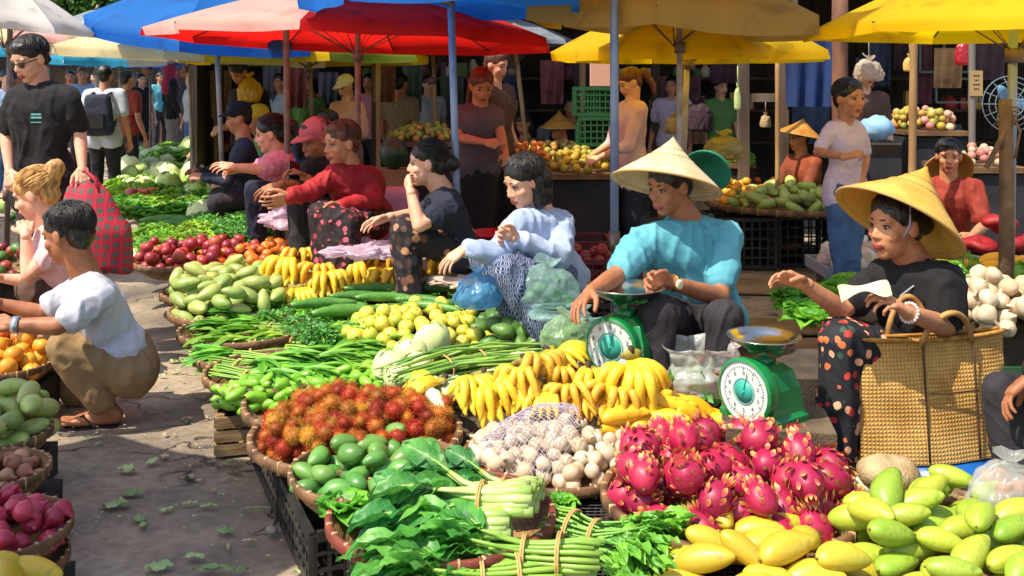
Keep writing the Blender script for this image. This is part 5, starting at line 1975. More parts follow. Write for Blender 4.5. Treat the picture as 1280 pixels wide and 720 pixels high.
def stool(pel, h, col='red', label=None):
    cols = {'red': '#b32020', 'blue': '#2060a8', 'green': '#1f7a44', 'wood': '#6a4a2e'}
    mt = mat('stool_' + col, cols[col], .4)
    rt = root('low_stool', label or 'low stool', 'stool', (pel.x, pel.y, 0))
    part('seat', MB().lathe([(.001, h), (.13, h), (.14, h - .01), (.135, h - .03), (.001, h - .03)], 24), mt, rt)
    for k in range(4):
        a = math.pi / 4 + k * math.pi / 2
        part('leg', MB().tube([(math.cos(a) * .1, math.sin(a) * .1, h - .02), (math.cos(a) * .14, math.sin(a) * .14, 0)], [.018, .014], 8), mt, rt)

# --- man in the turquoise polo shirt
def watch(rt, P, hp, HM, s):
    w, e = P['wl'], P['el']
    d = (w - e).normalized()
    q = d.to_track_quat('Z', 'Y').to_matrix()
    c = w - d * .015
    bnd = part('watch', MB().lathe([(.031, -.008), (.034, -.008), (.034, .008), (.031, .008)], 24, c, q, close=True), M_GOLD, rt, world=True)
    n = (V((-.15, -1, .25)) - d * V((-.15, -1, .25)).dot(d)).normalized()
    qq = n.to_track_quat('Z', 'Y').to_matrix()
    m = MB().lathe([(.001, .006), (.015, .006), (.019, .004), (.019, -.004), (.001, -.004)], 20, c + n * .034, qq)
    sub('dial', m, mat('watch_face', '#e8dcb0', .3), bnd)

def polo(rt, P, hp, HM, s):
    watch(rt, P, hp, HM, s)
    n, pel = P['neck'], P['pel']
    lat = (P['sl'] - P['sr']); lat.z = 0; lat.normalize()
    f = V((lat.y, -lat.x, 0))
    m = MB()
    # folded collar wings round the neck
    N_ = 15
    vs, fs = [], []
    for i in range(N_):
        a = -2.75 + 5.5 * i / (N_ - 1)
        d = -f * math.cos(a) + lat * math.sin(a)
        front = abs(a) / 2.75
        c0 = n + V((0, 0, .055 - .055 * front)) * s + d * (.072 * s) + f * .012
        c1 = n + V((0, 0, .012 - .085 * front ** 2)) * s + d * (.106 + .012 * front) * s + f * .02
        vs += [c0, (c0 + c1) / 2 + d * .006, c1]
    for i in range(N_ - 1):
        for j in range(2):
            q = i * 3 + j
            fs.append((q, q + 3, q + 4, q + 1))
    m.add(vs, fs)
    m.add([p - V((0, 0, .004)) for p in vs], [x[::-1] for x in fs])
    part('collar', m, T_TURQ, rt, world=True)
    m = MB()
    c = n * .74 + pel * .26 + f * .14 * s
    m.box(c + lat * .0, (.03, .012, .14), frame((f.x, f.y)), taper=1)
    part('button_placket', m, T_TURQ, rt, world=True, smooth=False)
    m = MB().box(n * .6 + pel * .4 + f * .142 * s + lat * .075, (.09, .012, .1), frame((f.x, f.y), -6))
    part('pocket', m, T_TURQ, rt, world=True, smooth=False)

Y = 4.2
person('seated man in a turquoise polo shirt and pale conical hat, leaning over the dial scale', Y,
       dict(head=(836, 233), neck=(860, 277, .06), sr=(806, 302, -.06), sl=(908, 296, .06), er=(770, 345, -.22), wr=(737, 366, -.42),
            el=(900, 372, -.14), wl=(838, 353, -.34), pel=(876, 402, .10), kr=(822, 392, -.42), kl=(905, 398, -.34), ar=A(820, 3.8, .08), al=A(900, 3.85, .08)),
       (-.80, -.60), pitch=16, roll=-3, s=1.06, hs=1.03, skin='brown', hair=('black', 'short'), shirt=T_TURQ, sleeve=.72, low=T_DTROU, curl=(.75, .35),
       hd=((803, 350, -.38), (722, 382, -.5)), extra=polo, fat=1.05, sandals=M_SANDAL,
       hat=('cone', W(842, 171, Y + .06), W(833, 230, Y), .232, M_HAT_PALE))
stool(W(876, 402, Y + .1), .30, 'wood', 'low wooden stool under the man in turquoise')

# --- woman in yellow conical hat
def necklace(rt, P, hp, HM, s):
    n, pel = P['neck'], P['pel']
    lat = (P['sl'] - P['sr']); lat.z = 0; lat.normalize()
    f = V((lat.y, -lat.x, 0))
    c = n * .55 + pel * .45 + f * .15 * s
    m = MB()
    m.tube([n + lat * .075 + V((0, 0, .0)), n + lat * .07 + f * .10 - V((0, 0, .05)), n.lerp(pel, .22) + f * .155 + lat * .045, c, n.lerp(pel, .22) + f * .155 - lat * .045, n - lat * .07 + f * .10 - V((0, 0, .05)), n - lat * .075], .0035, 6)
    part('lanyard', m, mat('strap_cloth', '#8d8f9c', .8), rt, world=True)
    w, e = P['wl'], P['el']
    d = (w - e).normalized()
    q = d.to_track_quat('Z', 'Y').to_matrix()
    m = MB()
    for k in range(18):
        a = 2 * math.pi * k / 18
        m.ell(w - d * .012 + q @ V((math.cos(a) * .032, math.sin(a) * .032, 0)), .0065, seg=8, rings=6)
    part('bracelet', m, mat('beads', '#cdb8b0', .4), rt, world=True)

Y = 3.62
person('seated woman in a black tee and yellow conical hat, holding a note and pointing', Y,
       dict(head=(1118, 283), neck=(1146, 332, .04), sl=(1184, 352, -.12), sr=(1104, 346, .12), er=(1052, 388, -.02), wr=(1004, 354, -.10),
            el=(1182, 408, -.16), wl=(1134, 390, -.30), pel=(1160, 462, .10), kl=(1050, 428, -.20), kr=(1052, 420, .06), al=A(1045, 3.4, .08), ar=A(1050, 3.66, .08)),
       (-.90, -.44), pitch=3, roll=0, s=1.0, hs=1.05, skin='tan', hair=('black', 'bun'), shirt=T_BLACK, sleeve=.7, low=T_FLORAL, low_kind='skirt', curl=(.65, .4),
       hd=((1100, 368, -.33), (960, 338, -.14)), toes=(-1, -.2), extra=necklace, sandals=M_SANDAL,
       hat=('cone', W(1159, 208, Y + .06), W(1124, 277, Y), .238, M_HAT_YELLOW, 1))
stool(W(1160, 462, Y + .1), .30, 'red', 'low red stool under the woman in the yellow hat')
g_ = W(1080, 362, Y - .33)
m = MB()
vs, fs = [], []
for i in range(12):
    for j in range(5):
        t, u = i / 11, j / 4 - .5
        vs.append(V(((t - .5) * .16, u * .055 + .01 * math.sin(t * 5), .012 * math.sin(t * 7 + u * 3) - t * .0 + .03 * (t - .5))))
for i in range(11):
    for j in range(4):
        a = i * 5 + j
        fs.append((a, a + 5, a + 6, a + 1))
m.add(vs, fs)
m.add([p - V((0, 0, .004)) for p in vs], [x[::-1] for x in fs])
solo('folded_note', m, mat('paper_note', '#cfc3a8', .8, col2='#a89c80', nscale=12), 'pale folded note held by the woman in the yellow hat', 'banknote', loc=g_, rot=(.5, 0, .1))

# --- woman in light blue shirt
Y = 4.85
person('woman in a light blue long sleeved shirt, seated cross-legged behind the plastic bags', Y,
       dict(head=(655, 228), neck=(676, 262, .06), sr=(648, 280, -.10), sl=(702, 278, .10), er=(622, 318, -.30), wr=(583, 310, -.36),
            el=(700, 322, -.14), wl=(646, 298, -.26), pel=(694, 352, .12), kr=(604, 322, -.10), kl=(634, 338, -.42), ar=A(665, 4.6, .30), al=A(690, 4.45, .32)),
       (-.80, -.52), pitch=22, s=1.02, hs=1.08, skin='light', hair=('black', 'bob'), shirt=T_LBLUE, sleeve=1.9, low=T_STRIPE, curl=(.8, .3),
       hd=((622, 293, -.30), (560, 326, -.38)))
stool(W(694, 352, Y + .12), .38, 'blue', 'low blue stool under the woman in the light blue shirt')

# --- woman with hand at her chin
Y = 5.45
person('woman in a navy tee with hair in a bun, hand raised to her mouth', Y,
       dict(head=(533, 205), neck=(553, 238, .02), sl=(566, 258, -.17), sr=(560, 252, .15), el=(524, 282, -.30), wl=(513, 238, -.22),
            er=(520, 268, .12), wr=(484, 272, .0), pel=(572, 312, .02), kl=(505, 290, -.18), kr=(505, 282, .12), al=A(520, 5.2, .1), ar=A(515, 5.45, .1)),
       (-1, -.12), pitch=4, s=1.0, hs=1.06, skin='light', hair=('black', 'bun'), shirt=T_NAVY, sleeve=.55, low=T_FLORAL2, low_kind='skirt', curl=(.9, .3),
       hd=((508, 222, -.15), (465, 278, -.02)), toes=(-1, -.2))
stool(W(572, 312, Y + .02), .42, 'wood', 'low wooden stool under the woman in the navy tee')

# --- woman in red blouse
Y = 6.0
person('woman in a red long sleeved blouse with short hair, reaching over pink wrapping', Y,
       dict(head=(426, 180), neck=(438, 208, .04), sr=(414, 222, -.08), sl=(462, 222, .08), er=(388, 240, -.2), wr=(362, 246, -.32),
            el=(466, 252, -.06), wl=(424, 258, -.26), pel=(455, 276, .1), kr=(402, 268, -.3), kl=(436, 280, -.32), ar=A(410, 5.7, .15), al=A(430, 5.6, .15)),
       (-.75, -.65), pitch=8, s=1.05, hs=1.12, skin='tan', hair=('brown', 'short'), shirt=T_RED, sleeve=1.9, low=T_FLORAL3, low_kind='skirt', curl=(.5, .3),
       hd=((404, 264, -.3), (345, 252, -.36)))
stool(W(455, 276, Y + .1), .5, 'wood', 'stool under the woman in the red blouse')

# --- man with pink cap and phone
Y = 6.5
def phone(rt, P, hp, HM, s):
    pass
CAP_PINK = mat('cap_pink', '#c4646c', .8, col2='#b4545e', nscale=6)
person('man in a pink cap and black tee, looking at a phone in his hand', Y,
       dict(head=(396, 176), neck=(408, 200, .04), sr=(388, 212, -.12), sl=(428, 212, .12), er=(374, 232, -.2), wr=(348, 232, -.35),
            el=(404, 236, -.22), wl=(382, 222, -.38), pel=(420, 262, .1), kr=(372, 256, -.3), kl=(400, 262, -.3), ar=A(380, 6.2, .12), al=A(400, 6.2, .12)),
       (-.75, -.66), pitch=18, s=1.05, hs=1.15, skin='brown', hair=('black', 'short'), shirt=T_BLACK, sleeve=.7, low=T_DTROU, curl=(.7, .4),
       hd=((366, 216, -.4), (330, 240, -.4)), hat=('cap', CAP_PINK))
stool(W(420, 262, Y + .1), .5, 'blue', 'stool under the man in the pink cap')
m = MB().box((0, 0, 0), (.07, .008, .14))
solo('phone', m, mat('phone_black', '#101014', .2), 'dark phone held by the man in the pink cap', 'phone', loc=W(368, 214, Y - .42), rot=(-.7, .3, .5), smooth=False)

# --- woman in pink top
Y = 7.1
person('woman in a pink top with long hair, reaching left over the vegetables', Y,
       dict(head=(338, 168), neck=(347, 190, .02), sl=(356, 202, -.15), sr=(352, 200, .14), el=(326, 212, -.28), wl=(294, 209, -.35),
            er=(322, 210, .1), wr=(300, 212, .0), pel=(360, 244, .02), kl=(318, 238, -.15), kr=(320, 236, .1), al=A(325, 7, .12), ar=A(325, 7.2, .12)),
       (-1, -.15), pitch=12, s=1.05, hs=1.12, skin='light', hair=('black', 'pony'), shirt=T_PINK, sleeve=.8, low=T_NAVY, curl=(.4, .4), toes=(-1, 0))
stool(W(360, 244, Y), .5, 'wood', 'stool under the woman in the pink top')

# --- squatting man in white tee
def wrist_watch(rt, P, hp, HM, s):
    w, e = P['wl'], P['el']
    d = (w - e).normalized()
    q = d.to_track_quat('Z', 'Y').to_matrix()
    part('wristwatch', MB().lathe([(.032, -.014), (.036, -.014), (.036, .014), (.032, .014)], 24, w - d * .02, q, close=True), mat('watch_steel', '#b8bcc4', .3, metal=.8), rt, world=True)
Y = 4.45
person('squatting man in a white tee and khaki trousers, seen from behind at the left stall', Y,
       dict(head=(84, 294), neck=(108, 346, .02), sl=(122, 372, -.20), sr=(100, 362, .16), el=(72, 408, -.32), wl=(14, 406, -.34),
            er=(52, 392, .10), wr=(2, 380, .05), pel=(160, 458, .02), kl=(78, 434, -.16), kr=(66, 428, .20), al=(134, 510, -.08), ar=(98, 502, .22)),
       (-.96, .18), pitch=14, s=1.05, hs=1.14, skin='brown', hair=('black', 'short'), shirt=T_WHITE, sleeve=.62, tuck=.30, low=T_KHAKI, curl=(.6, .6), toes=(-1, -.12),
       sandals=M_SANDAL, extra=wrist_watch, fat=1.08)
# --- squatting blond woman
Y = 5.1
person('squatting woman with blond bun, chin resting on her hand, behind the man in white', Y,
       dict(head=(44, 244), neck=(58, 284, .02), sl=(76, 306, -.16), sr=(62, 300, .16), el=(36, 344, -.22), wl=(32, 292, -.16),
            er=(44, 352, .1), wr=(4, 348, .05), pel=(100, 392, .02), kl=(40, 362, -.12), kr=(38, 358, .16), al=(78, 462, -.05), ar=(52, 456, .2)),
       (-1, -.1), pitch=20, s=1.0, hs=1.12, skin='light', hair=('blond', 'high_bun'), shirt=T_PALEPINK, sleeve=.45, low=T_BROWN, curl=(.9, .5),
       hd=((32, 278, -.1), None), toes=(-1, -.1), sandals=M_SANDAL)
# --- standing man in black tee
Y = 5.6
def chest_print(rt, P, hp, HM, s):
    m = MB()
    pel, n = P['pel'], P['neck']
    lat = (P['sl'] - P['sr']).normalized()
    f = V((lat.y, -lat.x, 0))
    c = n * .70 + pel * .30 + f * .172 + lat * .085
    q = frame((f.x, f.y), -4)
    for r_, (w_, h_) in enumerate(((.05, .010), (.06, .010), (.06, .005))):
        k = 0
        x = -w_ / 2
        while x < w_ / 2:
            ww = (.006, .009, .004, .007)[k % 4]
            m.box(c + q @ V((x + ww / 2, 0, -.018 * r_ + (.008 if r_ == 2 else 0) * -1)), (ww, .004, h_), q)
            x += ww + .003
            k += 1
    g = MB()
    for sx in (-1, 1):
        g.ell(hp(sx * .032, .0815, .004), (.026, .006, .019), HM, 14, 10)
        g.tube([hp(sx * .056, .075, .01), hp(sx * .078, .0, .008)], .003, 5)
    g.tube([hp(-.01, .087, .01), hp(.01, .087, .01)], .003, 5)
    part('sunglasses', g, mat('dark_glass', '#08080a', .15), rt, world=True)
    part('chest_print', m, mat('print_teal', '#5fa8a8', .7), rt, world=True, smooth=False)
person('tall young man standing in a black tee with a small teal chest print', Y,
       dict(head=(37, 75), neck=(49, 106, .05), sr=(20, 122, .02), sl=(86, 122, -.02), er=(8, 168, .04), wr=(12, 214, -.06), el=(100, 166, .02), wl=(103, 210, -.08),
            pel=(56, 225, .04), kr=A(42, 5.62, .5), kl=A(75, 5.55, .5), ar=A(42, 5.68, .08), al=A(78, 5.6, .08)),
       (-.45, -.89), pitch=24, s=.98, hs=1.06, skin='light', hair=('black', 'short'), shirt=T_BLACK, sleeve=.75, hem=.1, low=T_DTROU, curl=(.8, .5), extra=chest_print, sandals=M_SANDAL)

# --- boy
person('boy in a lilac polo shirt and jeans, standing with one arm across his chest', 5.7,
       dict(head=(1062, 124), neck=(1057, 152, .03), sr=(1040, 162, .0), sl=(1073, 162, .05), er=(1022, 190, -.05), wr=(1058, 196, -.26), el=(1082, 196, .05), wl=(1076, 232, .0),
            pel=(1056, 232, .05), kr=A(1052, 5.7, .45), kl=A(1064, 5.72, .45), ar=A(1050, 5.75, .08), al=A(1066, 5.75, .08)),
       (.45, -.89), pitch=4, s=.74, fat=.88, hs=.94, skin='tan', hair=('black', 'short'), shirt=T_LILAC, sleeve=.75, hem=.08, low=T_JEANS, curl=(.4, .8), hd=(None, (1078, 190, -.3)), sandals=M_SANDAL)

# --- grey tee woman and the one behind her
person('woman standing in a dark grey tee with tied red-brown hair, sorting fruit', 7.1,
       dict(head=(602, 108), neck=(600, 132, .03), sr=(576, 142, .0), sl=(618, 142, .05), er=(572, 172, -.1), wr=(608, 178, -.3), el=(626, 168, -.05), wl=(632, 192, -.2),
            pel=(594, 198, .04), kr=A(590, 7.1, .5), kl=A(604, 7.1, .5), ar=A(590, 7.15, .08), al=A(606, 7.15, .08)),
       (.25, -.97), pitch=26, s=1.0, hs=1.06, skin='tan', hair=('brown', 'long'), shirt=T_GREY, sleeve=.5, hem=.06, low=T_BLACK, fine=False, sandals=M_SANDAL)
standing(618, 64, 7.9, 1.75, 'tall dark haired person standing right behind the woman in grey', yaw=1.0, skin='light', hair=('brown', 'short'), shirt=T_BROWN, low=T_DTROU, fine=False, pitch=15)
# --- pale pink shirt woman
standing(790, 86, 7.6, 1.62, 'woman in a pale pink loose shirt with ponytail, standing behind the blue-grey pole', yaw=-1.35, pitch=26, skin='light', hair=('brown', 'pony'), shirt=T_PALEPINK, sleeve=1.3, hem=.12, low=T_NAVY, fine=False,
         arm=dict(wl=(.12, .32, 1.0), wr=(-.12, .3, 1.0), el=(.2, .1, 1.1), er=(-.2, .1, 1.1)))
# --- man with yellow plastic, cap person
standing(310, 76, 9.4, 1.7, 'man standing in a black tee, head bent over a yellow bag', yaw=-.6, pitch=36, lean=.08, skin='tan', hair=('black', 'short'), shirt=T_BLACK, low=T_DTROU, fine=False, arm=dict(wl=(.08, .3, 1.08), wr=(-.08, .3, 1.05)))
solo('plastic_bag', bag_mesh(.11, .09, .24, 5), plastic('bag_yellow', '#e0b020', .9), 'yellow plastic bag held by the man in the black tee', 'bag', loc=W(312, 128, 9.1) - V((0, 0, .0)))
standing(434, 95, 9.6, 1.6, 'person standing in a white bucket cap and peach jacket', yaw=-.7, pitch=22, skin='light', hair=('black', 'short'), shirt=mat('cloth_peach', '#d09478', .8, col2='#e2b8a0', nscale=5), sleeve=.9, hem=.1, low=mat('denim_pale', '#8a9cc0', .85), fine=False,
         hat=('cap', mat('cap_cream', '#e2dccb', .8)), arm=dict(wl=(.1, .28, 1.05), wr=(-.1, .28, 1.05)))
# --- distant shoppers on the left
def backpack(rt, P, hp, HM, s):
    n, pel = P['neck'], P['pel']
    lat = (P['sl'] - P['sr']).normalized()
    f = V((lat.y, -lat.x, 0))
    c = n.lerp(pel, .52) - f * .19
    m = MB().hull([(c + lat * .09 + V((0, 0, .16)), .06), (c - lat * .09 + V((0, 0, .16)), .06), (c + lat * .11 - V((0, 0, .17)), .08), (c - lat * .11 - V((0, 0, .17)), .08)])
    b_ = part('backpack', remesh(m, .014, 3, [(.1, .02)]), T_NAVY, rt, world=True)
    m = MB()
    for sg in (-1, 1):
        m.tube([c + lat * sg * .08 + V((0, 0, .2)), n + lat * sg * .11 + V((0, 0, -.005)), n + lat * sg * .12 + f * .12 - V((0, 0, .1)), c + lat * sg * .14 + f * .1 - V((0, 0, .15))], .02, 6, flat=.5)
    sub('strap', m, T_NAVY, b_)
    m = MB().box(c - f * .085 - V((0, 0, .08)), (.2, .03, .16), frame((f.x, f.y)))
    sub('front_pocket', m, T_BLACK, b_, smooth=False)
standing(131, 82, 11.3, 1.72, 'man seen from behind in a white tee with a navy backpack', yaw=math.pi, skin='tan', hair=('black', 'short'), shirt=T_WHITE, sleeve=.7, hem=.08, low=T_BLACK, fine=False, extra=backpack)
standing(158, 88, 12.6, 1.68, 'person in a rust orange shirt, just right of the backpack', yaw=math.pi - .5, skin='tan', hair=('black', 'short'), shirt=T_ORANGE, low=T_DTROU, fine=False)
standing(176, 92, 17.6, 1.62, 'woman with long dark hair in a black sleeveless dress', yaw=.9, skin='light', hair=('black', 'long'), shirt=T_BLACK, sleeve=0, hem=.1, low=T_BLACK, low_kind='short_skirt', fine=False)
def scarf(rt, P, hp, HM, s):
    m = MB().ell(hp(0, -.02, .03), (.11 * s, .12 * s, .13 * s), HM)
    m.hull([(hp(0, -.02, -.05), .1 * s), (P['neck'] - V((0, 0, .12)), .17 * s)])
    part('headscarf', remesh(m, .016, 3, [(.08, .03)]), mat('scarf_crimson', '#a01c3c', .8), rt, world=True)
standing(213, 80, 17.2, 1.68, 'woman in a crimson headscarf, black top and long checked skirt', yaw=2.2, skin='tan', hair=None, shirt=T_BLACK, sleeve=1.9, hem=.12, low=T_CHECK, low_kind='skirt', fine=False, extra=scarf)
standing(103, 84, 14.5, 1.65, 'distant shopper in a blue-grey top left of the backpack man', yaw=.5, skin='tan', hair=('brown', 'short'), shirt=T_LBLUE, low=T_DTROU, fine=False)
# --- more shoppers down the aisle
for k, (px, top_, Yd, h_, sh, yw, lb) in enumerate((
        (88, 88, 17, 1.65, T_RED, .3, 'distant shopper in a red top near the end of the aisle'),
        (120, 90, 19, 1.68, T_LILAC, -.4, 'distant shopper in a lilac top beyond the backpack man'),
        (200, 91, 21, 1.66, T_TURQ, .8, 'distant shopper in turquoise between the black dress and the headscarf'),
        (240, 92, 16, 1.6, T_WHITE, -.9, 'distant shopper in a white top right of the headscarf'),
        (258, 93, 18, 1.62, T_PINK, .4, 'distant shopper in a pink top right of the white topped one'),
        (8, 88, 13, 1.66, T_LBLUE, .9, 'distant shopper in a pale blue top at the left edge'),
        (352, 92, 12.0, 1.6, T_LBLUE, -.7, 'stall keeper in a pale blue top in the dark shed'),
        (382, 96, 11.4, 1.55, T_GREEN, .5, 'stall keeper in a green top in the dark shed'),
        (462, 92, 12.0, 1.62, T_PINK, -.3, 'stall keeper in a pink top behind the peach jacket'),
        (535, 95, 11.8, 1.58, T_WHITE, .6, 'stall keeper in a white top left of the blue-grey pole'),
        (840, 96, 11.0, 1.58, T_LILAC, -.5, 'stall keeper in a lilac top behind the white umbrella pole'),
        (900, 98, 11.4, 1.56, T_GREEN, .4, 'stall keeper in a green top left of the timber frame'))):
    standing(px, top_, Yd, h_, lb, yaw=yw, skin=('tan', 'light')[k % 2], hair=('black', ('short', 'bob', 'pony')[k % 3]), shirt=sh, low=(T_DTROU, T_JEANS)[k % 2], fine=False)
# --- seated far sellers
seated(298, 148, 8.1, 'seller in a navy sweatshirt and dark cap, seated on the far left of the row', yaw=-1.3, s=1.05, pitch=10, skin='tan', hair=('black', 'short'), shirt=T_NAVY, sleeve=1.9, low=T_DTROU, fine=False, hat=('cap', T_BLACK), arm=dict(wl=(.12, .26, -.44), wr=(-.08, .3, -.42)))
seated(322, 150, 8.7, 'seller in a green shirt and yellow cap, seated behind the navy sweatshirt', yaw=-1.0, s=1.05, pitch=14, skin='tan', hair=('black', 'short'), shirt=T_GREEN, low=T_DTROU, fine=False, hat=('cap', mat('cap_yellow', '#d8b020', .7)))
seated(408, 155, 8.4, 'seller with dark hair seated behind the pink capped man', yaw=-.7, s=1.0, skin='tan', hair=('black', 'short'), shirt=T_BLACK, low=T_DTROU, fine=False)
seated(270, 138, 12.5, 'far seller in a rust red top at the end of the row', yaw=-.4, s=1.05, skin='tan', hair=('brown', 'short'), shirt=T_ORANGE, low=T_DTROU, fine=False)
Y = 9.6
seated(699, 163, Y, 'seated seller in a tan conical hat with arms stretched over her tray', yaw=-1.1, s=.95, pitch=18, skin='tan', hair=('black', 'short'), shirt=T_BROWN, sleeve=.6, low=T_DTROU, fine=False,
       hat=('cone', W(699, 138, Y), W(699, 159, Y), .185, M_HAT_TAN), arm=dict(wl=(.1, .45, -.34), wr=(-.1, .5, -.34), el=(.16, .2, -.36), er=(-.16, .22, -.36)))
seated(654, 155, 10.0, 'seated seller in a dark headscarf left of the tan conical hat', yaw=-.6, s=.95, pitch=24, skin='tan', hair=('black', 'bob'), shirt=T_BROWN, low=T_DTROU, fine=False)
seated(714, 135, 11.3, 'seller standing in the dark stall behind the tan conical hat', yaw=-.2, s=1.0, skin='tan', hair=('black', 'short'), shirt=T_BLACK, low=T_DTROU, fine=False)
Y = 8.6
seated(998, 173, Y, 'seated seller in a tan conical hat and brown shirt behind the green mangoes', yaw=-1.2, s=.95, pitch=6, skin='tan', hair=('black', 'short'), shirt=mat('cloth_rust', '#8a3f20', .8, col2='#6a3018', nscale=5), sleeve=1.4, low=T_DTROU, fine=False,
       hat=('cone', W(1004, 148, Y), W(1000, 168, Y), .19, M_HAT_TAN))
Y = 6.9
def back_hat(rt, P, hp, HM, s):
    c = hp(0, -.14, -.13)
    cone_hat(c + V((0, .17, .11)), c, .18, M_HAT_TAN, rt)
seated(1186, 196, Y, 'seated woman in a rust red blouse, conical hat hanging behind her neck', yaw=-.35, s=1.0, pitch=6, skin='tan', hair=('black', 'short'), shirt=T_ORANGE, sleeve=.8, low=T_BROWN, fine=True, extra=back_hat)
# --- figures in the dark stalls
standing(500, 92, 10.6, 1.6, 'shopper in a beige top inside the dark stall, back turned', yaw=2.6, skin='tan', hair=('black', 'bun'), shirt=mat('cloth_beige', '#8a7460', .8), low=T_DTROU, fine=False)
standing(1080, 78, 8.4, 1.6, 'dark haired stall keeper standing behind the boy', yaw=.2, skin='light', hair=('brown', 'bob'), shirt=T_BROWN, low=T_DTROU, fine=False)
# --- person cut by the right edge: knee and hand
Y = 3.05
person('person in dark trousers at the right edge, bent knee and hand in view', Y,
       dict(head=(1420, 250), neck=(1405, 300, .03), sl=(1420, 335, .1), sr=(1350, 335, -.05), el=(1450, 430, -.1), wl=(1380, 450, -.3), er=(1335, 425, -.15), wr=(1292, 468, -.22),
            pel=(1400, 540, .12), kr=(1256, 492, -.10), kl=(1330, 470, -.3), ar=A(1300, 2.92, .08), al=A(1345, 2.8, .08)),
       (-.8, -.6), s=1.0, skin='brown', shirt=T_BLACK, sleeve=1.9, low=T_DTROU, curl=(.5, .45), hd=(None, (1262, 492, -.2)), sandals=M_SANDAL)
stool(W(1400, 540, Y + .12), .28, 'green', 'green stool under the person at the right edge')
# ================================================================== PROPS
M_SCG = mat('scale_green', '#0c7a3a', .35, col2='#0a6a34', nscale=5, coat=.3)
M_DIAL = mat('dial_white', '#bcc6c4', .35)
M_INK = mat('ink', '#20262a', .6)
M_TEAL = mat('dial_teal', '#2a9a88', .5)
def scale(c, yaw, label, k=1.0):
    """spring dial scale: green flared body, round dial, pan on a cradle"""
    rt = root('dial_scale', label, 'scale', c, (0, 0, yaw))
    m = MB()
    # body: dial faces -Y in local space
    prof = [(.125, .0, .10), (.125, .02, .10), (.112, .035, .09), (.105, .12, .075), (.085, .18, .06), (.05, .2, .045)]
    vs, fs = [], []
    for w, z, d in prof:
        for x, y in ((-w, -d), (-w * .6, -d * 1.08), (w * .6, -d * 1.08), (w, -d), (w, d), (w * .6, d * 1.08), (-w * .6, d * 1.08), (-w, d)):
            vs.append((x * k, y * k, z * k))
    n = 8
    for i in range(len(prof) - 1):
        for j in range(n):
            fs.append((i * n + j, i * n + (j + 1) % n, (i + 1) * n + (j + 1) % n, (i + 1) * n + j))
    fs += [tuple(range(n - 1, -1, -1)), tuple((len(prof) - 1) * n + j for j in range(n))]
    m.add(vs, fs)
    q = Matrix.Rotation(math.pi / 2, 3, 'X')
    m.lathe([(.001, -.02), (.104, -.02), (.108, .0), (.108, .025), (.098, .03), (.098, .022)], 40, V((0, -.088, .112)) * k, q)
    m.v = [V(p) for p in m.v]
    part('body', m, M_SCG, rt, smooth=False)
    dl = part('dial', MB().lathe([(.001, .024), (.098, .024)], 40, V((0, -.088, .112)) * k, q), M_DIAL, rt)
    cen = V((0, -.088 * k - .0255, .112 * k))
    m = MB()
    for i in range(60):
        a = 2 * math.pi * i / 60
        L = .012 if i % 5 == 0 else .006
        e = V((math.sin(a), 0, math.cos(a)))
        m.bar(cen + e * (.090 - L) * k, cen + e * .090 * k, .0016 * k if i % 5 else .0028 * k, .001)
    for i in range(10):
        a = 2 * math.pi * i / 10
        txt = bpy.data.curves.new('n', 'FONT')
        txt.body = str(i)
        txt.size = .02 * k
        txt.align_x = txt.align_y = 'CENTER'
        to = bpy.data.objects.new('n', txt)
        COL.objects.link(to)
        bpy.context.view_layer.update()
        me = bpy.data.meshes.new_from_object(to.evaluated_get(bpy.context.evaluated_depsgraph_get()))
        e = V((math.sin(a), 0, math.cos(a)))
        o_ = cen + e * .067 * k - V((0, .001, 0))
        m.add([o_ + q @ v.co for v in me.vertices], [tuple(p.vertices) for p in me.polygons])
        bpy.data.objects.remove(to)
        bpy.data.meshes.remove(me)
    sub('dial_markings', m, M_INK, dl, smooth=False)
    m = MB().lathe([(.001, .001), (.040 * k, .001), (.040 * k, .0)], 28, cen, q)
    m.lathe([(.048 * k, .0005), (.046 * k, .0015), (.044 * k, .0005)], 32, cen, q)
    sub('emblem', m, M_TEAL, dl)
    e = V((.25, 0, .97))
    m = MB().bar(cen - e * .02 - V((0, .003, 0)), cen + e * .07 * k - V((0, .003, 0)), .004, .001)
    m.ell(cen - V((0, .003, 0)), (.006, .003, .006), seg=10, rings=6)
    sub('needle', m, M_TEAL, dl, smooth=False)
    m = MB()
    m.tube([(0, 0, .19 * k), (0, 0, .262 * k)], .013 * k, 10)
    for sg in (-1, 1):
        m.tube([(sg * .085 * k, 0, .257 * k), (sg * .07 * k, 0, .25 * k), (0, 0, .245 * k)], [.006, .009, .01], 8)
        m.tube([(0, sg * .085 * k, .257 * k), (0, sg * .07 * k, .25 * k), (0, 0, .245 * k)], [.006, .009, .01], 8)
    m.box((0, 0, .205 * k), (.06 * k, .06 * k, .03 * k))
    part('pan_support', m, M_SCG, rt)
    m = MB().lathe([(.001, .258), (.08, .260), (.112, .275), (.128, .292), (.136, .296), (.137, .299), (.128, .297), (.11, .280), (.08, .265), (.001, .263)], 44, (0, 0, 0))
    m.v = [p * k for p in m.v]
    part('pan', m, M_STEEL, rt)
    return rt
c = W(782, 466, 3.82)
scale(c, R(-34), 'green dial scale in front of the man in turquoise', 1.12)
solo('scale_plinth', MB().box((0, 0, c.z / 2 - .1), (.34, .3, c.z - .202)), mat('crate_wood', '#a58a62'), 'low wooden block under the scale by the man in turquoise', 'block', loc=(c.x, c.y, .2), smooth=False)
c = W(955, 520, 3.3)
scale(c, R(-52), 'green dial scale before the woman in the yellow hat', .90)
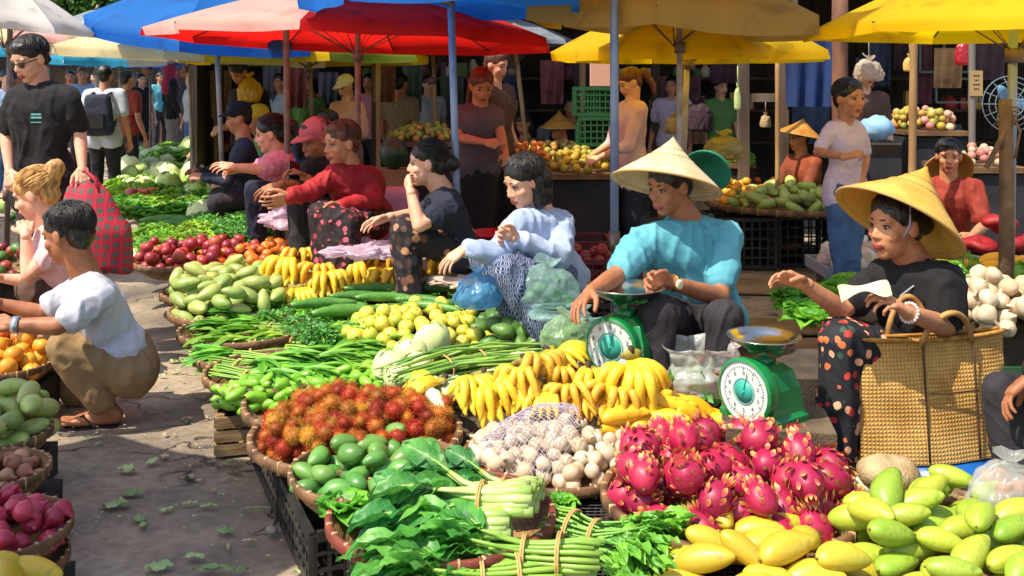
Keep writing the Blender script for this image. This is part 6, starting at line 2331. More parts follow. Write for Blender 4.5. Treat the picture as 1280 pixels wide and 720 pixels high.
solo('scale_plinth', MB().box((.04, 0, c.z / 2 - .1), (.34, .28, c.z - .202)), SACK, 'brown sacking covered block under the scale by the yellow hat', 'block', loc=(c.x, c.y, .2), rot=(0, 0, -.15), smooth=False)

# woven bag
WOVE = weave_mat('pandan_weave', '#9a6a28', '#e2b566', 24)
Y = 3.4
bl, br = W(1068, 577, Y), W(1252, 572, Y + .12)
zt = W(1068, 426, Y).z
d = br - bl; d.z = 0
Lg = d.length; ux = d.normalized(); uy = V((-ux.y, ux.x, 0))
rt = root('woven_bag', 'large golden woven palm tote bag with two tall handles', 'bag', bl, (0, 0, math.atan2(ux.y, ux.x)))
H = zt - bl.z
m = MB()
nx_, nz_ = 26, 18
for face_, sgn in ((0, -1), (1, 1)):
    vs, fs = [], []
    for j in range(nz_ + 1):
        for i in range(nx_ + 1):
            u, t = i / nx_, j / nz_
            dep = (.085 * (1 - t) + .03 * t) * math.sin(math.pi * min(1, max(0, u * .94 + .03))) ** .4
            bow = .010 * noise.noise(V((u * 3, t * 3, face_ * 5)))
            zz = H * t + (.014 * (2 * u - 1) ** 2 if t > .95 else 0)
            vs.append(V((Lg * u + (.004 * math.sin(t * 5)), sgn * dep + bow, zz)))
    for j in range(nz_):
        for i in range(nx_):
            a = j * (nx_ + 1) + i
            q = (a, a + 1, a + nx_ + 2, a + nx_ + 1)
            fs.append(q if sgn < 0 else q[::-1])
    m.add(vs, fs)
vs = [V((Lg * i / nx_, s * .085 * math.sin(math.pi * min(1, max(0, i / nx_ * .94 + .03))) ** .4, .002)) for s in (-1, 1) for i in range(nx_ + 1)]
m.add(vs, [(i, i + nx_ + 1, i + nx_ + 2, i + 1) for i in range(nx_)])
for i, p in enumerate(m.v):
    if p.x < .001 or p.x > Lg - .001:
        m.v[i] = V((p.x, 0 if abs(p.y) < .05 else p.y * .3, p.z))
part('bag_body', m, WOVE, rt)
for sgn in (-1, 1):
    m = MB()
    for ww in (0,):
        vs = [V((Lg * i / nx_, sgn * (.033 * math.sin(math.pi * min(1, max(0, i / nx_ * .94 + .03))) ** .4 + .002), H + .014 * (2 * i / nx_ - 1) ** 2 - .004)) for i in range(nx_ + 1)]
        m.tube(vs, .008, 6)
    part('rim', m, mat('palm_rim', '#b98a3c', .7, col2='#8a5a20', nscale=30), rt)
HND = mat('palm_handle', '#b88a4c', .6, col2='#8a6230', nscale=20)
for sgn, x0, x1, hh in ((-1, .40, .74, .115), (1, .26, .56, .15)):
    pts = []
    for i in range(21):
        t = i / 20
        pts.append((Lg * (x0 + (x1 - x0) * t) , sgn * .04 - (.03 if sgn < 0 else -.01) * math.sin(math.pi * t), H - .02 + hh * math.sin(math.pi * t) ** .6))
    part('handle', MB().tube(pts, .0105, 8), HND, rt)
m = MB()
for x in (.40, .74):
    m.tube([(Lg * x, -.075 + .04 * t - .012, H * t) for t in (0.02, .25, .5, .75, .99)][::-1], .0035, 5)
m.tube([(Lg * .40, -.076, H * .58), (Lg * .57, -.078, H * .575), (Lg * .74, -.076, H * .58)], .003, 5)
part('stitching', m, mat('dark_cord', '#3f2a18', .8), rt)
# blue tub under the bag
cb = W(1190, 600, 3.45)
m = MB().lathe([(.20, 0), (.225, bl.z - .03), (.235, bl.z - .008), (.001, bl.z - .006)], 36)
solo('blue_tub', m, mat('plastic_blue', '#0f5aa8', .35), 'upturned blue plastic tub under the woven bag', 'tub', loc=(cb.x - .03, 3.47, .0))
m = MB().box((0, 0, 0), (.22, .16, bl.z - .02))
solo('bag_block', m, SACK_D, 'dark block under the left end of the woven bag', 'block', loc=(bl.x + .10, 3.42, (bl.z - .02) / 2), smooth=False)

# cloth bundles beside the bag
BUR = mat('burlap', '#b89f78', .9, col2='#8f7650', nscale=14, bump=.6, bscale=120)
for (px, py, rx, ry, rz, mt, lb, yw) in ((1112, 592, .11, .07, .055, BUR, 'crumpled burlap sack end resting before the woven bag', .3), (1112, 612, .13, .05, .035, mat('canvas_roll', '#c8bba2', .9, col2='#a89a80', nscale=9), 'rolled cream canvas in front of the burlap sack', -.1), (1165, 612, .1, .06, .03, BUR, 'flat burlap scrap beside the rolled canvas', -.2)):
    g_ = W(px, py, 3.02)
    m = MB().ell((0, 0, 0), (rx, ry, rz), seg=22, rings=14)
    noisy(m, .022, 14, px * .1)
    solo('sack', m, mt, lb, 'sack', loc=(g_.x, g_.y, g_.z), rot=(0, .15, yw))
solo('platform_board', MB().box((0, 0, 0), (.5, .22, .16)), SACK_D, 'dark block under the burlap sacks', 'platform', loc=(W(1135, 620, 3.02).x, 3.06, .08), smooth=False)

# plastic bags
PB = plastic('bag_blue', '#6ab4e4', .7, .55)
PT = plastic('bag_teal', '#b4dcd8', .42, .5)
PC = plastic('bag_clear', '#d8dcd8', .45, .45)
PG = plastic('bag_greenish', '#a8c8a0', .5, .45)
PL = plastic('bag_lilac', '#dcc6da', .8, .5)
def bag(px, py, Y, rx, ry, h, mt, label, seed=1, tie=True, cont=None, yaw=0):
    c = W(px, py, Y)
    rt = root('plastic_bag', label, 'bag', c, (0, 0, yaw))
    part('bag_film', bag_mesh(rx, ry, h, seed, tie), mt, rt)
    if cont:
        m = MB()
        rn = random.Random(seed)
        for k in range(cont[2]):
            a, q = rn.uniform(0, 6.28), math.sqrt(rn.random()) * .75
            z = rn.uniform(.12, .62) * h
            if cont[1] == 'leaf':
                m.leaf((math.cos(a) * q * rx, math.sin(a) * q * ry, z), (rn.gauss(0, 1), rn.gauss(0, 1), rn.gauss(0, .5)), (rn.gauss(0, 1), rn.gauss(0, 1), 1), rx * .5, rx * .22, nu=4, nv=2)
            else:
                m.ell((math.cos(a) * q * rx, math.sin(a) * q * ry, z), rx * .22, seg=10, rings=7)
        part('contents', m, cont[0], rt)
    return rt
def wrap(px, py, Y, rx, ry, h, mt, label, seed):
    m = MB().ell((0, 0, 0), (rx * .95, ry * 1.1, h * .34), seg=72, rings=36)
    for i, p in enumerate(m.v):
        t = noise.turbulence(V((p.x * 9 + seed, p.y * 9, p.z * 14)), 5, True)
        m.v[i] = V((p.x * (.6 + .8 * t), p.y * (.6 + .8 * t), p.z * (.1 + 1.7 * t)))
    return solo('plastic_wrap', m, mt, label, 'wrapping', loc=W(px, py, Y) + V((0, 0, h * .1)))
bag(597, 385, 4.55, .105, .09, .17, PB, 'bright blue plastic bag by the knee of the woman in light blue', 2)
bag(684, 383, 4.45, .14, .11, .20, PT, 'large pale teal plastic bag between the woman in blue and the poles', 7, cont=(LEAF_MD, 'leaf', 30))
bag(700, 398, 4.3, .13, .09, .05, PT, 'flattened pale plastic bag before the large teal bag', 4, False)
bag(706, 440, 3.95, .10, .09, .155, PG, 'clear knotted bag of green peppers left of the dial scale', 9, cont=(M_CUC, 'ball', 26))
bag(748, 420, 4.1, .09, .06, .06, PT, 'small flattened bluish bag beside the scale', 3, False)
bag(876, 492, 3.75, .155, .13, .18, plastic('bag_white', '#e8ebe6', .62, .5), 'open clear bag of greens between the two scales', 12, False, (LEAF_MD, 'leaf', 60))
bag(1262, 655, 2.75, .11, .09, .19, PC, 'clear plastic bag at the right edge beside the pale mangoes', 15, cont=(mat('onion_brown', '#a56a44', .5), 'ball', 16))
wrap(366, 274, 6.5, .20, .14, .16, PL, 'lilac plastic wrapping before the man in the pink cap', 21)
wrap(432, 304, 5.8, .16, .14, .12, PL, 'lilac plastic wrapping at the feet of the woman in red', 25)
wrap(462, 316, 5.4, .22, .13, .10, PL, 'lilac plastic wrapping by the knee of the woman in navy', 28)
wrap(590, 352, 5.3, .3, .12, .06, mat('wrap_beige', '#b8a090', .8), 'beige cloth wrap under the woman in navy', 31)
bag(905, 200, 7.4, .15, .1, .2, plastic('bag_straw', '#b8a860', .8), 'straw coloured bag of herbs in front of the dark stall', 33, cont=(LEAF_MD, 'leaf', 20))
# red plaid bag in the standing man's hand
PLAID = pattern_mat('plaid_red', '#5c5450', ['#b01c34', '#c83048', '#8a1428', '#c22840'], 7, .62, kind='check')
top = W(104, 222, 5.5)
rt = root('carrier_bag', 'red and grey plaid carrier bag hanging from the standing man\'s hand', 'bag', (top.x + .1, 5.5, top.z - .52))
m = MB()
vs, fs = [], []
for j in range(13):
    t = j / 12
    for i in range(24):
        a = 2 * math.pi * i / 24
        w = (.17 * (1 - t) ** .5 + .05) if t > .55 else .165 + .03 * math.sin(t * 3)
        vs.append(V((w * math.cos(a) * 1.05 - .09 * t, (w * .55) * math.sin(a) * (1 + .15 * math.sin(a * 5 + t * 3)), .50 * t + .01 * math.sin(a * 4))))
for j in range(12):
    for i in range(24):
        fs.append((j * 24 + i, j * 24 + (i + 1) % 24, (j + 1) * 24 + (i + 1) % 24, (j + 1) * 24 + i))
fs.append(tuple(range(23, -1, -1)))
m.add(vs, fs)
part('bag_body', m, PLAID, rt)
for sg in (-1, 1):
    part('handle', MB().tube([(-.15, sg * .03, .44), (-.13, sg * .012, .52), (-.09, 0, .56), (-.03, sg * .012, .51), (-.0, sg * .03, .44)], .009, 7), mat('handle_red', '#a01c30', .6), rt)
# green umbrella-like hat behind the man in turquoise: green sun hat hanging at his back
c0 = W(884, 213, 4.45)
m = MB().lathe([(.001, .07), (.05, .066), (.09, .045), (.12, .012), (.13, -.01), (.125, -.014), (.08, .035), (.001, .06)], 36, (0, 0, 0))
solo('sun_hat', m, mat('hat_green', '#11614a', .8, col2='#1c7a5a', nscale=5), 'dark green sun hat behind the pale conical hat', 'hat', loc=c0, rot=(-.9, .7, 0)).scale = (.85, .85, .85)

# ---- goods near the sellers: red bucket, small white scale, crates
def lathe_obj(name, label, cat, prof, mt, c, n=32, handle=None):
    rt = root(name, label, cat, c)
    part('wall', MB().lathe(prof, n), mt, rt)
    return rt
RED_PL = mat('plastic_red', '#b01a24', .35)
GRN_PL = mat('plastic_green', '#0f4a28', .5)
DRED = mat('plastic_dark_red', '#5a1420', .5)
c = W(624, 300, 6.2)
crate(V((c.x, 6.2, 0)), (.45, .35, .45), 'tall red crate between the navy tee and the light blue shirt', RED_PL, name='plastic_crate')
solo('red_bowl', MB().lathe([(.001, .0), (.1, .0), (.17, .10), (.18, .10), (.17, .11), (.09, .015), (.001, .015)], 30), RED_PL, 'red plastic bowl on the red crate', 'bowl', loc=(c.x - .03, 6.2, .46))
c = W(652, 282, 5.7)
rt = root('kitchen_scale', 'small white kitchen scale behind the woman in light blue', 'scale', (c.x, c.y, .5))
part('body', MB().box((0, 0, .07), (.15, .12, .14), taper=.8), mat('scale_white', '#c8c0bc', .5), rt, smooth=False)
part('pan', MB().lathe([(.001, .17), (.07, .17), (.10, .19), (.10, .195), (.07, .18), (.001, .18)], 28), mat('scale_white', '#c8c0bc'), rt)
part('face', MB().lathe([(.001, 0), (.045, 0)], 24, (0, -.062, .07), Matrix.Rotation(math.pi / 2, 3, 'X')), M_DIAL, rt)
part('stem', MB().tube([(0, 0, .13), (0, 0, .175)], .02, 8), mat('scale_white', '#c8c0bc'), rt)
wood_crate(V((c.x, 5.72, 0)), (.3, .26, .495), 'upturned wooden crate under the white kitchen scale')
for k, (px, py, Y, z, mt, lb) in enumerate(((712, 300, 6.4, .26, DRED, 'dark red crate stacked behind the light blue shirt'), (712, 330, 6.4, .0, BLACK_PL, 'black crate at the bottom of the stack behind the light blue shirt'),
                                (745, 310, 6.0, .22, DRED, 'dark red crate beside the blue-grey pole'), (745, 335, 6.0, -.005, BLACK_PL, 'black crate under the dark red crate by the blue-grey pole'))):
    c = W(px, py, Y)
    crate(V((c.x, Y, max(0, z))), (.5, .36, .25 if z > .1 else .215), lb, mt)
heap(p_ap, 16, V((W(735, 290, 6.0).x, 6.0, .40)), .2, .12, .06, .04, 'red fruit in the dark red crate', 'red fruit in the dark red crate')

# ---- mid right: black crate table with green mangoes, planks
c = G(985, 245, .55)
for k, dx in enumerate((-.45, .12, .62)):
    crate(V((c.x + dx, c.y + .1 * (k - 1), .0)), (.52, .5, .42), ('black crate at the left end under the far mango tray', 'black crate in the middle under the far mango tray', 'black crate at the right end under the far mango tray')[k], rows=5, cols=8)
rt = basket(V((c.x + .05, c.y, .50)), .72, .07, 'wide bamboo tray of green and yellow mangoes on black crates')
heap(p_ml, 64, V((c.x + .12, c.y, .45)), .60, .45, .2, .058, 'green mango on the far tray above the black crates', 'mangoes on the far bamboo tray', sc=.1)
heap(p_or, 34, V((c.x - .52, c.y + .22, .48)), .3, .34, .22, .055, 'orange on the left end of the far tray', 'oranges on the far tray')
heap(p_to, 24, V((c.x - .2, c.y + .7, .48)), .34, .22, .2, .05, 'reddish fruit behind the oranges on the far tray', 'reddish fruit on the far tray')
solo('produce_table', MB().box((0, 0, 0), (1.0, .5, .46)), SACK_D, 'dark low table behind the black crates', 'table', loc=(c.x - .25, c.y + .65, .23), smooth=False)
for k, (px, py, w, lb) in enumerate(((985, 345, 1.0, 'worn flat cardboard sheet on the ground before the black crates'), (1010, 395, .7, 'brown cardboard sheet left of the pointing hand'), (985, 420, .5, 'small cardboard sheet under the pointing hand'))):
    g_ = G(px, py + 15, .0)
    m = MB().box((0, 0, 0), (w, w * .55, .012))
    solo('cardboard_sheet', m, mat('cardboard', '#9a8260', .9, col2='#7a6444', nscale=4), lb, 'cardboard', loc=(g_.x, g_.y, .012 + .0 * k), rot=(0, 0, .1 * k - .1), smooth=False)
m = MB()
g_ = G(1075, 335, .35)
rt = root('produce_tray', 'grey plastic tray of wrapped flowers behind the yellow hat', 'tray', (g_.x, g_.y, 0))
part('tray_base', MB().box((0, 0, .34), (.55, .45, .03)).box((0, -.22, .37), (.55, .02, .05)).box((0, .22, .37), (.55, .02, .05)).box((-.27, 0, .37), (.02, .42, .05)).box((.27, 0, .37), (.02, .42, .05)), mat('plastic_grey', '#8a90a0', .5), rt, smooth=False)
part('leg', MB().box((-.2, 0, .165), (.05, .3, .32)), M_DARKWOOD, rt, smooth=False)
part('leg', MB().box((.2, 0, .165), (.05, .3, .32)), M_DARKWOOD, rt, smooth=False)
M_FLW = mat('flower_wrapped', '#c8b8b4', .6, col2='#b87a70', nscale=30, rnd=('#d8d8c8', .8, .1))
p_fl = proto('wrapped_flower', noisy(MB().ell((0, 0, 0), (.05, .05, .045), seg=14, rings=10), .02, 40), [M_FLW], 'flowers')
heap(p_fl, 26, V((g_.x, g_.y, .36)), .22, .18, .14, .04, 'wrapped pale flower head on the grey tray', 'wrapped flowers on the grey tray', flat=False, sc=.25)

# ---- right stall: garlic, leeks, papayas, green tub
for k, (px, py, Y, s, lb) in enumerate(((1250, 470, 4.3, (.6, .45, .34), 'green plastic crate of garlic at the right edge'), (1205, 480, 4.6, (.45, .4, .3), 'green plastic crate right behind the black tee'))):
    c = W(px, py, Y)
    crate(V((c.x + (.05 if k == 0 else 0), Y, 0)), s, lb, GRN_PL, rows=5)
t_ = V((W(1255, 400, 4.9).x, 4.75, 0))
solo('produce_table', MB().box((.25, .1, .22), (1.3, .95, .44)), SACK_D, 'low dark table of the right hand stall', 'table', loc=t_, smooth=False)
heap(p_ga, 70, V((W(1250, 400, 4.45).x + .02, 4.45, .38)), .26, .22, .2, .04, 'white garlic bulb heaped in the green crate', 'garlic bulbs in the green crate', flat=False)
for o in [o for o in COL.objects if o.get('group') == 'garlic bulbs in the green crate']:
    o.scale = [q * 1.55 for q in o.scale]
heap(p_ga, 44, V((t_.x + .28, 4.72, .44)), .26, .24, .2, .04, 'white garlic bulb in the heap above the green crate', 'garlic bulbs above the green crate', flat=False)
for o in [o for o in COL.objects if o.get('group') == 'garlic bulbs above the green crate']:
    o.scale = [q * 1.55 for q in o.scale]
for k in range(7):
    o = dup(SB1, (t_.x - .18 + .05 * k, 4.62 + .06 * (k % 3), .44 + .02 * (k % 2)), (0, 0, R(200 + 8 * k)), 1.2, label='bunch of green leeks on the right hand stall')
    o['group'] = 'leek bunches on the right stall'
heap([p_to, p_or], 30, V((t_.x + .05, 5.15, .44)), .55, .2, .16, .045, 'orange fruit along the back of the right stall', 'orange fruit on the right stall')
heap(p_mr, 9, V((t_.x + .15, 5.1, .5)), .5, .12, .12, .07, 'long orange papaya at the back of the right stall', 'papayas on the right stall')
heap([p_hb], 14, V((t_.x - .28, 4.95, .42)), .2, .2, .1, .06, 'green herb bunch beside the leeks of the right stall', 'herb bunches on the right stall')
# greens on ground behind the second scale
for k, (px, py) in enumerate(((1010, 428), (1030, 405), (1000, 410), (1085, 400), (1075, 385), (1020, 445), (1060, 395))):
    g_ = G(px, py + 40, .1)
    o = dup(p_let2, (g_.x, g_.y + .1, .34), (0, 0, k), 1.2, label='dark leafy head on the ground box behind the second scale')
    o['group'] = 'leafy heads behind the second scale'
solo('platform_board', MB().box((0, 0, 0), (.7, .45, .33)), SACK_D, 'dark box under the leafy heads behind the second scale', 'platform', loc=(W(1040, 420, 4.1).x, 4.15, .165), smooth=False)
solo('red_tub', MB().lathe([(.001, 0), (.1, 0), (.14, .16), (.15, .165), (.13, .15), (.09, .01), (.001, .01)], 30), RED_PL, 'small red tub between the man in turquoise and the second scale', 'tub', loc=W(920, 470, 3.75) - V((0, 0, .12)))

# ================================================================== BACKGROUND STALLS
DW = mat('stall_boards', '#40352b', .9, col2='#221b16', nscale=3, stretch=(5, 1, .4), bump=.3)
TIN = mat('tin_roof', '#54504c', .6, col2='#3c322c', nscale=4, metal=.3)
rt = root('market_shed', 'long dark market shed with timber posts behind the umbrellas', 'shed', (2, 12, 0))
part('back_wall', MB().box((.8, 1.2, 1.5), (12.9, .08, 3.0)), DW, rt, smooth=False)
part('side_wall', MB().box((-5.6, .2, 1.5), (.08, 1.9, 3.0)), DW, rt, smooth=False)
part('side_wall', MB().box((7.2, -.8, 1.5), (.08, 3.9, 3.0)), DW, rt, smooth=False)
m = MB()
m.add([(-5.7, -3.0, 2.55), (7.4, -3.0, 2.55), (7.4, 1.4, 3.15), (-5.7, 1.4, 3.15)], [(0, 1, 2, 3)])
m.add([(-5.7, -3.0, 2.60), (7.4, -3.0, 2.60), (7.4, 1.4, 3.20), (-5.7, 1.4, 3.20)], [(3, 2, 1, 0)])
part('roof', m, TIN, rt, smooth=False)
for x in (-5.4, -3.6, -2.0, -.4, 1.6, 3.8, 5.6):
    part('post', MB().box((x, -.6 + .3 * math.sin(x * 3), 1.4), (.09, .09, 2.8)), M_DARKWOOD, rt, smooth=False)
# nearer timber frame on the right, seen between umbrellas
rt = root('timber_frame', 'grey timber stall frame with a crossbar left of the blue cloth', 'frame', (W(955, 120, 8.9).x, 8.9, 0))
for px in (929, 979):
    part('post', MB().box((W(px, 100, 8.9).x - rt.location.x, 0, 1.15), (.09 if px == 929 else .075, .09, 2.3)), mat('grey_wood', '#6a5a4c', .85, col2='#40342a', nscale=5, stretch=(1, 1, .2)), rt, smooth=False)
part('crossbar', MB().box((0, 0, W(955, 122, 8.9).z), (.30, .06, .075)), mat('grey_wood', '#6a5a4c'), rt, smooth=False)
part('crossbar', MB().box((0, .02, 2.2), (.6, .06, .08)), mat('grey_wood', '#6a5a4c'), rt, smooth=False)
def hang(px, py, Y, w, h, mt, name, label, cat, sway=.03):
    c = W(px, py, Y)
    m = MB()
    vs, fs = [], []
    nx2, nz2 = 14, 10
    for j in range(nz2 + 1):
        for i in range(nx2 + 1):
            u, t = i / nx2, j / nz2
            vs.append(V(((u - .5) * w * (1 - .08 * t), sway * math.sin(u * 17 + t * 1.5) * (.4 + t), -h * t)))
    for j in range(nz2):
        for i in range(nx2):
            a = j * (nx2 + 1) + i
            fs.append((a, a + 1, a + nx2 + 2, a + nx2 + 1))
    m.add(vs, fs)
    m.add([p + V((0, .012, 0)) for p in vs], [f[::-1] for f in fs])
    return solo(name, m, mt, label, cat, loc=c)
hang(1013, 40, 8.8, .44, .66, mat('tarp_blue_dark', '#14356e', .7, col2='#102a58', nscale=5, transl=.15), 'hanging_cloth', 'dark blue tarp hanging beside the timber frame', 'tarp', .025)
rn = random.Random(12)
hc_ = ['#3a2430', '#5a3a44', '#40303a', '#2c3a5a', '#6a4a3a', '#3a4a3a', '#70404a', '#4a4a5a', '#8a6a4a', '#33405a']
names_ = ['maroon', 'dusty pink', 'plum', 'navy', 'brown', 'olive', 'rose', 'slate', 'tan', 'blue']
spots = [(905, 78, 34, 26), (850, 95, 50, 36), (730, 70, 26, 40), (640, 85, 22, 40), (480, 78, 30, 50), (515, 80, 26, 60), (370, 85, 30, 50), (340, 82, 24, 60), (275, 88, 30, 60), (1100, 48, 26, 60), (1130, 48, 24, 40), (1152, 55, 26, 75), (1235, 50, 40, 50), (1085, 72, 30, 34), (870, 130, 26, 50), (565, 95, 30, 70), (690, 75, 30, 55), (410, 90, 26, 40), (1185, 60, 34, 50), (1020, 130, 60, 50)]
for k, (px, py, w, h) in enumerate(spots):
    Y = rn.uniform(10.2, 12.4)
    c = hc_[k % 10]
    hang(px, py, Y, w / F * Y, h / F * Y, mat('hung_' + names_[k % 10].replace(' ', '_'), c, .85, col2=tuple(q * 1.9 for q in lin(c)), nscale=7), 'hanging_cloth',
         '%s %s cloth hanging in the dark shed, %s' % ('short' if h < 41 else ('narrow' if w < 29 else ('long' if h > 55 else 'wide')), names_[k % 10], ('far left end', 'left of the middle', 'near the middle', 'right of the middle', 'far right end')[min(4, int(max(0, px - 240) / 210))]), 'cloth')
shelf = root('goods_shelf', 'long back shelf of dim boxes and jars inside the dark shed', 'shelf', (1.5, 12.6, 0))
for zz in (.75, 1.15, 1.55):
    part('shelf_board', MB().box((0, 0, zz), (9.6, .4, .03)), M_DARKWOOD, shelf, smooth=False)
rs = random.Random(44)
gc = ['#a8523a', '#c8a860', '#5a7a4a', '#8a8a94', '#b0403a', '#c8c0b0', '#3f6a8a', '#d0a040', '#7a4a6a']
for k in range(90):
    zz = (.765, 1.165, 1.565)[k % 3]
    x = -3.2 + 9.4 * rs.random()
    w_, h_ = rs.uniform(.06, .16), rs.uniform(.08, .24)
    mt = mat('shelf_goods_%d' % (k % 9), gc[k % 9], .6)
    m = MB().lathe([(.001, 0), (w_ / 2, 0), (w_ / 2, h_ * .75), (w_ / 4, h_ * .85), (w_ / 4, h_), (.001, h_)], 12) if k % 2 else MB().box((0, 0, h_ / 2), (w_, w_ * .8, h_), taper=.96)
    o = solo('jar' if k % 2 else 'goods_box', m, mt, ('dim jar' if k % 2 else 'dim box') + ' standing on the back shelf of the dark shed', 'jar' if k % 2 else 'box', 'jars on the shed shelf' if k % 2 else 'boxes on the shed shelf', loc=(1.5 + x - 1.5, 12.6 + rs.uniform(-.1, .1), zz), smooth=bool(k % 2))
# window grille
rt = root('window_grille', 'pale metal window grille in the dark shed above the far right stall', 'grille', W(1180, 90, 11.5))
m = MB()
for a, b_ in (((-.28, 0, -.0), (-.28, 0, .55)), ((.28, 0, 0), (.28, 0, .55)), ((0, 0, 0), (0, 0, .55)), ((-.28, 0, 0), (.28, 0, 0)), ((-.28, 0, .55), (.28, 0, .55))):
    m.bar(a, b_, .025)
part('bars', m, mat('metal_pale', '#6a7c88', .6), rt, smooth=False)
m = MB()
m.bar((-.1, -.02, -.35), (.4, -.02, -.35), .02); m.bar((-.1, -.02, -.08), (.4, -.02, -.08), .02); m.bar((-.1, -.02, -.35), (-.1, -.02, -.08), .02); m.bar((.4, -.02, -.35), (.4, -.02, -.08), .02)
part('lower_bars', m, mat('metal_pale', '#6a7c88'), rt, smooth=False)
# hanging small goods
for k, (px, py, Y, rx, h, mt, lb) in enumerate(((1204, 82, 8.6, .07, .24, plastic('bag_red', '#c02838', .9), 'red plastic bag hanging from the far right umbrella'), (1086, 102, 8.3, .12, .20, plastic('bag_cream', '#c8b8a0', .75), 'clear cream bag hanging behind the boy'),
                                 (1137, 90, 7.3, .045, .12, mat('straw_bundle', '#c09a50', .8), 'small straw bundle tied to the bamboo pole'), (957, 160, 9.2, .05, .13, mat('paper_cone', '#a89068', .8), 'small tan bag hanging inside the timber frame'),
                                 (922, 138, 8.7, .03, .22, mat('pack_green', '#a8b87a', .7), 'narrow green packet hanging on the timber post'), (845, 168, 8.0, .09, .16, plastic('bag_straw2', '#b09868', .8), 'rolled straw bag tied to the white pole'),
                                 (875, 165, 9.4, .12, .3, mat('sack_maroon', '#33202a', .9), 'dark maroon sack leaning inside the shed'))):
    c = W(px, py, Y)
    m = bag_mesh(rx, rx * .7, h, 40 + k)
    m.tube([(0, 0, h), (0, 0, h * 1.3 + .1)], .004, 5)
    solo('hanging_bag', m, mt, lb, 'bag', loc=c)
# cardboard sign, fan, white cap-like bag
c = W(1218, 104, 7.9)
rt = root('cardboard_sign', 'small tan cardboard sign fixed to the grey pole', 'sign', c)
part('board', MB().box((0, -.03, 0), (.10, .01, .20)), mat('sign_card', '#a08458', .8), rt, smooth=False)
m = MB()
for i, w in enumerate((.05, .03, .055, .04)):
    m.box((0, -.0355, .06 - .035 * i), (w, .003, .008))
part('lettering', m, M_INK, rt, smooth=False)
rt = root('standing_fan', 'wire cage electric fan at the far right of the shed', 'fan', (W(1262, 130, 8.2).x, 8.2, 0))
zc = W(1262, 130, 8.2).z
m = MB()
for k in range(5):
    r_ = .05 + .045 * k
    m.tube([(r_ * math.cos(2 * math.pi * j / 28), -.06 * math.cos(k * .35), zc + r_ * math.sin(2 * math.pi * j / 28)) for j in range(29)], .004, 5)
for k in range(14):
    a = 2 * math.pi * k / 14
    m.tube([(0, -.07, zc), (.13 * math.cos(a), -.05, zc + .13 * math.sin(a)), (.235 * math.cos(a), 0, zc + .235 * math.sin(a))], .003, 4)
part('cage', m, mat('metal_pale', '#6a7c88'), rt)
m = MB()
for k in range(3):
    a = 2 * math.pi * k / 3
    m.ell((.09 * math.cos(a), 0, zc + .09 * math.sin(a)), (.085, .012, .045), Matrix.Rotation(-a, 3, 'Y'))
part('blades', m, mat('fan_blue', '#5a88a8', .5), rt)
part('stand', MB().tube([(0, .03, 0), (0, .03, zc)], .018, 8).lathe([(.001, .03), (.18, .02), (.2, 0)], 24), mat('metal_pale', '#6a7c88'), rt)
c = W(1096, 160, 7.6)
solo('cloth_cap', noisy(MB().ell((0, 0, 0), (.125, .11, .095), seg=20, rings=12), .025, 20), mat('cloth_skyblue', '#6f9cc8', .8, col2='#8ab4d8', nscale=5), 'light blue puffed cloth cover on the box right of the boy', 'cloth', loc=c)
rt = root('cardboard_box', 'dark box carrying the light blue cloth cover', 'box', (c.x, 7.65, 0))
part('side', MB().box((0, 0, c.z / 2 - .05), (.3, .3, c.z - .1)), DARKCL, rt, smooth=False)
part('flap', MB().box((0, -.16, c.z - .16), (.28, .015, .1), Matrix.Rotation(.4, 3, 'X')), SACK_D, rt, smooth=False)

# produce tables further back
p_sm = proto('small_produce', sphere_fruit(.05, 10, 7), [mat('produce_mixed', '#b8703a', .6, rnd=('#8a9a3c', 1, .2), col2='#c88a3a', nscale=6), M_STEM], 'produce')
p_sp = proto('small_produce', sphere_fruit(.05, 10, 7), [mat('produce_pink', '#b05a5e', .6, rnd=('#c8b890', 1, .2)), M_STEM], 'produce')
p_sy = proto('small_produce', sphere_fruit(.05, 10, 7), [mat('produce_yellow', '#c0942c', .6, rnd=('#7a8a2c', 1, .2)), M_STEM], 'produce')
def table(px0, px1, py, Y, dep, p, n, label, hl, r=.055):
    n = int(n * 1.5)
    r = min(r, .036)
    s0 = set(o.name for o in COL.objects)
    a, b_ = W(px0, py, Y), W(px1, py, Y)
    z = a.z
    rt = root('produce_table', label, 'table', ((a.x + b_.x) / 2, Y + dep / 2, 0))
    w = b_.x - a.x
    part('table_top', MB().box((0, 0, z - .02), (w, dep, .04)), mat('table_wood', '#7a5a3a', .8, col2='#4c3622', nscale=5, stretch=(1, 4, 1)), rt, smooth=False)
    part('table_skirt', MB().box((0, 0, z / 2 - .03), (w * .96, dep * .9, z - .05)), DARKCL, rt, smooth=False)
    heap(p, n, V(((a.x + b_.x) / 2, Y + dep / 2, z)), w * .46, dep * .46, .2, r, hl, hl.replace('piece', 'pieces'), flat=False)
    if s0:
        for o in [o for o in COL.objects if o.name not in s0 and o.parent is None and o.type == 'MESH' and not o.name.startswith('herb')]:
            o.scale = [q * .68 for q in o.scale]
table(478, 570, 178, 9.0, .9, p_sm, 46, 'low table of orange and green produce behind the navy tee', 'round produce piece on the table behind the navy tee')
table(625, 690, 205, 7.9, .7, p_to, 34, 'low table of orange fruit before the tan conical hat', 'orange fruit piece before the tan conical hat')
table(690, 770, 218, 7.4, .8, p_sy, 40, 'low table of yellow produce left of the blue-grey pole', 'yellow produce piece left of the blue-grey pole')
table(640, 740, 201, 9.0, .6, p_sm, 34, 'table in front of the seated seller with stretched arms', 'round produce piece under the stretched arms')
table(1140, 1212, 164, 8.4, .8, [p_sp, p_sy, p_sm], 60, 'stall table of pink and pale goods at the far right', 'pink and pale piece on the far right table', r=.036)
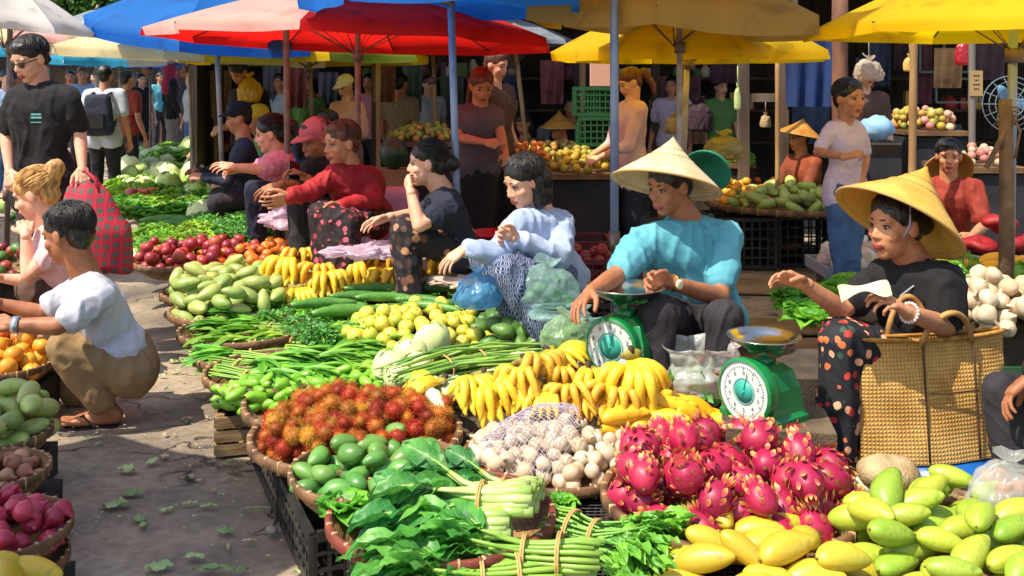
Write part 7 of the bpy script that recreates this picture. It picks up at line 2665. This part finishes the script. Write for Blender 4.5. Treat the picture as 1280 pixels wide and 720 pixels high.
table(1200, 1290, 210, 7.4, .7, mklist(p_sp), 26, 'low table beside the woman in rust red', 'pinkish piece beside the woman in rust red')
table(905, 945, 205, 8.9, .5, p_hb, 8, 'small table of herbs left of the timber frame', 'herb bunch on the small table by the timber frame')
bx = W(1246, 262, 6.4).x
solo('platform_board', MB().box((0, 0, .2), (.5, .34, .4)), SACK_D, 'dark block under the red sacks by the grey pole', 'platform', loc=(bx, 6.4, 0), smooth=False)
for k, (dx, dz) in enumerate(((-.12, .46), (.12, .47), (.0, .60))):
    m = noisy(MB().ell((0, 0, 0), (.11, .10, .06), seg=30, rings=18), .05, 9, k)
    solo('red_sack', m, mat('sack_red', '#8a1018', .6, bump=.6, bscale=30), ('red sack at the left under the topmost red one', 'red sack at the right under the topmost red one', 'topmost red sack beside the grey pole')[k], 'sack', loc=(bx + dx, 6.38, dz))
for k, (px, py) in enumerate(((744, 128), (748, 165))):
    c = W(px, py, 8.6)
    crate(V((c.x, 8.6, c.z - .12)), (.36, .3, .26), ('green crate on top of the stack left of the pole', 'green crate lower in the stack left of the pole')[k], GRN_PL)
crate(V((W(748, 180, 8.6).x, 8.6, 0)), (.42, .34, W(748, 165, 8.6).z - .13), 'dark crate at the bottom of the stack left of the pole')
solo('cardboard_box', MB().box((0, 0, .1), (.19, .18, .2)), mat('cardboard_pink', '#c09078', .8), 'tan cardboard box on the green crates', 'box', loc=(W(752, 108, 8.6).x, 8.6, W(744, 128, 8.6).z + .142), smooth=False)
solo('watermelon', MB().ell((0, 0, 0), (.11, .11, .12)), mat('melon_dark', '#15382a', .4, col2='#2a5a38', nscale=14), 'dark green watermelon behind the pink covered chair', 'melon', loc=W(492, 186, 7.6) - V((0, 0, .035)))
solo('cardboard_box', MB().box((0, 0, .42), (.34, .34, .84)), mat('cardboard', '#9a8260'), 'brown cardboard box behind the navy tee', 'box', loc=(W(488, 230, 7.6).x, 7.6, .0), smooth=False)
# pink backed chair behind the woman in red
c = W(488, 262, 6.6)
rt = root('chair', 'low chair with a pink cover behind the woman in red', 'chair', (c.x, 6.6, 0))
part('backrest', MB().hull([(V((-.13, 0, .75)), .06), (V((.13, 0, .75)), .06), (V((-.16, 0, .45)), .04), (V((.16, 0, .45)), .04)]), T_PINK, rt)
part('seat', MB().box((0, -.16, .42), (.38, .36, .05)), T_BROWN, rt, smooth=False)
for sx in (-1, 1):
    for sy in (-.3, -.02):
        part('leg', MB().tube([(sx * .15, sy, 0), (sx * .15, sy, .4)], .015, 6), M_DARKWOOD, rt)

# ================================================================== UMBRELLAS
U = umbrella
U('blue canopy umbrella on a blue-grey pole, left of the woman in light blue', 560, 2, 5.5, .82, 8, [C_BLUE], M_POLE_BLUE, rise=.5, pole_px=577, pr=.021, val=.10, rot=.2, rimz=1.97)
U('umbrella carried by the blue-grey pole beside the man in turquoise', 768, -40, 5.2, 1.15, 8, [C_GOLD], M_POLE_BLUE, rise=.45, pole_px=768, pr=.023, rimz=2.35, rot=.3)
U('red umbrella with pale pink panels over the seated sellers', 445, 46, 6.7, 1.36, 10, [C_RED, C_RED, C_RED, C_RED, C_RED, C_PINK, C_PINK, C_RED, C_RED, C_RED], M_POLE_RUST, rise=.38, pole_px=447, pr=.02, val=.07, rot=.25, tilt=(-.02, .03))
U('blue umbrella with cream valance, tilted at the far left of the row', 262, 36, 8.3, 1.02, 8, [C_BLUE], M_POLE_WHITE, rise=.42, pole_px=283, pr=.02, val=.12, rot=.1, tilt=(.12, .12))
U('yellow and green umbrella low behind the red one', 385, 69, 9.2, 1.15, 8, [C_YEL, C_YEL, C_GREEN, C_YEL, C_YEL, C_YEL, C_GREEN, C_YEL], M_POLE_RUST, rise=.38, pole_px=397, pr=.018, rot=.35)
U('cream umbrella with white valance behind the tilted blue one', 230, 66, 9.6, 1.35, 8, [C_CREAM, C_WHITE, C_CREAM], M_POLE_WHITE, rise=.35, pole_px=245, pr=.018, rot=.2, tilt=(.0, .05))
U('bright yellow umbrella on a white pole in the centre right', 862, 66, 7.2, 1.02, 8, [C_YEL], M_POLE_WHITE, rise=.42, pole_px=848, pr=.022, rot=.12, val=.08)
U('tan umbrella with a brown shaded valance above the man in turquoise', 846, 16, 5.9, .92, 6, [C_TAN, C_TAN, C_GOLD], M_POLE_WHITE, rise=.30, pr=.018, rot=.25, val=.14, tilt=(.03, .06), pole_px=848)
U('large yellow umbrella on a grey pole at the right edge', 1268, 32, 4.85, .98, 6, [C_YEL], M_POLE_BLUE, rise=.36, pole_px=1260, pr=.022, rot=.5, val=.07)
U('grey umbrella behind the bamboo pole', 640, 52, 9.4, .62, 8, [C_GREY], M_BAMBOO, rise=.22, pole_px=672, pr=.022, rot=.1, val=.05)
U('peach umbrella low behind the red one, at its right', 540, 62, 9.8, .42, 8, [C_PEACH], M_BAMBOO, rise=.2, pole_px=550, pr=.022, val=.05)
U('white and grey umbrella at the upper left corner', 8, 30, 7.4, .62, 8, [C_WHITE, C_WHITE, C_GREY], M_POLE_RUST, rise=.32, pr=.02, rot=.2, tilt=(0, .10), val=.05)
U('pink and cream umbrella under the white one at the left', 30, 50, 9.0, .6, 8, [C_PINK, C_CREAM], M_POLE_RUST, rise=.18, pr=.02, rot=.3, val=.05)
U('small cyan and white umbrella behind the backpack man', 120, 70, 12.5, .9, 8, [C_CYAN, C_WHITE, C_CYAN], M_POLE_WHITE, rise=.3, pr=.02, tilt=(.05, .05))
U('blue umbrella far down the aisle at the left', 60, 62, 13.5, 1.0, 8, [C_BLUE, C_CYAN], M_POLE_WHITE, rise=.3, pr=.02)
U('pale grey-green umbrella far down the aisle under the trees', 122, 33, 14.5, .6, 8, [C_WHITE, C_GREY], M_POLE_WHITE, rise=.25, pr=.02)
U('far red umbrella by the end of the aisle', 188, 72, 16, .6, 8, [C_RED, C_PINK], M_POLE_RUST, rise=.3, pr=.02)
U('far cyan tarp umbrella beyond the black dress', 150, 74, 16.5, 1.5, 8, [C_CYAN, C_BLUE, C_WHITE], M_POLE_WHITE, rise=.35, pr=.02)
U('far blue umbrella shading the checked skirt', 215, 78, 19, 1.7, 8, [C_BLUE, C_CYAN], M_POLE_WHITE, rise=.35, pr=.02)
U('unseen umbrella added at the left to shade the near end of the aisle', -850, -60, 2.4, 1.08, 8, [C_RED, C_WHITE], M_POLE_BLUE, rise=.4, pr=.02, rimz=2.25)  # canopy out of view, added so that its shadow falls across the near aisle

def pole_thing(px, py0, py1, Y, r, mt, label, cat='pole', lean=0):
    a, b_ = W(px, py1, Y), W(px + lean, py0, Y)
    m = MB()
    pts = [V((0, 0, 0)).lerp(b_ - V((a.x, a.y, 0)), i / 8) for i in range(9)]
    m.tube(pts, [r * (1 + (.12 if i % 2 else 0)) for i in range(9)], 10)
    return solo('awning_pole', m, mt, label, cat, loc=(a.x, a.y, 0))
pole_thing(361, -20, 215, 6.95, .021, M_POLE_RUST, 'rusty pole rising just left of the pink capped man', lean=-4)
pole_thing(1138, -10, 215, 6.6, .024, M_BAMBOO, 'bamboo pole right of the boy', lean=5)
pole_thing(1215, -10, 200, 7.9, .026, mat('pole_grey', '#6a625c', .6), 'grey pole behind the cardboard sign')
pole_thing(1050, -10, 150, 8.0, .06, mat('trunk_post', '#8a5a40', .8, col2='#4a3024', nscale=6, bump=.4, stretch=(1, 1, .3)), 'thick reddish timber post behind the boy')
pole_thing(972, 60, 200, 8.4, .02, M_BAMBOO, 'thin bamboo pole left of the far conical hat')
pole_thing(473, 60, 170, 8.9, .02, M_BAMBOO, 'thin bamboo pole behind the peach jacket')
pole_thing(728, 60, 180, 9.8, .03, M_BAMBOO, 'bamboo pole behind the stacked green crates')
# wrapped foot of the right hand pole: tied branches
c = W(1258, 150, 4.75)
m = MB()
m.tube([c + V((-.02, -.03, .1)), c + V((-.015, -.035, -.3)), V((c.x - .02, c.y - .03, .0))], [.03, .034, .036], 9)
m.tube([c + V((.0, -.04, .0)), c + V((-.13, -.07, -.22))], [.014, .012], 7)
for k in range(5):
    m.tube([(c.x + .045 * math.cos(t * .6), c.y + .045 * math.sin(t * .6) - .01, c.z + .02 * k - .02 + .004 * math.sin(t)) for t in range(11)], .006, 5)
m.tube([c + V((0, -.05, .03)), c + V((.03, -.07, -.05)), c + V((.01, -.06, -.18))], .006, 5)
for i, p in enumerate(m.v):
    m.v[i] = p - V((c.x, c.y, 0))
solo('prop_stick', m, mat('branch_wood', '#7a6048', .9, col2='#4a3828', nscale=8, bump=.5), 'crooked wooden stick lashed with rags to the right edge pole', 'stick', loc=(c.x, c.y, 0))

# ================================================================== TREES, BACKDROP
def tree(x, y, h, r, label, seed, mt):
    rn = random.Random(seed)
    rt = root('broadleaf_tree', label, 'tree', (x, y, 0))
    m = MB()
    m.tube([(0, 0, 0), (.1, 0, h * .3), (0, .1, h * .55), (.1, 0, h * .8)], [.28, .22, .15, .06], 10)
    tips = []
    for k in range(9):
        a = k * 2.4
        z = h * (.35 + .05 * k)
        e = V((math.cos(a) * r * .7, math.sin(a) * r * .7, z + h * .15))
        m.tube([(0, 0, z), e * .5 + V((0, 0, z * .5)), e], [.1, .07, .03], 6)
        tips.append(e)
    part('trunk', m, M_DARKWOOD, rt)
    m = MB()
    cl = tips + [V((rn.gauss(0, r * .4), rn.gauss(0, r * .4), h * rn.uniform(.55, 1))) for _ in range(26)]
    for c in cl:
        cr_ = r * rn.uniform(.22, .4)
        for k in range(170):
            p = V((rn.gauss(0, 1), rn.gauss(0, 1), rn.gauss(0, .8))).normalized() * cr_ * rn.uniform(.5, 1.05)
            d = V((rn.gauss(0, 1), rn.gauss(0, 1), rn.gauss(-.3, .6))).normalized()
            u = d.orthogonal().normalized()
            w = rn.uniform(.06, .13)
            L = w * 2.2
            q = c + p
            m.add([q, q + d * L * .5 + u * w, q + d * L, q + d * L * .5 - u * w], [(0, 1, 2, 3)])
    part('crown', m, mt, rt, smooth=False)
LT = mat('tree_leaf', '#3f6a24', .6, col2='#6a9436', nscale=.8, transl=.35)
LT2 = mat('tree_leaf_dark', '#2a4f22', .6, col2='#4a7430', nscale=.8, transl=.35)
tree(-14, 29, 5.6, 2.6, 'bright green tree at the end of the aisle', 1, LT)
tree(-11.2, 31, 6, 2.8, 'darker green tree right of the bright one at the aisle end', 2, LT2)
tree(-17.5, 31, 5.8, 3.0, 'green tree at the far left beyond the umbrellas', 3, LT)
# distant stalls closing the aisle
rt = root('distant_stall', 'distant shaded stalls closing the far end of the aisle', 'stall', (-11, 24, 0))
part('awning', MB().box((0, 0, 2.35), (13, 3, .08), Matrix.Rotation(.12, 3, 'X')), mat('awning_far', '#5a98d0', .8, col2='#b8d0e0', nscale=1.5, transl=.3), rt, smooth=False)
part('stall_front', MB().box((0, .9, 1.1), (12.6, .1, 2.2)), mat('stall_goods_far', '#6a5a48', .9, col2='#2c3a4a', nscale=3, col3='#b06a4a', n3=4), rt, smooth=False)
for x in (-6, -3, 0, 3, 6):
    part('post', MB().box((x, -1.2, 1.1), (.1, .1, 2.2)), M_DARKWOOD, rt, smooth=False)
rt = root('distant_stall', 'second row of distant stalls left of the aisle', 'stall', (-12.5, 15.5, 0))
part('awning', MB().box((0, 0, 2.0), (5, 2.4, .07), Matrix.Rotation(.15, 3, 'X')), mat('awning_far2', '#a8a498', .8, col2='#6a7c8a', nscale=1.5), rt, smooth=False)
part('stall_front', MB().box((0, .8, .5), (4.8, .6, 1.0)), SACK, rt, smooth=False)
for x in (-2.3, 0, 2.3):
    part('post', MB().box((x, -.9, 1.0), (.08, .08, 2.0)), M_DARKWOOD, rt, smooth=False)

# ================================================================== CAMERA, LIGHT
for o in ALLP:
    for ch in kids(o):
        for g2 in kids(ch):
            bpy.data.objects.remove(g2)
        bpy.data.objects.remove(ch)
    bpy.data.objects.remove(o)

cam = bpy.data.cameras.new('camera')
cam.sensor_width = 36
cam.lens = 35
cam.shift_y = -(360 - HY) / 1280
cam.clip_end = 1000
co = bpy.data.objects.new('camera', cam)
COL.objects.link(co)
co.location = (0, 0, HC)
co.rotation_euler = (math.pi / 2, 0, 0)
SC.camera = co

SUN_EL, SUN_AZ = 58, 236       # azimuth clockwise from +Y: the sun stands to the left, behind the camera
sd = V((math.sin(R(SUN_AZ)) * math.cos(R(SUN_EL)), math.cos(R(SUN_AZ)) * math.cos(R(SUN_EL)), math.sin(R(SUN_EL))))
sun = bpy.data.lights.new('sun', 'SUN')
sun.energy = 4.5
sun.angle = R(.5)
sun.color = (1, .90, .74)
so = bpy.data.objects.new('sun', sun)
COL.objects.link(so)
so.rotation_euler = (-sd).to_track_quat('-Z', 'Y').to_euler()
w = bpy.data.worlds.new('World')
SC.world = w
w.use_nodes = True
N, L = w.node_tree.nodes, w.node_tree.links
sky = N.new('ShaderNodeTexSky')
sky.sky_type = 'NISHITA'
sky.sun_disc = False
sky.sun_elevation = R(SUN_EL)
sky.sun_rotation = R(SUN_AZ)
sky.air_density = 1.2
sky.dust_density = 2.0
L.new(sky.outputs[0], N['Background'].inputs[0])
N['Background'].inputs[1].default_value = .15
SC.view_settings.view_transform = 'Standard'
SC.view_settings.look = 'None'
SC.view_settings.exposure = .7
SC.cycles.max_bounces = 6
SC.cycles.transparent_max_bounces = 12
SC.cycles.use_denoising = True
